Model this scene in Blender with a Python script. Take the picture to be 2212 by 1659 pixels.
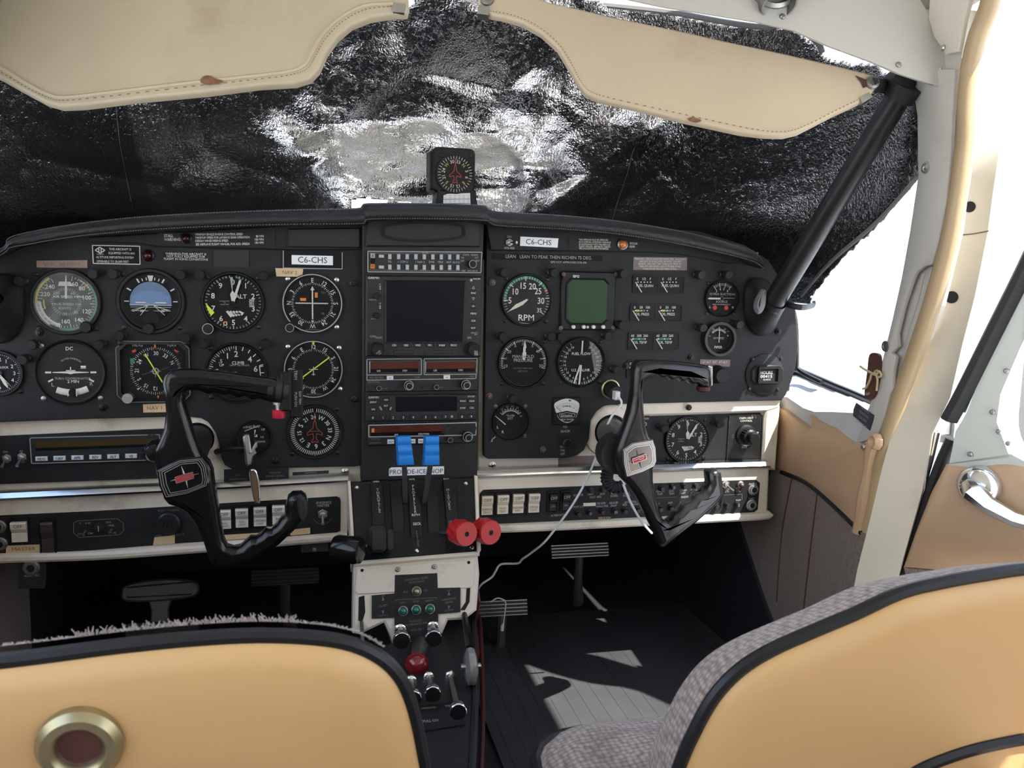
import bpy, math, random
from mathutils import Vector, Matrix, noise
from mathutils.geometry import tessellate_polygon
random.seed(7)
for _o in list(bpy.data.objects):
    bpy.data.objects.remove(_o)
sc = bpy.context.scene
col = sc.collection
PI = math.pi

# ------------------------------------------------------------------ camera
# cockpit axes: x to the right, y forward (panel face at y = 0), z up (cabin floor at z = 0), metres
F_PX, CX, CY = 1910.0, 1106.0, 829.5
CAM = Vector((-0.15735, -1.23206, 0.64))
_R = Vector((0.97447725, -0.22327708, 0.02326872))      # camera right
_D = Vector((-0.00587459, -0.12898146, -0.9916296))     # camera down
_F = Vector((0.2244094, 0.9661838, -0.12700116))        # camera forward
cam_d = bpy.data.cameras.new('camera')
cam = bpy.data.objects.new('camera', cam_d)
col.objects.link(cam)
cam.matrix_world = Matrix(((_R.x, -_D.x, -_F.x, CAM.x), (_R.y, -_D.y, -_F.y, CAM.y), (_R.z, -_D.z, -_F.z, CAM.z), (0, 0, 0, 1)))
cam_d.sensor_width = 36.0
cam_d.lens = 36.0 * F_PX / 2212.0
cam_d.clip_start = 0.02
cam_d.clip_end = 400
cam_d.dof.use_dof = True
cam_d.dof.focus_distance = 1.2
cam_d.dof.aperture_fstop = 17.0
sc.camera = cam

# ------------------------------------------------------------------ world, sun, exposure
world = bpy.data.worlds.new('sky')
sc.world = world
world.use_nodes = True
_n = world.node_tree.nodes
_n.clear()
_out = _n.new('ShaderNodeOutputWorld')
_bg = _n.new('ShaderNodeBackground')
_ge = _n.new('ShaderNodeTexCoord')
_sx = _n.new('ShaderNodeSeparateXYZ')
_cr = _n.new('ShaderNodeValToRGB')
_cr.color_ramp.elements[0].position = 0.0
_cr.color_ramp.elements[0].color = (1.0, 1.0, 1.0, 1)
_cr.color_ramp.elements[1].position = 0.9
_cr.color_ramp.elements[1].color = (0.42, 0.62, 1.0, 1)
_l = world.node_tree.links
_l.new(_ge.outputs['Generated'], _sx.inputs[0])
_l.new(_sx.outputs['Z'], _cr.inputs[0])
_l.new(_cr.outputs[0], _bg.inputs[0])
_l.new(_bg.outputs[0], _out.inputs[0])
_bg.inputs[1].default_value = 2.5

SUN_FROM = Vector((0.45, -0.50, 1.0))       # direction towards the sun
sun_d = bpy.data.lights.new('sun', 'SUN')
sun_d.energy = 12.0
sun_d.angle = 0.0093
sun_d.color = (1.0, 0.96, 0.88)
sun = bpy.data.objects.new('sun', sun_d)
col.objects.link(sun)
sun.rotation_euler = SUN_FROM.to_track_quat('Z', 'Y').to_euler()
sun.location = (3, -3, 5)

vs = sc.view_settings
vs.view_transform = 'Standard'
vs.look = 'None'
vs.gamma = 1.0
vs.exposure = 0.45
vs.use_curve_mapping = False
sc.cycles.use_denoising = True
sc.cycles.max_bounces = 10
sc.cycles.diffuse_bounces = 6
sc.cycles.transparent_max_bounces = 12
sc.cycles.sample_clamp_indirect = 6.0
sc.cycles.caustics_reflective = False
sc.cycles.caustics_refractive = False

# ------------------------------------------------------------------ materials
MATS = {}
def mat(name, color, rough=0.5, metal=0.0, vary=0.0, vscale=20.0, bump=0.0, bscale=200.0, spec=0.5, stain=None, sscale=4.0, slo=0.55, coat=0.0, sheen=0.0):
    m = bpy.data.materials.new(name)
    m.use_nodes = True
    nt = m.node_tree
    b = nt.nodes['Principled BSDF']
    b.inputs['Roughness'].default_value = rough
    b.inputs['Metallic'].default_value = metal
    b.inputs['Specular IOR Level'].default_value = spec
    b.inputs['Coat Weight'].default_value = coat
    if sheen:
        b.inputs['Sheen Weight'].default_value = sheen
    c = (color[0], color[1], color[2], 1)
    tc = nt.nodes.new('ShaderNodeTexCoord')
    if vary or stain:
        nz = nt.nodes.new('ShaderNodeTexNoise')
        nz.inputs['Scale'].default_value = vscale
        nz.inputs['Detail'].default_value = 5
        nt.links.new(tc.outputs['Object'], nz.inputs['Vector'])
        rp = nt.nodes.new('ShaderNodeValToRGB')
        rp.color_ramp.elements[0].position = 0.3
        rp.color_ramp.elements[1].position = 0.7
        rp.color_ramp.elements[0].color = (c[0]*(1-vary), c[1]*(1-vary), c[2]*(1-vary), 1)
        rp.color_ramp.elements[1].color = (min(1, c[0]*(1+vary)), min(1, c[1]*(1+vary)), min(1, c[2]*(1+vary)), 1)
        nt.links.new(nz.outputs['Fac'], rp.inputs[0])
        last = rp.outputs[0]
        if stain:
            n2 = nt.nodes.new('ShaderNodeTexNoise')
            n2.inputs['Scale'].default_value = sscale
            n2.inputs['Detail'].default_value = 7
            n2.inputs['Roughness'].default_value = 0.65
            nt.links.new(tc.outputs['Object'], n2.inputs['Vector'])
            r2 = nt.nodes.new('ShaderNodeValToRGB')
            r2.color_ramp.elements[0].position = slo
            r2.color_ramp.elements[1].position = slo + 0.22
            r2.color_ramp.elements[0].color = (0, 0, 0, 1)
            r2.color_ramp.elements[1].color = (0.75, 0.75, 0.75, 1)
            nt.links.new(n2.outputs['Fac'], r2.inputs[0])
            mx = nt.nodes.new('ShaderNodeMix')
            mx.data_type = 'RGBA'
            nt.links.new(r2.outputs[0], mx.inputs['Factor'])
            nt.links.new(last, mx.inputs['A'])
            mx.inputs['B'].default_value = (stain[0], stain[1], stain[2], 1)
            last = mx.outputs['Result']
        nt.links.new(last, b.inputs['Base Color'])
    else:
        b.inputs['Base Color'].default_value = c
    if bump:
        n3 = nt.nodes.new('ShaderNodeTexNoise')
        n3.inputs['Scale'].default_value = bscale
        n3.inputs['Detail'].default_value = 3
        nt.links.new(tc.outputs['Object'], n3.inputs['Vector'])
        bp = nt.nodes.new('ShaderNodeBump')
        bp.inputs['Strength'].default_value = bump
        bp.inputs['Distance'].default_value = 0.002
        nt.links.new(n3.outputs['Fac'], bp.inputs['Height'])
        nt.links.new(bp.outputs[0], b.inputs['Normal'])
    MATS[name] = m
    return m

mat('panel_black', (0.0105, 0.011, 0.0122), 0.6, spec=0.35, vary=0.25, vscale=9, bump=0.12, bscale=900, stain=(0.020, 0.0195, 0.019), sscale=14, slo=0.58)
mat('bezel_black', (0.008, 0.008, 0.009), 0.45, spec=0.3)
mat('dial_black', (0.0065, 0.0065, 0.007), 0.7, spec=0.25)
mat('dial_grey', (0.018, 0.0165, 0.0155), 0.7, spec=0.3, vary=0.3, vscale=30)
mat('radio_black', (0.0095, 0.0095, 0.0105), 0.5, bump=0.05, bscale=1200)
mat('key_black', (0.010, 0.010, 0.011), 0.45)
mat('gloss_black', (0.006, 0.006, 0.007), 0.14, bump=0.05, bscale=60, spec=0.4)
mat('worn_black', (0.012, 0.012, 0.013), 0.22, vary=0.2, vscale=25, bump=0.12, bscale=90, stain=(0.10, 0.085, 0.06), sscale=16, slo=0.66)
mat('tube_black', (0.012, 0.012, 0.0125), 0.38, bump=0.1, bscale=300, stain=(0.09, 0.07, 0.05), sscale=9, slo=0.66, vary=0.2)
mat('rubber_black', (0.012, 0.012, 0.013), 0.62)
mat('vinyl_black', (0.011, 0.011, 0.0125), 0.5, bump=0.35, bscale=420, vary=0.2, vscale=12)
mat('void_black', (0.004, 0.004, 0.004), 0.8)
mat('screen_dark', (0.007, 0.007, 0.011), 0.2, spec=0.15)
mat('screen_green', (0.026, 0.062, 0.024), 0.4, vary=0.12, vscale=18, spec=0.2)
mat('screen_red', (0.075, 0.016, 0.008), 0.18, vary=0.3, vscale=12)
mat('screen_amber', (0.052, 0.030, 0.008), 0.2)
mat('beige', (0.74, 0.665, 0.555), 0.48, vary=0.05, vscale=10, stain=(0.30, 0.255, 0.20), sscale=13, slo=0.55, bump=0.05, bscale=500)
mat('chrome', (0.75, 0.75, 0.76), 0.14, 1.0)
mat('chrome_strip', (0.62, 0.62, 0.64), 0.22, 1.0, bump=0.05, bscale=80)
mat('steel', (0.55, 0.54, 0.52), 0.3, 1.0)
mat('dull_metal', (0.35, 0.34, 0.32), 0.42, 1.0, vary=0.2, vscale=60)
mat('brass_rust', (0.13, 0.075, 0.06), 0.5, 0.4, vary=0.4, vscale=200)
mat('dark_screw', (0.03, 0.028, 0.027), 0.35, 0.8)
mat('white_paint', (0.68, 0.68, 0.66), 0.6)
mat('off_white', (0.62, 0.60, 0.54), 0.6)
mat('grey_print', (0.36, 0.36, 0.36), 0.6)
mat('dim_print', (0.15, 0.15, 0.15), 0.6)
mat('faint_print', (0.07, 0.07, 0.07), 0.6)
mat('ink', (0.02, 0.02, 0.022), 0.6)
mat('pencil', (0.16, 0.11, 0.07), 0.7)
mat('label_white', (0.86, 0.88, 0.90), 0.4)
mat('tape', (0.66, 0.48, 0.28), 0.65, vary=0.1, vscale=50)
mat('tape_brown', (0.30, 0.20, 0.155), 0.5, vary=0.15, vscale=60)
mat('placard_mauve', (0.17, 0.125, 0.12), 0.5, vary=0.12, vscale=70)
mat('yellow', (0.62, 0.48, 0.06), 0.5)
mat('gold_print', (0.55, 0.42, 0.08), 0.5)
mat('green', (0.015, 0.20, 0.09), 0.5)
mat('green_lens', (0.01, 0.16, 0.09), 0.15, coat=0.5)
mat('lime', (0.62, 0.85, 0.04), 0.5)
mat('red', (0.50, 0.03, 0.03), 0.5)
mat('orange', (0.70, 0.20, 0.03), 0.5)
mat('red_line', (0.42, 0.07, 0.04), 0.5)
mat('amber_lens', (0.72, 0.20, 0.05), 0.2, coat=0.5)
mat('red_lens', (0.035, 0.004, 0.005), 0.25)
mat('sky_blue', (0.13, 0.22, 0.40), 0.5)
mat('sky_blue_dark', (0.11, 0.17, 0.28), 0.5)
mat('red_knob', (0.50, 0.018, 0.022), 0.35, vary=0.06, vscale=40)
mat('red_ball', (0.20, 0.006, 0.014), 0.16, coat=0.4)
mat('red_button', (0.50, 0.02, 0.05), 0.3)
mat('red_trim', (0.05, 0.003, 0.004), 0.6)
mat('blue_knob', (0.012, 0.20, 0.62), 0.42, bump=0.15, bscale=700)
mat('lever_grey', (0.085, 0.082, 0.08), 0.4, 0.2, bump=0.1, bscale=150)
mat('cream_switch', (0.72, 0.66, 0.54), 0.4, vary=0.05, vscale=60)
mat('white_switch', (0.74, 0.72, 0.66), 0.4)
mat('grey_switch', (0.33, 0.31, 0.29), 0.45)
mat('key_grey', (0.40, 0.43, 0.46), 0.5)
mat('key_white', (0.66, 0.69, 0.72), 0.4)
mat('visor_cream', (0.56, 0.475, 0.33), 0.5, vary=0.06, vscale=6, stain=(0.33, 0.25, 0.15), sscale=5, slo=0.60, bump=0.08, bscale=260)
mat('visor_tan', (0.62, 0.50, 0.35), 0.5, vary=0.06, vscale=6, stain=(0.42, 0.30, 0.18), sscale=5, slo=0.58, bump=0.08, bscale=260)
mat('rust', (0.22, 0.105, 0.05), 0.8, vary=0.3, vscale=150)
mat('thread', (0.17, 0.10, 0.05), 0.8)
mat('thread_grey', (0.15, 0.15, 0.145), 0.8)
mat('overhead_white', (0.56, 0.545, 0.50), 0.4, vary=0.03, vscale=5)
mat('headliner', (0.74, 0.69, 0.58), 0.75, vary=0.05, vscale=8)
mat('pillar_grey', (0.56, 0.53, 0.48), 0.55, vary=0.04, vscale=9, stain=(0.40, 0.36, 0.30), sscale=7, slo=0.6)
mat('welt_tan', (0.45, 0.325, 0.185), 0.42, vary=0.08, vscale=16, bump=0.1, bscale=200)
mat('jamb_cream', (0.58, 0.53, 0.42), 0.5, vary=0.05, vscale=12, stain=(0.27, 0.23, 0.18), sscale=9, slo=0.62)
mat('door_white', (0.62, 0.64, 0.58), 0.42, vary=0.03, vscale=8)
mat('door_green', (0.60, 0.70, 0.60), 0.4)
mat('sill_white', (0.60, 0.60, 0.60), 0.5, vary=0.04, vscale=20, bump=0.15, bscale=300)
mat('tan_vinyl', (0.56, 0.37, 0.22), 0.42, vary=0.03, vscale=5, bump=0.06, bscale=500)
mat('seat_tan', (0.68, 0.42, 0.185), 0.38, vary=0.03, vscale=4, bump=0.05, bscale=600)
mat('grommet', (0.42, 0.37, 0.22), 0.35, 0.85, vary=0.15, vscale=60)
mat('piping_black', (0.010, 0.011, 0.014), 0.4, spec=0.35, stain=(0.20, 0.18, 0.15), sscale=60, slo=0.72, vary=0.1)
mat('carpet_black', (0.012, 0.013, 0.016), 0.95)
mat('liner_black', (0.016, 0.019, 0.024), 0.9)
mat('mat_black', (0.050, 0.051, 0.054), 0.4, bump=0.15, bscale=90, vary=0.15, vscale=12)
mat('concrete', (0.55, 0.55, 0.54), 0.8, vary=0.05, vscale=2)
mat('grey_sheet', (0.22, 0.25, 0.29), 0.55, vary=0.15, vscale=40)
mat('foil_edge', (0.20, 0.19, 0.19), 0.6)
mat('cable_white', (0.72, 0.73, 0.74), 0.4)
mat('leather_brown', (0.10, 0.038, 0.028), 0.5, vary=0.15, vscale=60)
mat('lace_tan', (0.58, 0.48, 0.28), 0.7)
mat('plate_sky_reflect', (0.34, 0.33, 0.32), 0.16, 0.9)  # bright metal colour standing in for sky reflected in the black hub plate
mat('plate_dark', (0.035, 0.04, 0.05), 0.5)
mat('clear_plastic', (0.26, 0.26, 0.25), 0.15, 0.2)
mat('brown_switch', (0.05, 0.032, 0.03), 0.4)
mat('cream_fill', (0.62, 0.58, 0.48), 0.5)
mat('worn_quadrant', (0.0055, 0.0055, 0.006), 0.35, spec=0.3, bump=0.08, bscale=200, vary=0.2, vscale=30, stain=(0.10, 0.075, 0.03), sscale=40, slo=0.74)
mat('worn_plate', (0.012, 0.012, 0.012), 0.35, vary=0.2, vscale=30, stain=(0.42, 0.40, 0.34), sscale=75, slo=0.63)
mat('fuzz', (0.50, 0.44, 0.42), 0.9)

def fabric(name, c1, c2, scale, stretch=(1, 1, 1), bumpd=0.0012):
    m = bpy.data.materials.new(name)
    m.use_nodes = True
    nt = m.node_tree
    b = nt.nodes['Principled BSDF']
    b.inputs['Roughness'].default_value = 0.9
    b.inputs['Specular IOR Level'].default_value = 0.2
    b.inputs['Sheen Weight'].default_value = 0.25
    tc = nt.nodes.new('ShaderNodeTexCoord')
    mp = nt.nodes.new('ShaderNodeMapping')
    mp.inputs['Scale'].default_value = stretch
    vo = nt.nodes.new('ShaderNodeTexVoronoi')
    vo.inputs['Scale'].default_value = scale
    vo.inputs['Randomness'].default_value = 0.35
    nt.links.new(tc.outputs['Object'], mp.inputs[0])
    nt.links.new(mp.outputs[0], vo.inputs['Vector'])
    rp = nt.nodes.new('ShaderNodeValToRGB')
    rp.color_ramp.elements[0].position = 0.1
    rp.color_ramp.elements[1].position = 0.75
    rp.color_ramp.elements[0].color = (*c1, 1)
    rp.color_ramp.elements[1].color = (*c2, 1)
    nt.links.new(vo.outputs['Distance'], rp.inputs[0])
    nt.links.new(rp.outputs[0], b.inputs['Base Color'])
    bp = nt.nodes.new('ShaderNodeBump')
    bp.invert = True
    bp.inputs['Strength'].default_value = 0.9
    bp.inputs['Distance'].default_value = bumpd
    nt.links.new(vo.outputs['Distance'], bp.inputs['Height'])
    nt.links.new(bp.outputs[0], b.inputs['Normal'])
    MATS[name] = m
fabric('seat_fabric', (0.48, 0.40, 0.37), (0.15, 0.117, 0.108), 210, bumpd=0.002)
fabric('wall_fabric', (0.30, 0.235, 0.205), (0.15, 0.115, 0.10), 520, bumpd=0.0006)

def glass(name, rough=0.03, tint=(0.97, 0.97, 0.97), base=0.004, haze=0.0):
    m = bpy.data.materials.new(name)
    m.use_nodes = True
    nt = m.node_tree
    nt.nodes.clear()
    o = nt.nodes.new('ShaderNodeOutputMaterial')
    tr = nt.nodes.new('ShaderNodeBsdfTransparent')
    tr.inputs[0].default_value = (*tint, 1)
    gl = nt.nodes.new('ShaderNodeBsdfGlossy')
    gl.inputs['Roughness'].default_value = rough
    lw = nt.nodes.new('ShaderNodeLayerWeight')
    lw.inputs['Blend'].default_value = 0.5
    pw = nt.nodes.new('ShaderNodeMath')
    pw.operation = 'POWER'
    pw.inputs[1].default_value = 5.0
    nt.links.new(lw.outputs['Facing'], pw.inputs[0])
    fr = nt.nodes.new('ShaderNodeMath')
    fr.operation = 'MULTIPLY_ADD'
    fr.inputs[1].default_value = 0.95
    fr.inputs[2].default_value = base
    nt.links.new(pw.outputs[0], fr.inputs[0])
    mx = nt.nodes.new('ShaderNodeMixShader')
    nt.links.new(fr.outputs[0], mx.inputs[0])
    nt.links.new(tr.outputs[0], mx.inputs[1])
    nt.links.new(gl.outputs[0], mx.inputs[2])
    last = mx.outputs[0]
    if haze:
        df = nt.nodes.new('ShaderNodeBsdfDiffuse')
        df.inputs[0].default_value = (0.62, 0.66, 0.60, 1)
        nz = nt.nodes.new('ShaderNodeTexNoise')
        nz.inputs['Scale'].default_value = 60
        nz.inputs['Detail'].default_value = 4
        tc = nt.nodes.new('ShaderNodeTexCoord')
        nt.links.new(tc.outputs['Object'], nz.inputs['Vector'])
        rp = nt.nodes.new('ShaderNodeValToRGB')
        rp.color_ramp.elements[0].position = 0.3
        rp.color_ramp.elements[1].position = 0.75
        rp.color_ramp.elements[0].color = (haze*0.4,)*3 + (1,)
        rp.color_ramp.elements[1].color = (haze*1.6,)*3 + (1,)
        nt.links.new(nz.outputs['Fac'], rp.inputs[0])
        m2 = nt.nodes.new('ShaderNodeMixShader')
        nt.links.new(rp.outputs[0], m2.inputs[0])
        nt.links.new(last, m2.inputs[1])
        nt.links.new(df.outputs[0], m2.inputs[2])
        last = m2.outputs[0]
    nt.links.new(last, o.inputs[0])
    MATS[name] = m
glass('gauge_glass')
glass('reflect_haze_glass', haze=0.16)  # pale cabin reflection painted into the glass as a diffuse haze
glass('hazy_glass', haze=0.05)
glass('pane_glass', 0.0, (0.98, 0.99, 1.0))

def foil():
    m = bpy.data.materials.new('foil')
    m.use_nodes = True
    nt = m.node_tree
    b = nt.nodes['Principled BSDF']
    b.inputs['Base Color'].default_value = (0.74, 0.74, 0.75, 1)
    b.inputs['Metallic'].default_value = 1.0
    b.inputs['Roughness'].default_value = 0.14
    tc = nt.nodes.new('ShaderNodeTexCoord')
    hs = []
    wv = nt.nodes.new('ShaderNodeTexWave')
    wv.wave_type = 'BANDS'
    wv.bands_direction = 'X'
    wv.inputs['Scale'].default_value = 60
    wv.inputs['Distortion'].default_value = 9
    wv.inputs['Detail'].default_value = 2
    wv.inputs['Detail Scale'].default_value = 3
    nt.links.new(tc.outputs['Object'], wv.inputs['Vector'])
    vo = nt.nodes.new('ShaderNodeTexVoronoi')
    vo.feature = 'DISTANCE_TO_EDGE'
    vo.inputs['Scale'].default_value = 130
    mp = nt.nodes.new('ShaderNodeMapping')
    mp.inputs['Scale'].default_value = (0.7, 1, 1.5)
    nd = nt.nodes.new('ShaderNodeTexNoise')
    nd.inputs['Scale'].default_value = 130
    nd.inputs['Detail'].default_value = 4
    nd.inputs['Roughness'].default_value = 0.7
    nt.links.new(tc.outputs['Object'], mp.inputs[0])
    nt.links.new(mp.outputs[0], vo.inputs['Vector'])
    nt.links.new(tc.outputs['Object'], nd.inputs['Vector'])
    b1 = nt.nodes.new('ShaderNodeBump')
    b1.inputs['Strength'].default_value = 0.22
    b1.inputs['Distance'].default_value = 0.0016
    nt.links.new(wv.outputs['Fac'], b1.inputs['Height'])
    rs = nt.nodes.new('ShaderNodeValToRGB')
    rs.color_ramp.elements[0].position = 0.55
    rs.color_ramp.elements[1].position = 0.74
    nt.links.new(nd.outputs['Fac'], rs.inputs[0])
    b2 = nt.nodes.new('ShaderNodeBump')
    b2.inputs['Strength'].default_value = 0.28
    b2.inputs['Distance'].default_value = 0.0022
    nt.links.new(rs.outputs[0], b2.inputs['Height'])
    nt.links.new(b1.outputs[0], b2.inputs['Normal'])
    b3 = nt.nodes.new('ShaderNodeBump')
    b3.inputs['Strength'].default_value = 0.20
    b3.inputs['Distance'].default_value = 0.002
    nt.links.new(vo.outputs['Distance'], b3.inputs['Height'])
    nt.links.new(b2.outputs[0], b3.inputs['Normal'])
    nt.links.new(b3.outputs[0], b.inputs['Normal'])
    MATS['foil'] = m
foil()

# ------------------------------------------------------------------ rays and frames
def ray(px, py):
    return _R * ((px - CX) / F_PX) + _D * ((py - CY) / F_PX) + _F
def WY(px, py, y):
    r = ray(px, py)
    return CAM + r * ((y - CAM.y) / r.y)
def WX(px, py, x):
    r = ray(px, py)
    return CAM + r * ((x - CAM.x) / r.x)
def WZ(px, py, z):
    r = ray(px, py)
    return CAM + r * ((z - CAM.z) / r.z)
def mpp(p):
    return (Vector(p) - CAM).dot(_F) / F_PX
X_, Y_, Z_ = Vector((1, 0, 0)), Vector((0, 1, 0)), Vector((0, 0, 1))

class Frame:
    """a flat working plane: u to the right, v up, d out towards the viewer"""
    def __init__(s, o, u, v):
        s.o, s.u, s.v = Vector(o), Vector(u).normalized(), Vector(v).normalized()
        s.n = s.u.cross(s.v).normalized()
        s.v = s.n.cross(s.u)
    def p(s, u, v, d=0.0):
        return s.o + s.u * u + s.v * v + s.n * d
    def px(s, px, py):
        r = ray(px, py)
        t = (s.o - CAM).dot(s.n) / r.dot(s.n)
        q = CAM + r * t - s.o
        return q.dot(s.u), q.dot(s.v)
    def pts(s, lst):
        return [s.px(a, b) for a, b in lst]
    def k(s, px, py):
        u, v = s.px(px, py)
        return mpp(s.p(u, v))
    def at(s, u, v, d=0.0, rot=0.0):
        c, q = math.cos(math.radians(rot)), math.sin(math.radians(rot))
        return Frame(s.p(u, v, d), s.u * c - s.v * q, s.u * q + s.v * c)
    def lift(s, d):
        return Frame(s.p(0, 0, d), s.u, s.v)
PN = Frame((0, 0, 0), X_, Z_)                 # instrument panel face

# ------------------------------------------------------------------ mesh building
class MB:
    def __init__(s):
        s.v, s.f = [], []
    def add(s, verts, faces):
        n = len(s.v)
        s.v.extend(verts)
        s.f.extend(tuple(i + n for i in f) for f in faces)
        return s
    def prism(s, fr, pts, d0, d1, back=True):
        """outline (counter-clockwise seen from the front) from depth d0 (back) to d1 (front)"""
        a = sum(pts[i-1][0]*pts[i][1] - pts[i][0]*pts[i-1][1] for i in range(len(pts)))
        if a < 0:
            pts = pts[::-1]
        n = len(pts)
        vs_ = [fr.p(u, v, d1) for u, v in pts] + [fr.p(u, v, d0) for u, v in pts]
        fs = [tuple(range(n))]
        if back:
            fs.append(tuple(range(2*n-1, n-1, -1)))
        for i in range(n):
            j = (i+1) % n
            fs.append((i, i+n, j+n, j))
        return s.add(vs_, fs)
    def slab(s, fr, pts, d0, d1, ch):
        """prism with a chamfered front edge"""
        a = sum(pts[i-1][0]*pts[i][1] - pts[i][0]*pts[i-1][1] for i in range(len(pts)))
        if a < 0:
            pts = pts[::-1]
        n = len(pts)
        ins = inset(pts, ch)
        vs_ = [fr.p(u, v, d1) for u, v in ins] + [fr.p(u, v, d1 - ch) for u, v in pts] + [fr.p(u, v, d0) for u, v in pts]
        fs = [tuple(range(n)), tuple(range(3*n-1, 2*n-1, -1))]
        for i in range(n):
            j = (i+1) % n
            fs += [(i, i+n, j+n, j), (i+n, i+2*n, j+2*n, j+n)]
        return s.add(vs_, fs)
    def box(s, fr, u, v, w, h, d0, d1, ch=0.0):
        pts = [(u-w/2, v-h/2), (u+w/2, v-h/2), (u+w/2, v+h/2), (u-w/2, v+h/2)]
        return s.slab(fr, pts, d0, d1, ch) if ch else s.prism(fr, pts, d0, d1)
    def flat(s, fr, pts, d):
        a = sum(pts[i-1][0]*pts[i][1] - pts[i][0]*pts[i-1][1] for i in range(len(pts)))
        if a < 0:
            pts = pts[::-1]
        return s.add([fr.p(u, v, d) for u, v in pts], [tuple(range(len(pts)))])
    def lathe(s, fr, u, v, prof, seg=28, a0=0.0, a1=360.0):
        """profile of (radius, depth) turned about the frame normal"""
        full = abs(a1 - a0) >= 359.9
        m = seg if full else seg + 1
        rows = []
        vs_ = []
        for r, d in prof:
            if r < 1e-7:
                rows.append([len(vs_)] * m)
                vs_.append(fr.p(u, v, d))
            else:
                row = []
                for i in range(m):
                    t = math.radians(a0 + (a1 - a0) * i / seg)
                    row.append(len(vs_))
                    vs_.append(fr.p(u + r*math.sin(t), v + r*math.cos(t), d))
                rows.append(row)
        fs = []
        for k in range(len(rows)-1):
            A, B = rows[k], rows[k+1]
            for i in range(m if full else m-1):
                j = (i+1) % m
                q = [A[i], A[j], B[j], B[i]]
                w = []
                for x in q:
                    if x not in w:
                        w.append(x)
                if len(w) > 2:
                    fs.append(tuple(w))
        return s.add(vs_, fs)
    def ring(s, fr, u, v, r0, r1, d, seg=40, a0=0.0, a1=360.0):
        return s.lathe(fr, u, v, [(r1, d), (r0, d)], seg, a0, a1)
    def disc(s, fr, u, v, r, d, seg=32):
        return s.flat(fr, circ(u, v, r, seg), d)
    def tube(s, pts, rad, seg=8, cap=True, up=None, flat=1.0):
        pts = [Vector(p) for p in pts]
        n = len(pts)
        if not hasattr(rad, '__len__'):
            rad = [rad]*n
        T0 = (pts[1]-pts[0]).normalized()
        ref = Vector(up) if up is not None else (Z_ if abs(T0.z) < 0.9 else X_)
        N = (ref - T0*ref.dot(T0)).normalized()
        vs_ = []
        for i in range(n):
            if i == 0:
                T = T0
            elif i == n-1:
                T = (pts[i]-pts[i-1]).normalized()
            else:
                T = ((pts[i]-pts[i-1]).normalized() + (pts[i+1]-pts[i]).normalized()).normalized()
            N = (N - T*N.dot(T)).normalized()
            B = T.cross(N)
            for k in range(seg):
                a = 2*PI*k/seg
                vs_.append(pts[i] + N*(math.cos(a)*rad[i]) + B*(math.sin(a)*rad[i]*flat))
        fs = []
        for i in range(n-1):
            for k in range(seg):
                q = (k+1) % seg
                fs.append((i*seg+k, i*seg+q, (i+1)*seg+q, (i+1)*seg+k))
        if cap:
            fs.append(tuple(range(seg-1, -1, -1)))
            fs.append(tuple(range((n-1)*seg, n*seg)))
        return s.add(vs_, fs)
    def loft(s, rows, closed=False, capends=False):
        """rows of equally many points"""
        m = len(rows[0])
        vs_ = [Vector(p) for r in rows for p in r]
        fs = []
        for i in range(len(rows)-1):
            for k in range(m if closed else m-1):
                q = (k+1) % m
                fs.append((i*m+k, i*m+q, (i+1)*m+q, (i+1)*m+k))
        if capends:
            fs.append(tuple(range(m-1, -1, -1)))
            fs.append(tuple(range((len(rows)-1)*m, len(rows)*m)))
        return s.add(vs_, fs)
    def line(s, fr, a, b, w, d):
        du, dv = b[0]-a[0], b[1]-a[1]
        L = math.hypot(du, dv) or 1e-9
        x, y = -dv/L*w/2, du/L*w/2
        return s.flat(fr, [(a[0]-x, a[1]-y), (b[0]-x, b[1]-y), (b[0]+x, b[1]+y), (a[0]+x, a[1]+y)], d)
    def poly(s, fr, pts, w, d, close=False):
        q = list(pts) + ([pts[0]] if close else [])
        for a, b in zip(q, q[1:]):
            s.line(fr, a, b, w, d)
        return s
    def text(s, fr, t, u, v, h, d, al='c', rot=0.0, sx=1.0, bold=0):
        """lettering with capitals h tall, centred on v"""
        c, q = math.cos(math.radians(rot)), math.sin(math.radians(rot))
        gl = [glyph(ch, bold) for ch in t]
        k = h / CAP[0]
        tot = sum(g[2] for g in gl)*k*sx
        x = {'c': -tot/2, 'l': 0.0, 'r': -tot}[al]
        for g in gl:
            if g[0]:
                vs_ = []
                for gx, gy in g[0]:
                    lx, ly = x + gx*k*sx, gy*k - h/2
                    vs_.append(fr.p(u + lx*c + ly*q, v - lx*q + ly*c, d))
                s.add(vs_, g[1])
            x += g[2]*k*sx
        return s
    def build(s, name, material, parent=None, smooth=True, angle=0.6, bevel=0.0):
        me = bpy.data.meshes.new(name)
        org = parent_origin(parent)
        me.from_pydata([tuple(Vector(p) - org) for p in s.v], [], s.f)
        me.validate()
        me.materials.append(MATS[material])
        if smooth:
            me.shade_smooth()
            me.set_sharp_from_angle(angle=angle)
        o = bpy.data.objects.new(name, me)
        col.objects.link(o)
        if parent is not None:
            o.parent = parent
        return o

def parent_origin(p):
    r = Vector((0, 0, 0))
    while p is not None:
        r += p.location
        p = p.parent
    return r

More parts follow.
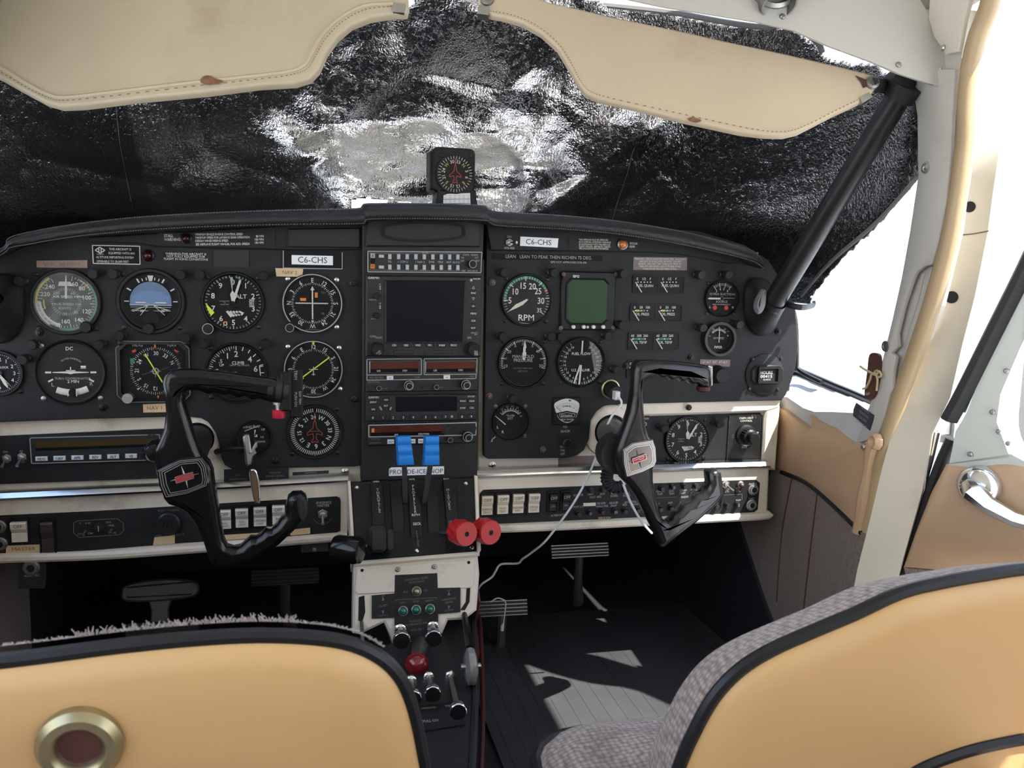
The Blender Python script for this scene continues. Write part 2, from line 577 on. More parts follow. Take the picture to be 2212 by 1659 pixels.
_gl = {}
CAP = [0.7]
_fo = None
def _tx(body, bold):
    c = bpy.data.curves.new('glyph', 'FONT')
    c.body = body
    c.resolution_u = 2
    c.offset = 0.0 if body in 'MWNmwn' else 0.010*bold
    o = bpy.data.objects.new('glyph', c)
    me = bpy.data.meshes.new_from_object(o)
    r = [(v.co.x, v.co.y) for v in me.vertices], [tuple(p.vertices) for p in me.polygons]
    bpy.data.objects.remove(o)
    bpy.data.curves.remove(c)
    bpy.data.meshes.remove(me)
    return r
def _wid(body):
    v = _tx(body, 0)[0]
    return max(p[0] for p in v) - min(p[0] for p in v)
def glyph(ch, bold=0):
    k = (ch, bold)
    if k not in _gl:
        adv = _wid('H' + ch + 'H') - _wid('HH')
        v, f = ([], []) if ch == ' ' else _tx(ch, bold)
        _gl[k] = (v, f, adv)
    return _gl[k]
_h = _tx('H', 0)[0]
CAP[0] = max(p[1] for p in _h) - min(p[1] for p in _h)

def circ(u, v, r, n=32, ry=None):
    ry = r if ry is None else ry
    return [(u + r*math.cos(2*PI*i/n), v + ry*math.sin(2*PI*i/n)) for i in range(n)]
def rrect(u, v, w, h, r, n=4):
    o = []
    for cx, cy, a in ((u+w/2-r, v+h/2-r, 0), (u-w/2+r, v+h/2-r, 90), (u-w/2+r, v-h/2+r, 180), (u+w/2-r, v-h/2+r, 270)):
        for i in range(n+1):
            t = math.radians(a + 90*i/n)
            o.append((cx + r*math.cos(t), cy + r*math.sin(t)))
    return o
def octo(u, v, w, h, c):
    return [(u-w/2+c, v-h/2), (u+w/2-c, v-h/2), (u+w/2, v-h/2+c), (u+w/2, v+h/2-c), (u+w/2-c, v+h/2), (u-w/2+c, v+h/2), (u-w/2, v+h/2-c), (u-w/2, v-h/2+c)]
def inset(pts, d):
    n = len(pts)
    o = []
    for i in range(n):
        a, b, c = Vector(pts[i-1]), Vector(pts[i]), Vector(pts[(i+1) % n])
        e1, e2 = (b-a), (c-b)
        if e1.length < 1e-9 or e2.length < 1e-9:
            o.append(tuple(b))
            continue
        e1.normalize(); e2.normalize()
        n1, n2 = Vector((-e1.y, e1.x)), Vector((-e2.y, e2.x))
        m = n1 + n2
        if m.length < 1e-6:
            m = n1
        m = m / max(0.35, m.length_squared) * 2
        o.append((b.x + m.x*d, b.y + m.y*d))
    return o
def smooth_pts(pts, n=6, close=False):
    """Catmull-Rom through the points"""
    P = [Vector(p) for p in pts]
    L = len(P)
    o = []
    for i in range(L if close else L-1):
        if close:
            a, b, c, d = P[i-1], P[i], P[(i+1) % L], P[(i+2) % L]
        else:
            a, b, c, d = P[max(i-1, 0)], P[i], P[i+1], P[min(i+2, L-1)]
        for k in range(n):
            t = k/n
            o.append(0.5*((2*b) + (c-a)*t + (2*a-5*b+4*c-d)*t*t + (3*b-a-3*c+d)*t**3))
    if not close:
        o.append(P[-1])
    return o
def sm2(pts, n=6, close=False):
    return [(p.x, p.y) for p in smooth_pts([(a, b, 0) for a, b in pts], n, close)]

# ------------------------------------------------------------------ things
def thing(name, label, cat, loc=(0, 0, 0), group=None):
    o = bpy.data.objects.new(name, None)
    col.objects.link(o)
    o.location = loc
    o.empty_display_size = 0.02
    tag(o, label, cat, group)
    return o
def tag(o, label, cat, group=None):
    o['label'] = label
    o['category'] = cat
    if group:
        o['group'] = group
    return o
def struct(o, label=None):
    o['kind'] = 'structure'
    if label:
        o['label'] = label
    return o
def solo(mb, name, material, label, cat, group=None, **kw):
    return tag(mb.build(name, material, None, **kw), label, cat, group)
def copy_tree(o, off=(0, 0, 0), label=None, parent=None):
    c = o.copy()
    col.objects.link(c)
    c.parent = parent
    if parent is None:
        c.location = o.location + Vector(off)
        if label:
            c['label'] = label
    for ch in o.children:
        copy_tree(ch, (0, 0, 0), None, c)
    return c

def screw(mb, fr, u, v, r, d=0.0, h=0.0016):
    mb.lathe(fr, u, v, [(r, d), (r*0.95, d+h*0.6), (r*0.6, d+h), (0, d+h*1.05)], 10)
def cross(mb, fr, u, v, r, d):
    for a in (20, 110):
        t = math.radians(a)
        mb.line(fr, (u-r*math.cos(t), v-r*math.sin(t)), (u+r*math.cos(t), v+r*math.sin(t)), r*0.34, d)
def screws(fr, spots, r, parent, material='dark_screw', d=0.0, name='screw'):
    for u, v in spots:
        mb = MB()
        screw(mb, fr, u, v, r, d)
        o = mb.build(name, material, parent)
        m2 = MB()
        cross(m2, fr, u, v, r*0.7, d+0.0018)
        m2.build('slot', 'void_black', o, smooth=False)
# ================================================================== the setting
def bx(x0, x1, y0, y1, z0, z1):
    m = MB()
    v = [Vector((x, y, z)) for x in (x0, x1) for y in (y0, y1) for z in (z0, z1)]
    m.add(v, [(0, 1, 3, 2), (4, 6, 7, 5), (0, 4, 5, 1), (2, 3, 7, 6), (0, 2, 6, 4), (1, 5, 7, 3)])
    return m
def bxadd(m, *a):
    b = bx(*a)
    return m.add(b.v, b.f)

g = MB()
g.add([(-90, -90, -0.95), (90, -90, -0.95), (90, 90, -0.95), (-90, 90, -0.95)], [(0, 1, 2, 3)])
struct(g.build('ground', 'concrete', smooth=False), 'pale sunlit concrete apron outside')

floor_o = struct(bx(-0.62, 0.62, -2.7, 0.80, -0.03, 0.0).build('floor', 'carpet_black', smooth=False))
m = bx(-0.62, 0.62, 0.66, 0.70, -0.03, 0.66)
bxadd(m, -0.46, 0.46, 0.03, 0.70, 0.60, 0.625)  # these boxes: unseen covers added to keep sun out of the footwell
bxadd(m, -0.62, -0.46, 0.03, 0.70, 0.48, 0.50)
bxadd(m, 0.46, 0.59, 0.03, 0.70, 0.46, 0.48)
bxadd(m, 0.455, 0.465, 0.03, 0.70, 0.46, 0.62)
bxadd(m, -0.465, -0.455, 0.03, 0.70, 0.48, 0.62)
struct(m.build('wall_front', 'liner_black', smooth=False), 'black firewall behind the pedals, with unseen sun-blocking covers added')
struct(bx(-0.62, 0.62, -2.74, -2.70, -0.03, 1.12).build('wall_rear', 'headliner', smooth=False))

# left side wall with its window openings
m = MB()
for a in ((-0.62, -0.59, -2.7, 0.70, 0.0, 0.44), (-0.62, -0.59, -2.7, -0.26, 0.97, 1.08), (-0.62, -0.59, -0.34, -0.26, 0.44, 0.97),
          (-0.62, -0.59, -1.32, -1.24, 0.44, 0.97), (-0.62, -0.59, -2.7, -2.5, 0.44, 0.97), (-0.62, -0.59, 0.05, 0.70, 0.44, 0.66)):
    bxadd(m, *a)
wl = struct(m.build('wall_left', 'beige', smooth=False))
m = bx(-0.59, -0.586, -0.60, 0.235, 0.0, 0.44)
m.build('kick_fabric', 'wall_fabric', wl, smooth=False)
m = bx(-0.59, -0.585, 0.235, 0.64, 0.0, 0.50)
m.build('footwell_liner', 'liner_black', wl, smooth=False)
for i, (y0, y1) in enumerate(((-0.26, 0.05), (-1.24, -0.34), (-2.5, -1.32))):
    struct(bx(-0.606, -0.603, y0, y1, 0.44, 0.97).build('window_%d' % (i+1), 'pane_glass', smooth=False), 'clear cabin side window on the left')

# right side wall aft of the door, sill and header of the door opening
m = MB()
for a in ((0.59, 0.62, -2.7, -0.90, 0.0, 0.44), (0.59, 0.62, -2.7, -0.36, 0.97, 1.08), (0.59, 0.62, -1.02, -0.90, 0.44, 0.97),
          (0.59, 0.62, -2.7, -2.5, 0.44, 0.97), (0.59, 0.62, -0.90, -0.30, 0.0, 0.06)):
    bxadd(m, *a)
wr = struct(m.build('wall_right', 'beige', smooth=False))
struct(bx(0.603, 0.606, -2.5, -1.02, 0.44, 0.97).build('window_4', 'pane_glass', smooth=False), 'clear cabin side window on the right')

# ceiling: arched headliner
m = MB()
rows = []
for y in (-2.7, -2.0, -1.2, -0.7, -0.34, -0.18, -0.06):
    r = []
    for i in range(17):
        x = -0.62 + 1.24*i/16
        r.append((x, y, 1.11 - 0.13*(abs(x)/0.62)**2.4 - (0.0 if y < -0.3 else 0.03)))
    rows.append(r)
m.loft(rows[::-1])
rows2 = [[(x, y, z + 0.03) for x, y, z in r] for r in rows]
m.loft(rows2)
m.loft([rows[-1], rows2[-1]])
struct(m.build('ceiling', 'headliner'))

# ------------------------------------------------------------------ right forward side wall
RW = Frame((0.576, 0, 0), (0, -1, 0), Z_)
RI = Frame((0.572, 0, 0), (0, -1, 0), Z_)
# outer skin below the window
q = MB()
q.prism(Frame((0.60, 0, 0), (0, -1, 0), Z_), [(-0.70, 0.0), (0.20, 0.0), (0.20, 0.30), (0.20, 0.40), (0.02, 0.40), (-0.10, 0.46), (-0.70, 0.52)], -0.02, 0.0)
q.build('side_skin', 'liner_black', wr, smooth=False)
# knit fabric kick panel
q = MB()
fab = RI.pts([(1668, 1008), (1700, 1022), (1745, 1045), (1800, 1090), (1866, 1150), (1868, 1185), (1850, 1230), (1830, 1300), (1790, 1420), (1715, 1440), (1660, 1318), (1588, 1100), (1640, 1100)])
q.prism(RI, fab, -0.006, 0.0)
kf = q.build('kick_fabric', 'wall_fabric', wr, smooth=False)
for seam in ([(1712, 1030), (1690, 1150), (1678, 1300)], [(1766, 1066), (1752, 1180), (1735, 1330)]):
    q = MB()
    q.tube([RI.p(*RI.px(a, b), 0.0005) for a, b in sm2(seam, 5)], 0.0012, 5)
    q.build('seam', 'leather_brown', kf)
q = MB()
q.tube([RI.p(*RI.px(a, b), 0.001) for a, b in sm2([(1588, 1098), (1622, 1205), (1660, 1318), (1712, 1440)], 5)], 0.004, 6)
q.build('edge_binding', 'liner_black', wr)
# curved roll of fabric at the door edge
q = MB()
rows = []
for t in range(9):
    a, b = 1868 - 36*t/8, 1150 + 150*t/8
    base = RI.p(*RI.px(a, b), 0)
    wob = 0.004*math.sin(t*1.7)
    rows.append([base + Vector((0.0, 0.03, 0.0)), base + Vector((-0.005, 0.008, 0)), base + Vector((-0.003 + wob, -0.008, 0)), base + Vector((0.008, -0.016 - wob, 0)), base + Vector((0.016, -0.014, 0))])
q.loft(rows)
q.build('fabric_roll', 'wall_fabric', wr)
# tan vinyl panel with its torn upper edge
q = MB()
tan = [(1670, 1006), (1676, 940), (1684, 880), (1700, 884), (1728, 905), (1748, 920), (1756, 925), (1760, 912), (1752, 903), (1756, 895), (1764, 899), (1772, 908), (1790, 918), (1806, 924),
       (1822, 938), (1838, 950), (1852, 958), (1860, 954), (1872, 958), (1880, 950), (1896, 942), (1910, 946), (1916, 956), (1908, 966), (1902, 984), (1894, 1030), (1882, 1080), (1874, 1120), (1866, 1150), (1800, 1088), (1745, 1043), (1700, 1020)]
q.slab(RW, RW.pts(tan), -0.004, 0.006, 0.0025)
tp = q.build('vinyl_panel', 'tan_vinyl', wr, angle=0.9)
# rolled vinyl edge at the door post
q = MB()
q.tube(smooth_pts([RW.p(*RW.px(a, b), 0.004) for a, b in ((1898, 955), (1888, 990), (1880, 1040), (1870, 1095), (1860, 1150))], 5), [0.0095 + 0.0012*math.sin(i*0.6) for i in range(21)], 10)
q.build('vinyl_roll', 'tan_vinyl', wr)
q = MB()
u, v = RW.px(1907, 953)
q.lathe(RW.at(u, v, 0.008, 30), 0, 0, [(0.012, 0), (0.011, 0.006), (0.008, 0.009), (0.004, 0.006), (0.0, 0.003)], 9)
q.build('vinyl_bunch', 'tan_vinyl', wr)
q = MB()
u, v = RW.px(1878, 966)
q.lathe(RW, u, v, [(0.005, 0.006), (0.0048, 0.009), (0.003, 0.0115), (0, 0.012)], 14)
q.build('trim_stud', 'steel', wr)
q = MB()
q.tube([RI.p(*RI.px(a, b), 0.002) for a, b in sm2([(1690, 1020), (1745, 1044), (1800, 1090), (1864, 1152)], 6)], 0.0035, 6)
q.build('piping', 'piping_black', wr)
# moulded sill under the side window
A = [(1676, 884), (1690, 886), (1728, 906), (1757, 926), (1800, 934), (1852, 962), (1878, 960), (1895, 948)]
B = [(1682, 852), (1700, 852), (1736, 876), (1760, 884), (1800, 884), (1846, 886), (1870, 886), (1890, 880)]
Cc = [(1700, 806), (1722, 806), (1752, 818), (1778, 829), (1806, 841), (1836, 853), (1866, 866), (1884, 874)]
q = MB()
q.loft([[WX(a, b, 0.578) for a, b in A], [WX(a, b, 0.574) - Vector((0, 0, 0.004)) for a, b in B], [WX(a, b, 0.580) for a, b in B], [WX(a, b, 0.630) for a, b in Cc]])
struct(q.build('trim_1', 'sill_white', smooth=True, angle=0.9), 'white moulded window sill catching the sun')
q = MB()
q.loft([[WX(a, b - 1, 0.630) for a, b in Cc], [WX(a, b - 11, 0.632) for a, b in Cc], [WX(a, b - 14, 0.640) for a, b in Cc]])
q.tube([WX(a, b, 0.628) for a, b in Cc], 0.004, 6)
struct(q.build('trim_2', 'rubber_black'), 'dark rubber channel along the side window bottom')
q = MB()
q.prism(Frame((0.640, 0, 0), (0, -1, 0), Z_), [(-0.16, 0.40), (0.32, 0.40), (0.32, 0.95), (0.20, 0.98), (0.0, 0.80), (-0.16, 0.62)], -0.003, 0.0)
struct(q.build('window_5', 'pane_glass', smooth=False), 'bright front side window beside the panel')
# dark window post at the right end of the panel
q = MB()
q.tube(smooth_pts([WX(1702, 640, 0.600), WX(1716, 690, 0.600), WX(1719, 750, 0.600), WX(1719, 795, 0.606)], 5), 0.005, 6)
q.tube(smooth_pts([WX(1719, 790, 0.606), WX(1735, 806, 0.612), WX(1775, 826, 0.618)], 5), 0.004, 6)
struct(q.build('trim_3', 'rubber_black'), 'black rubber seal at the front corner of the side window')

# ------------------------------------------------------------------ door post, windlace and jamb
PL = Frame((0.574, 0, 0), (0, -1, 0), Z_)
q = MB()
post = [(1968, 150), (1984, 250), (1986, 380), (1968, 500), (1950, 600), (1930, 690), (1908, 780), (1886, 860), (1862, 930), (1850, 958), (1884, 948), (1900, 935), (1916, 892), (1926, 850), (1934, 838), (1930, 828),
        (1932, 800), (1938, 770), (1928, 762), (1942, 748), (1940, 720), (1955, 660), (1972, 610), (1980, 590), (1998, 576), (2016, 570), (2030, 520), (2046, 440), (2056, 340), (2060, 250), (2066, 150)]
q.slab(PL, PL.pts(post), -0.003, 0.002, 0.0008)
pillar = struct(q.build('trim_4', 'pillar_grey', angle=0.9), 'grey vinyl door post trim with a torn edge')
PLb = Frame((0.583, 0, 0), (0, -1, 0), Z_)
q = MB()
q.prism(PLb, PLb.pts([(1960, 20), (1990, 250), (1990, 380), (1960, 560), (1915, 780), (1862, 950), (1905, 960), (1960, 800), (2012, 660), (2050, 500), (2074, 300), (2080, 20)]), -0.02, 0.0)
q.build('post_core', 'pillar_grey', pillar, smooth=False)
q = MB()
q.flat(PLb, PLb.pts([(1976, 610), (2000, 585), (1985, 650), (1962, 720), (1948, 780), (1940, 836), (1934, 838), (1940, 770), (1950, 690)]), 0.0006)
q.build('tear_gap', 'pillar_grey', pillar, smooth=False)  # flat strip along the tear in the same grey as the post
for a, b, mt in ((2003, 362, 'steel'), (1916, 748, 'dull_metal')):
    u, v = PL.px(a, b)
    q = MB()
    q.lathe(PL, u, v, [(0.0075, 0.002), (0.007, 0.0032), (0.0045, 0.0034), (0.004, 0.0024), (0.0022, 0.0026), (0, 0.0034)], 18)
    q.build('screw', mt, pillar)
# upper post cover
q = MB()
PU = Frame((0.568, 0, 0), (0, -1, 0), Z_)
q.slab(PU, PU.pts([(2014, -40), (2008, 40), (2020, 80), (2038, 105), (2046, 118), (2072, 112), (2086, 40), (2108, -40)]), -0.004, 0.002, 0.001)
q.build('upper_cover', 'headliner', pillar, angle=0.9)
u, v = PU.px(2041, 104)
q = MB()
screw(q, PU, u, v, 0.004, 0.002, 0.003)
q.build('screw', 'steel', pillar)
# latch strap of brown leather tied with a lace
u0, v0 = PL.px(1898, 764)
u1, v1 = PL.px(1886, 862)
st = thing('latch_strap', 'brown leather strap tied with tan lace on the door post', 'strap', PL.p(u1, v1, 0.002))
q = MB()
q.prism(PL, PL.pts(sm2([(1886, 768), (1898, 762), (1908, 770), (1908, 800), (1902, 835), (1896, 856), (1884, 864), (1876, 854), (1878, 830), (1882, 800)], 4, True)), 0.002, 0.006)
q.build('strap', 'leather_brown', st)
q = MB()
for pl in ([(1870, 791), (1882, 799), (1896, 806), (1906, 811)], [(1906, 811), (1896, 808), (1892, 820), (1884, 836), (1876, 840)], [(1906, 811), (1908, 822), (1906, 844)], [(1906, 811), (1912, 802), (1916, 812), (1906, 815)], [(1906, 812), (1902, 804), (1908, 800)]):
    q.tube([PL.p(*PL.px(a, b), 0.0085) for a, b in sm2(pl, 4)], 0.0016, 5)
q.build('lace', 'lace_tan', st)
q = MB()
u, v = PL.px(1884, 850)
q.lathe(PL, u, v, [(0.0035, 0.006), (0.003, 0.008), (0, 0.009)], 12)
q.build('rivet', 'steel', st)
# small black handle placard
q = MB()
pc = thing('handle_placard', 'black placard about handle position low on the door post', 'placard', PL.p(*PL.px(1880, 905), 0))
q.prism(PL, PL.pts([(1854, 870), (1892, 897), (1890, 908), (1883, 930), (1847, 898), (1848, 884)]), 0.002, 0.0032)
q.build('plate', 'plate_dark', pc, smooth=False)
q = MB()
pf = Frame(PL.p(*PL.px(1870, 900), 0.0034), PL.p(*PL.px(1892, 918)) - PL.p(*PL.px(1850, 886)), PL.v)
for i, t in enumerate(('HANDLE', 'POSITION', 'LOCKED', 'FOR FLIGHT')):
    q.text(pf, t, 0.0, 0.0102 - 0.0068*i, 0.0036, 0.0003, sx=0.9)
q.build('lettering', 'grey_print', pc, smooth=False)

# windlace
wpts = [(2150, -60), (2138, 10), (2112, 80), (2096, 150), (2090, 220), (2086, 300), (2070, 420), (2046, 540), (2006, 680), (1968, 790), (1934, 890), (1908, 990), (1884, 1100), (1858, 1200), (1836, 1300), (1800, 1420)]
q = MB()
q.tube(smooth_pts([WX(a, b, 0.580) for a, b in wpts], 5), 0.0108, 12)
struct(q.build('trim_5', 'welt_tan'), 'tan padded windlace around the door opening')
# jamb
JB = Frame((0.640, -0.318, 0), (0.66, -0.75, 0), Z_)
JT = Frame((0.60, -0.318, 0), X_, Z_)
jl = [(2150, -80), (2120, 80), (2100, 200), (2096, 300), (2084, 400), (2056, 540), (2010, 690), (1968, 800), (1936, 900), (1906, 1010), (1880, 1120), (1852, 1230), (1815, 1420)]
jr = [(2230, -80), (2200, 80), (2172, 220), (2158, 330), (2146, 410), (2134, 500), (2106, 640), (2080, 740), (2052, 860), (2012, 940), (1992, 1060), (1944, 1230), (1885, 1420)]
q = MB()
def jf(a):
    return JT if a[1] < 310 else JB
rows = [[jf(a).p(*jf(a).px(*a), 0.0) for a in jl], [jf(a).p(*jf(a).px(*a), 0.0) for a in jr], [jf(a).p(*jf(a).px(*a), -0.04) for a in jr]]
q.loft([list(r) for r in zip(*rows)][::-1])
jamb = struct(q.build('trim_6', 'jamb_cream', angle=0.9), 'cream painted door jamb with black holes')
for a, b, r in ((2095, 447, 0.0065), (2056, 642, 0.0075)):
    u, v = JB.px(a, b)
    q = MB()
    q.disc(JB, u, v, r, 0.0008, 20)
    q.build('hole', 'void_black', jamb, smooth=False)
q = MB()
q.poly(JB, JB.pts([(2076, 508), (2104, 505), (2136, 499)]), 0.0012, 0.0008)
q.build('joint', 'leather_brown', jamb, smooth=False)
# grey sheet seen through the gap
q = MB()
gs = Frame((0.92, 1.6, 0), X_, Z_)
q.prism(gs, gs.pts([(2150, 330), (2240, 180), (2270, 330), (2110, 600), (2090, 620)]), -0.004, 0.0)
solo(q, 'grey_sheet', 'grey_sheet', 'grey speckled sheet outside, beyond the door gap', 'sheet', smooth=False)

# ------------------------------------------------------------------ open door
hb = WX(1975, 1160, 0.665)
DF = Frame((0.662, -0.345, 0.0), (0.52, -0.854, 0), Z_)
door = struct(bpy.data.objects.new('door_1', None), 'open cabin door with tan lower panel and rounded window')
col.objects.link(door)
door.location = DF.p(0, 0.1, 0)
def dp(lst):
    return DF.pts(lst)
q = MB()
# painted door frame with the window opening left free
oL = [(2400, 230), (2325, 390), (2240, 560), (2160, 720), (2095, 890), (2072, 930), (2058, 1000)]
oR = [(2470, 230), (2385, 390), (2290, 560), (2215, 740), (2168, 850), (2160, 910), (2188, 985)]
rows = [[DF.p(*DF.px(*a), 0.0) for a in oL], [DF.p(*DF.px(*a), 0.012) for a in oL], [DF.p(*DF.px(*a), 0.012) for a in oR], [DF.p(*DF.px(*a), -0.012) for a in oR]]
q.loft([list(r) for r in zip(*rows)][::-1])
q.prism(DF, dp([(2058, 998), (2190, 978), (2230, 1000), (2330, 1010)]) + [(0.80, 0.44), (0.80, 0.36)] + dp([(2052, 1020)]), 0.0, 0.012)
tl = DF.px(2400, 230)
q.prism(DF, [tl, (0.80, tl[1]), (0.80, tl[1] - 0.05), (tl[0] + 0.02, tl[1] - 0.05)], 0.0, 0.012)
q.prism(DF, [(0.74, 0.40), (0.80, 0.40), (0.80, tl[1]), (0.74, tl[1])], 0.0, 0.0118)
q.build('frame', 'door_white', door, angle=0.9)
q = MB()
rows = [[DF.p(*DF.px(a, b), 0.004) for a, b in ((2225, 560), (2145, 740), (2080, 890))], [DF.p(*DF.px(a, b), 0.011) for a, b in ((2238, 560), (2156, 740), (2093, 890))]]
q.loft([list(r) for r in zip(*rows)])
q.build('edge_bead', 'door_green', door)
# rubber seal on the door edge
q = MB()
sl = [DF.p(*DF.px(a, b), 0.016) for a, b in ((2390, 220), (2330, 345), (2285, 450), (2225, 580), (2150, 730), (2090, 850), (2060, 905))]
q.tube(smooth_pts(sl, 5), 0.0118, 8, flat=0.7)
sl = [DF.p(*DF.px(a, b), -0.004) for a, b in ((2056, 950), (2030, 1010), (1995, 1110), (1962, 1215), (1925, 1330))]
q.tube(smooth_pts(sl, 5), 0.0105, 8, flat=0.7)
q.build('seal', 'rubber_black', door)
q = MB()
sl = [DF.p(*DF.px(a, b), -0.006) for a, b in ((2022, 935), (2004, 1010), (1976, 1100), (1945, 1200), (1905, 1330))]
q.tube(smooth_pts(sl, 5), 0.0042, 8)
q.build('chrome_strip', 'chrome', door)
q = MB()
hx = Frame(WX(2036, 915, 0.645), X_, Z_)
q.box(hx, 0, 0, 0.026, 0.030, -0.02, 0.006, 0.002)
q.box(hx, 0.014, -0.012, 0.012, 0.030, -0.02, 0.010, 0.002)
q.build('hinge', 'dull_metal', door)
# window surround: three nested rounded mouldings and the pane
cu, cv = DF.px(2290, 850)
cu, cv = cu - 0.075 + 0.268, cv - 0.095 + 0.15
for nm, mt, w, h, d, t in (('outer_moulding', 'door_white', 0.460, 0.300, 0.014, 0.010), ('dark_gasket', 'rubber_black', 0.432, 0.270, 0.016, 0.010), ('inner_moulding', 'dull_metal', 0.404, 0.242, 0.020, 0.006)):
    o1, o2 = rrect(cu, cv, w, h, h*0.22, 8), rrect(cu, cv, w - 0.03, h - 0.03, h*0.18, 8)
    q = MB()
    q.loft([[DF.p(a, b, d - t) for a, b in o1], [DF.p(a, b, d) for a, b in o1], [DF.p(a, b, d) for a, b in o2], [DF.p(a, b, d - t) for a, b in o2]], True)
    q.build(nm, mt, door, angle=0.9)
for a, b in ((2182, 800), (2152, 888), (2166, 930), (2186, 955), (2104, 978)):
    q = MB()
    screw(q, DF, *DF.px(a, b), 0.0032, 0.013, 0.003)
    q.build('screw', 'dull_metal', door)
q = MB()
q.prism(DF, rrect(cu, cv, 0.38, 0.22, 0.04), 0.0, 0.003)
q.build('pane', 'pane_glass', door, smooth=False)
# tan vinyl lower panel and fabric below it
q = MB()
q.slab(DF, dp(sm2([(2052, 1000), (2110, 1006), (2180, 1000), (2260, 1012), (2380, 1020)], 4)) + [(0.80, 0.41), (0.80, 0.26)] + dp([(2080, 1232), (1960, 1222), (1985, 1150), (2020, 1060)]), 0.0, 0.016, 0.004)
q.build('vinyl_panel', 'tan_vinyl', door, angle=0.9)
q = MB()
q.prism(DF, dp([(1962, 1222), (2080, 1232)]) + [(0.80, 0.26), (0.80, 0.03), (-0.02, 0.03)], 0.0, 0.014)
q.build('fabric_panel', 'wall_fabric', door, smooth=False)
hu, hv = DF.px(2126, 1046)
ha = MB()
ha.lathe(DF, hu, hv, [(0.026, 0.016), (0.026, 0.020), (0.023, 0.027), (0.016, 0.033), (0.008, 0.036), (0, 0.037)], 26)
ha.tube([DF.p(hu - 0.006, hv + 0.004, 0.034), DF.p(hu + 0.004, hv - 0.004, 0.044), DF.p(hu + 0.022, hv - 0.014, 0.050), DF.p(hu + 0.050, hv - 0.024, 0.050), DF.p(hu + 0.085, hv - 0.028, 0.048)], [0.010, 0.014, 0.011, 0.009, 0.008], 10)
ha.build('door_handle', 'chrome', door)

# ------------------------------------------------------------------ overhead moulding, vent and headliner front
OH = Frame(WX(2030, 180, 0.575), Vector((1, -0.10, 0)), (0, 0.25, 1))
q = MB()
oh = [(1180, -60), (1310, -18), (1430, 8), (1560, 29), (1640, 42), (1716, 60), (1790, 93), (1880, 126), (1945, 154), (2000, 172), (2030, 180), (2046, 171), (2052, 150), (2044, 120), (2026, 80), (2000, 40), (1975, 0), (1950, -60)]
o2 = OH.pts(oh)
ins = inset(o2[::-1], 0.005)[::-1]
q.loft([[OH.p(a, b, -0.008) for a, b in o2], [OH.p(a, b, -0.003) for a, b in o2], [OH.p(a, b, 0.002) for a, b in ins]], True)
tri = tessellate_polygon([[Vector((a, b, 0)) for a, b in o2]])
q.add([OH.p(a, b, 0.002) for a, b in ins], [tuple(t) for t in tri])
oho = struct(q.build('trim_7', 'overhead_white', angle=0.8), 'white moulded overhead panel above the windscreen')
for a, b in ((1688, 38), (1938, 142)):
    q = MB()
    screw(q, OH, *OH.px(a, b), 0.0035, 0.002, 0.003)
    q.build('screw', 'dull_metal', oho)
vu, vv = OH.px(1667, -32)
vn = thing('air_vent', 'round silver air vent nozzle in the white overhead panel', 'air vent', OH.p(vu, vv, 0))
vf = Frame(OH.p(vu, vv, 0.0), OH.u, OH.n * -0.55 + OH.v * 0.8)
vf = Frame(OH.p(vu, vv, 0.0), X_, (0, -0.80, 0.60))
q = MB()
q.lathe(OH, vu, vv, [(0.031, 0.002), (0.031, 0.005), (0.027, 0.008), (0.024, 0.006)], 32)
q.build('flange', 'dull_metal', vn)
q = MB()
q.lathe(vf, 0, 0, [(0.021, -0.004), (0.023, 0.014), (0.0215, 0.020), (0.0225, 0.030), (0.0205, 0.036), (0.0185, 0.036), (0.0165, 0.016), (0.0, 0.014)], 40)
q.build('nozzle', 'dull_metal', vn)
q = MB()
for i in range(56):
    a = 2*PI*i/56
    q.tube([vf.p(0.0228*math.sin(a), 0.0228*math.cos(a), 0.0145), vf.p(0.0222*math.sin(a), 0.0222*math.cos(a), 0.0195)], 0.0006, 4)
q.build('knurl', 'steel', vn)
# ================================================================== windscreen, foil shade, brace tubes
def shell(a, z, off=0.0):
    """windscreen surface: a from -pi/2 (left) to pi/2 (right), z height"""
    n = 2.0/2.7
    hw = 0.592 - 0.30*max(0.0, z - 0.80)**1.25 + off
    y0 = -0.03 - 0.92*(z - 0.63)
    if a > PI/2:
        return Vector((hw, y0 - (a - PI/2)*0.30, z))
    s_, c_ = math.sin(a), max(0.0, math.cos(a))
    return Vector((hw*math.copysign(abs(s_)**n, s_), y0 + (0.40 + off)*c_**n, z))
m = MB()
rows = []
for k in range(9):
    z = 0.56 + 0.50*k/8
    rows.append([shell(-PI/2 + PI*i/32, z, 0.045) for i in range(33)])
m.loft(rows)
struct(m.build('window_6', 'pane_glass'), 'windscreen behind the foil shade')

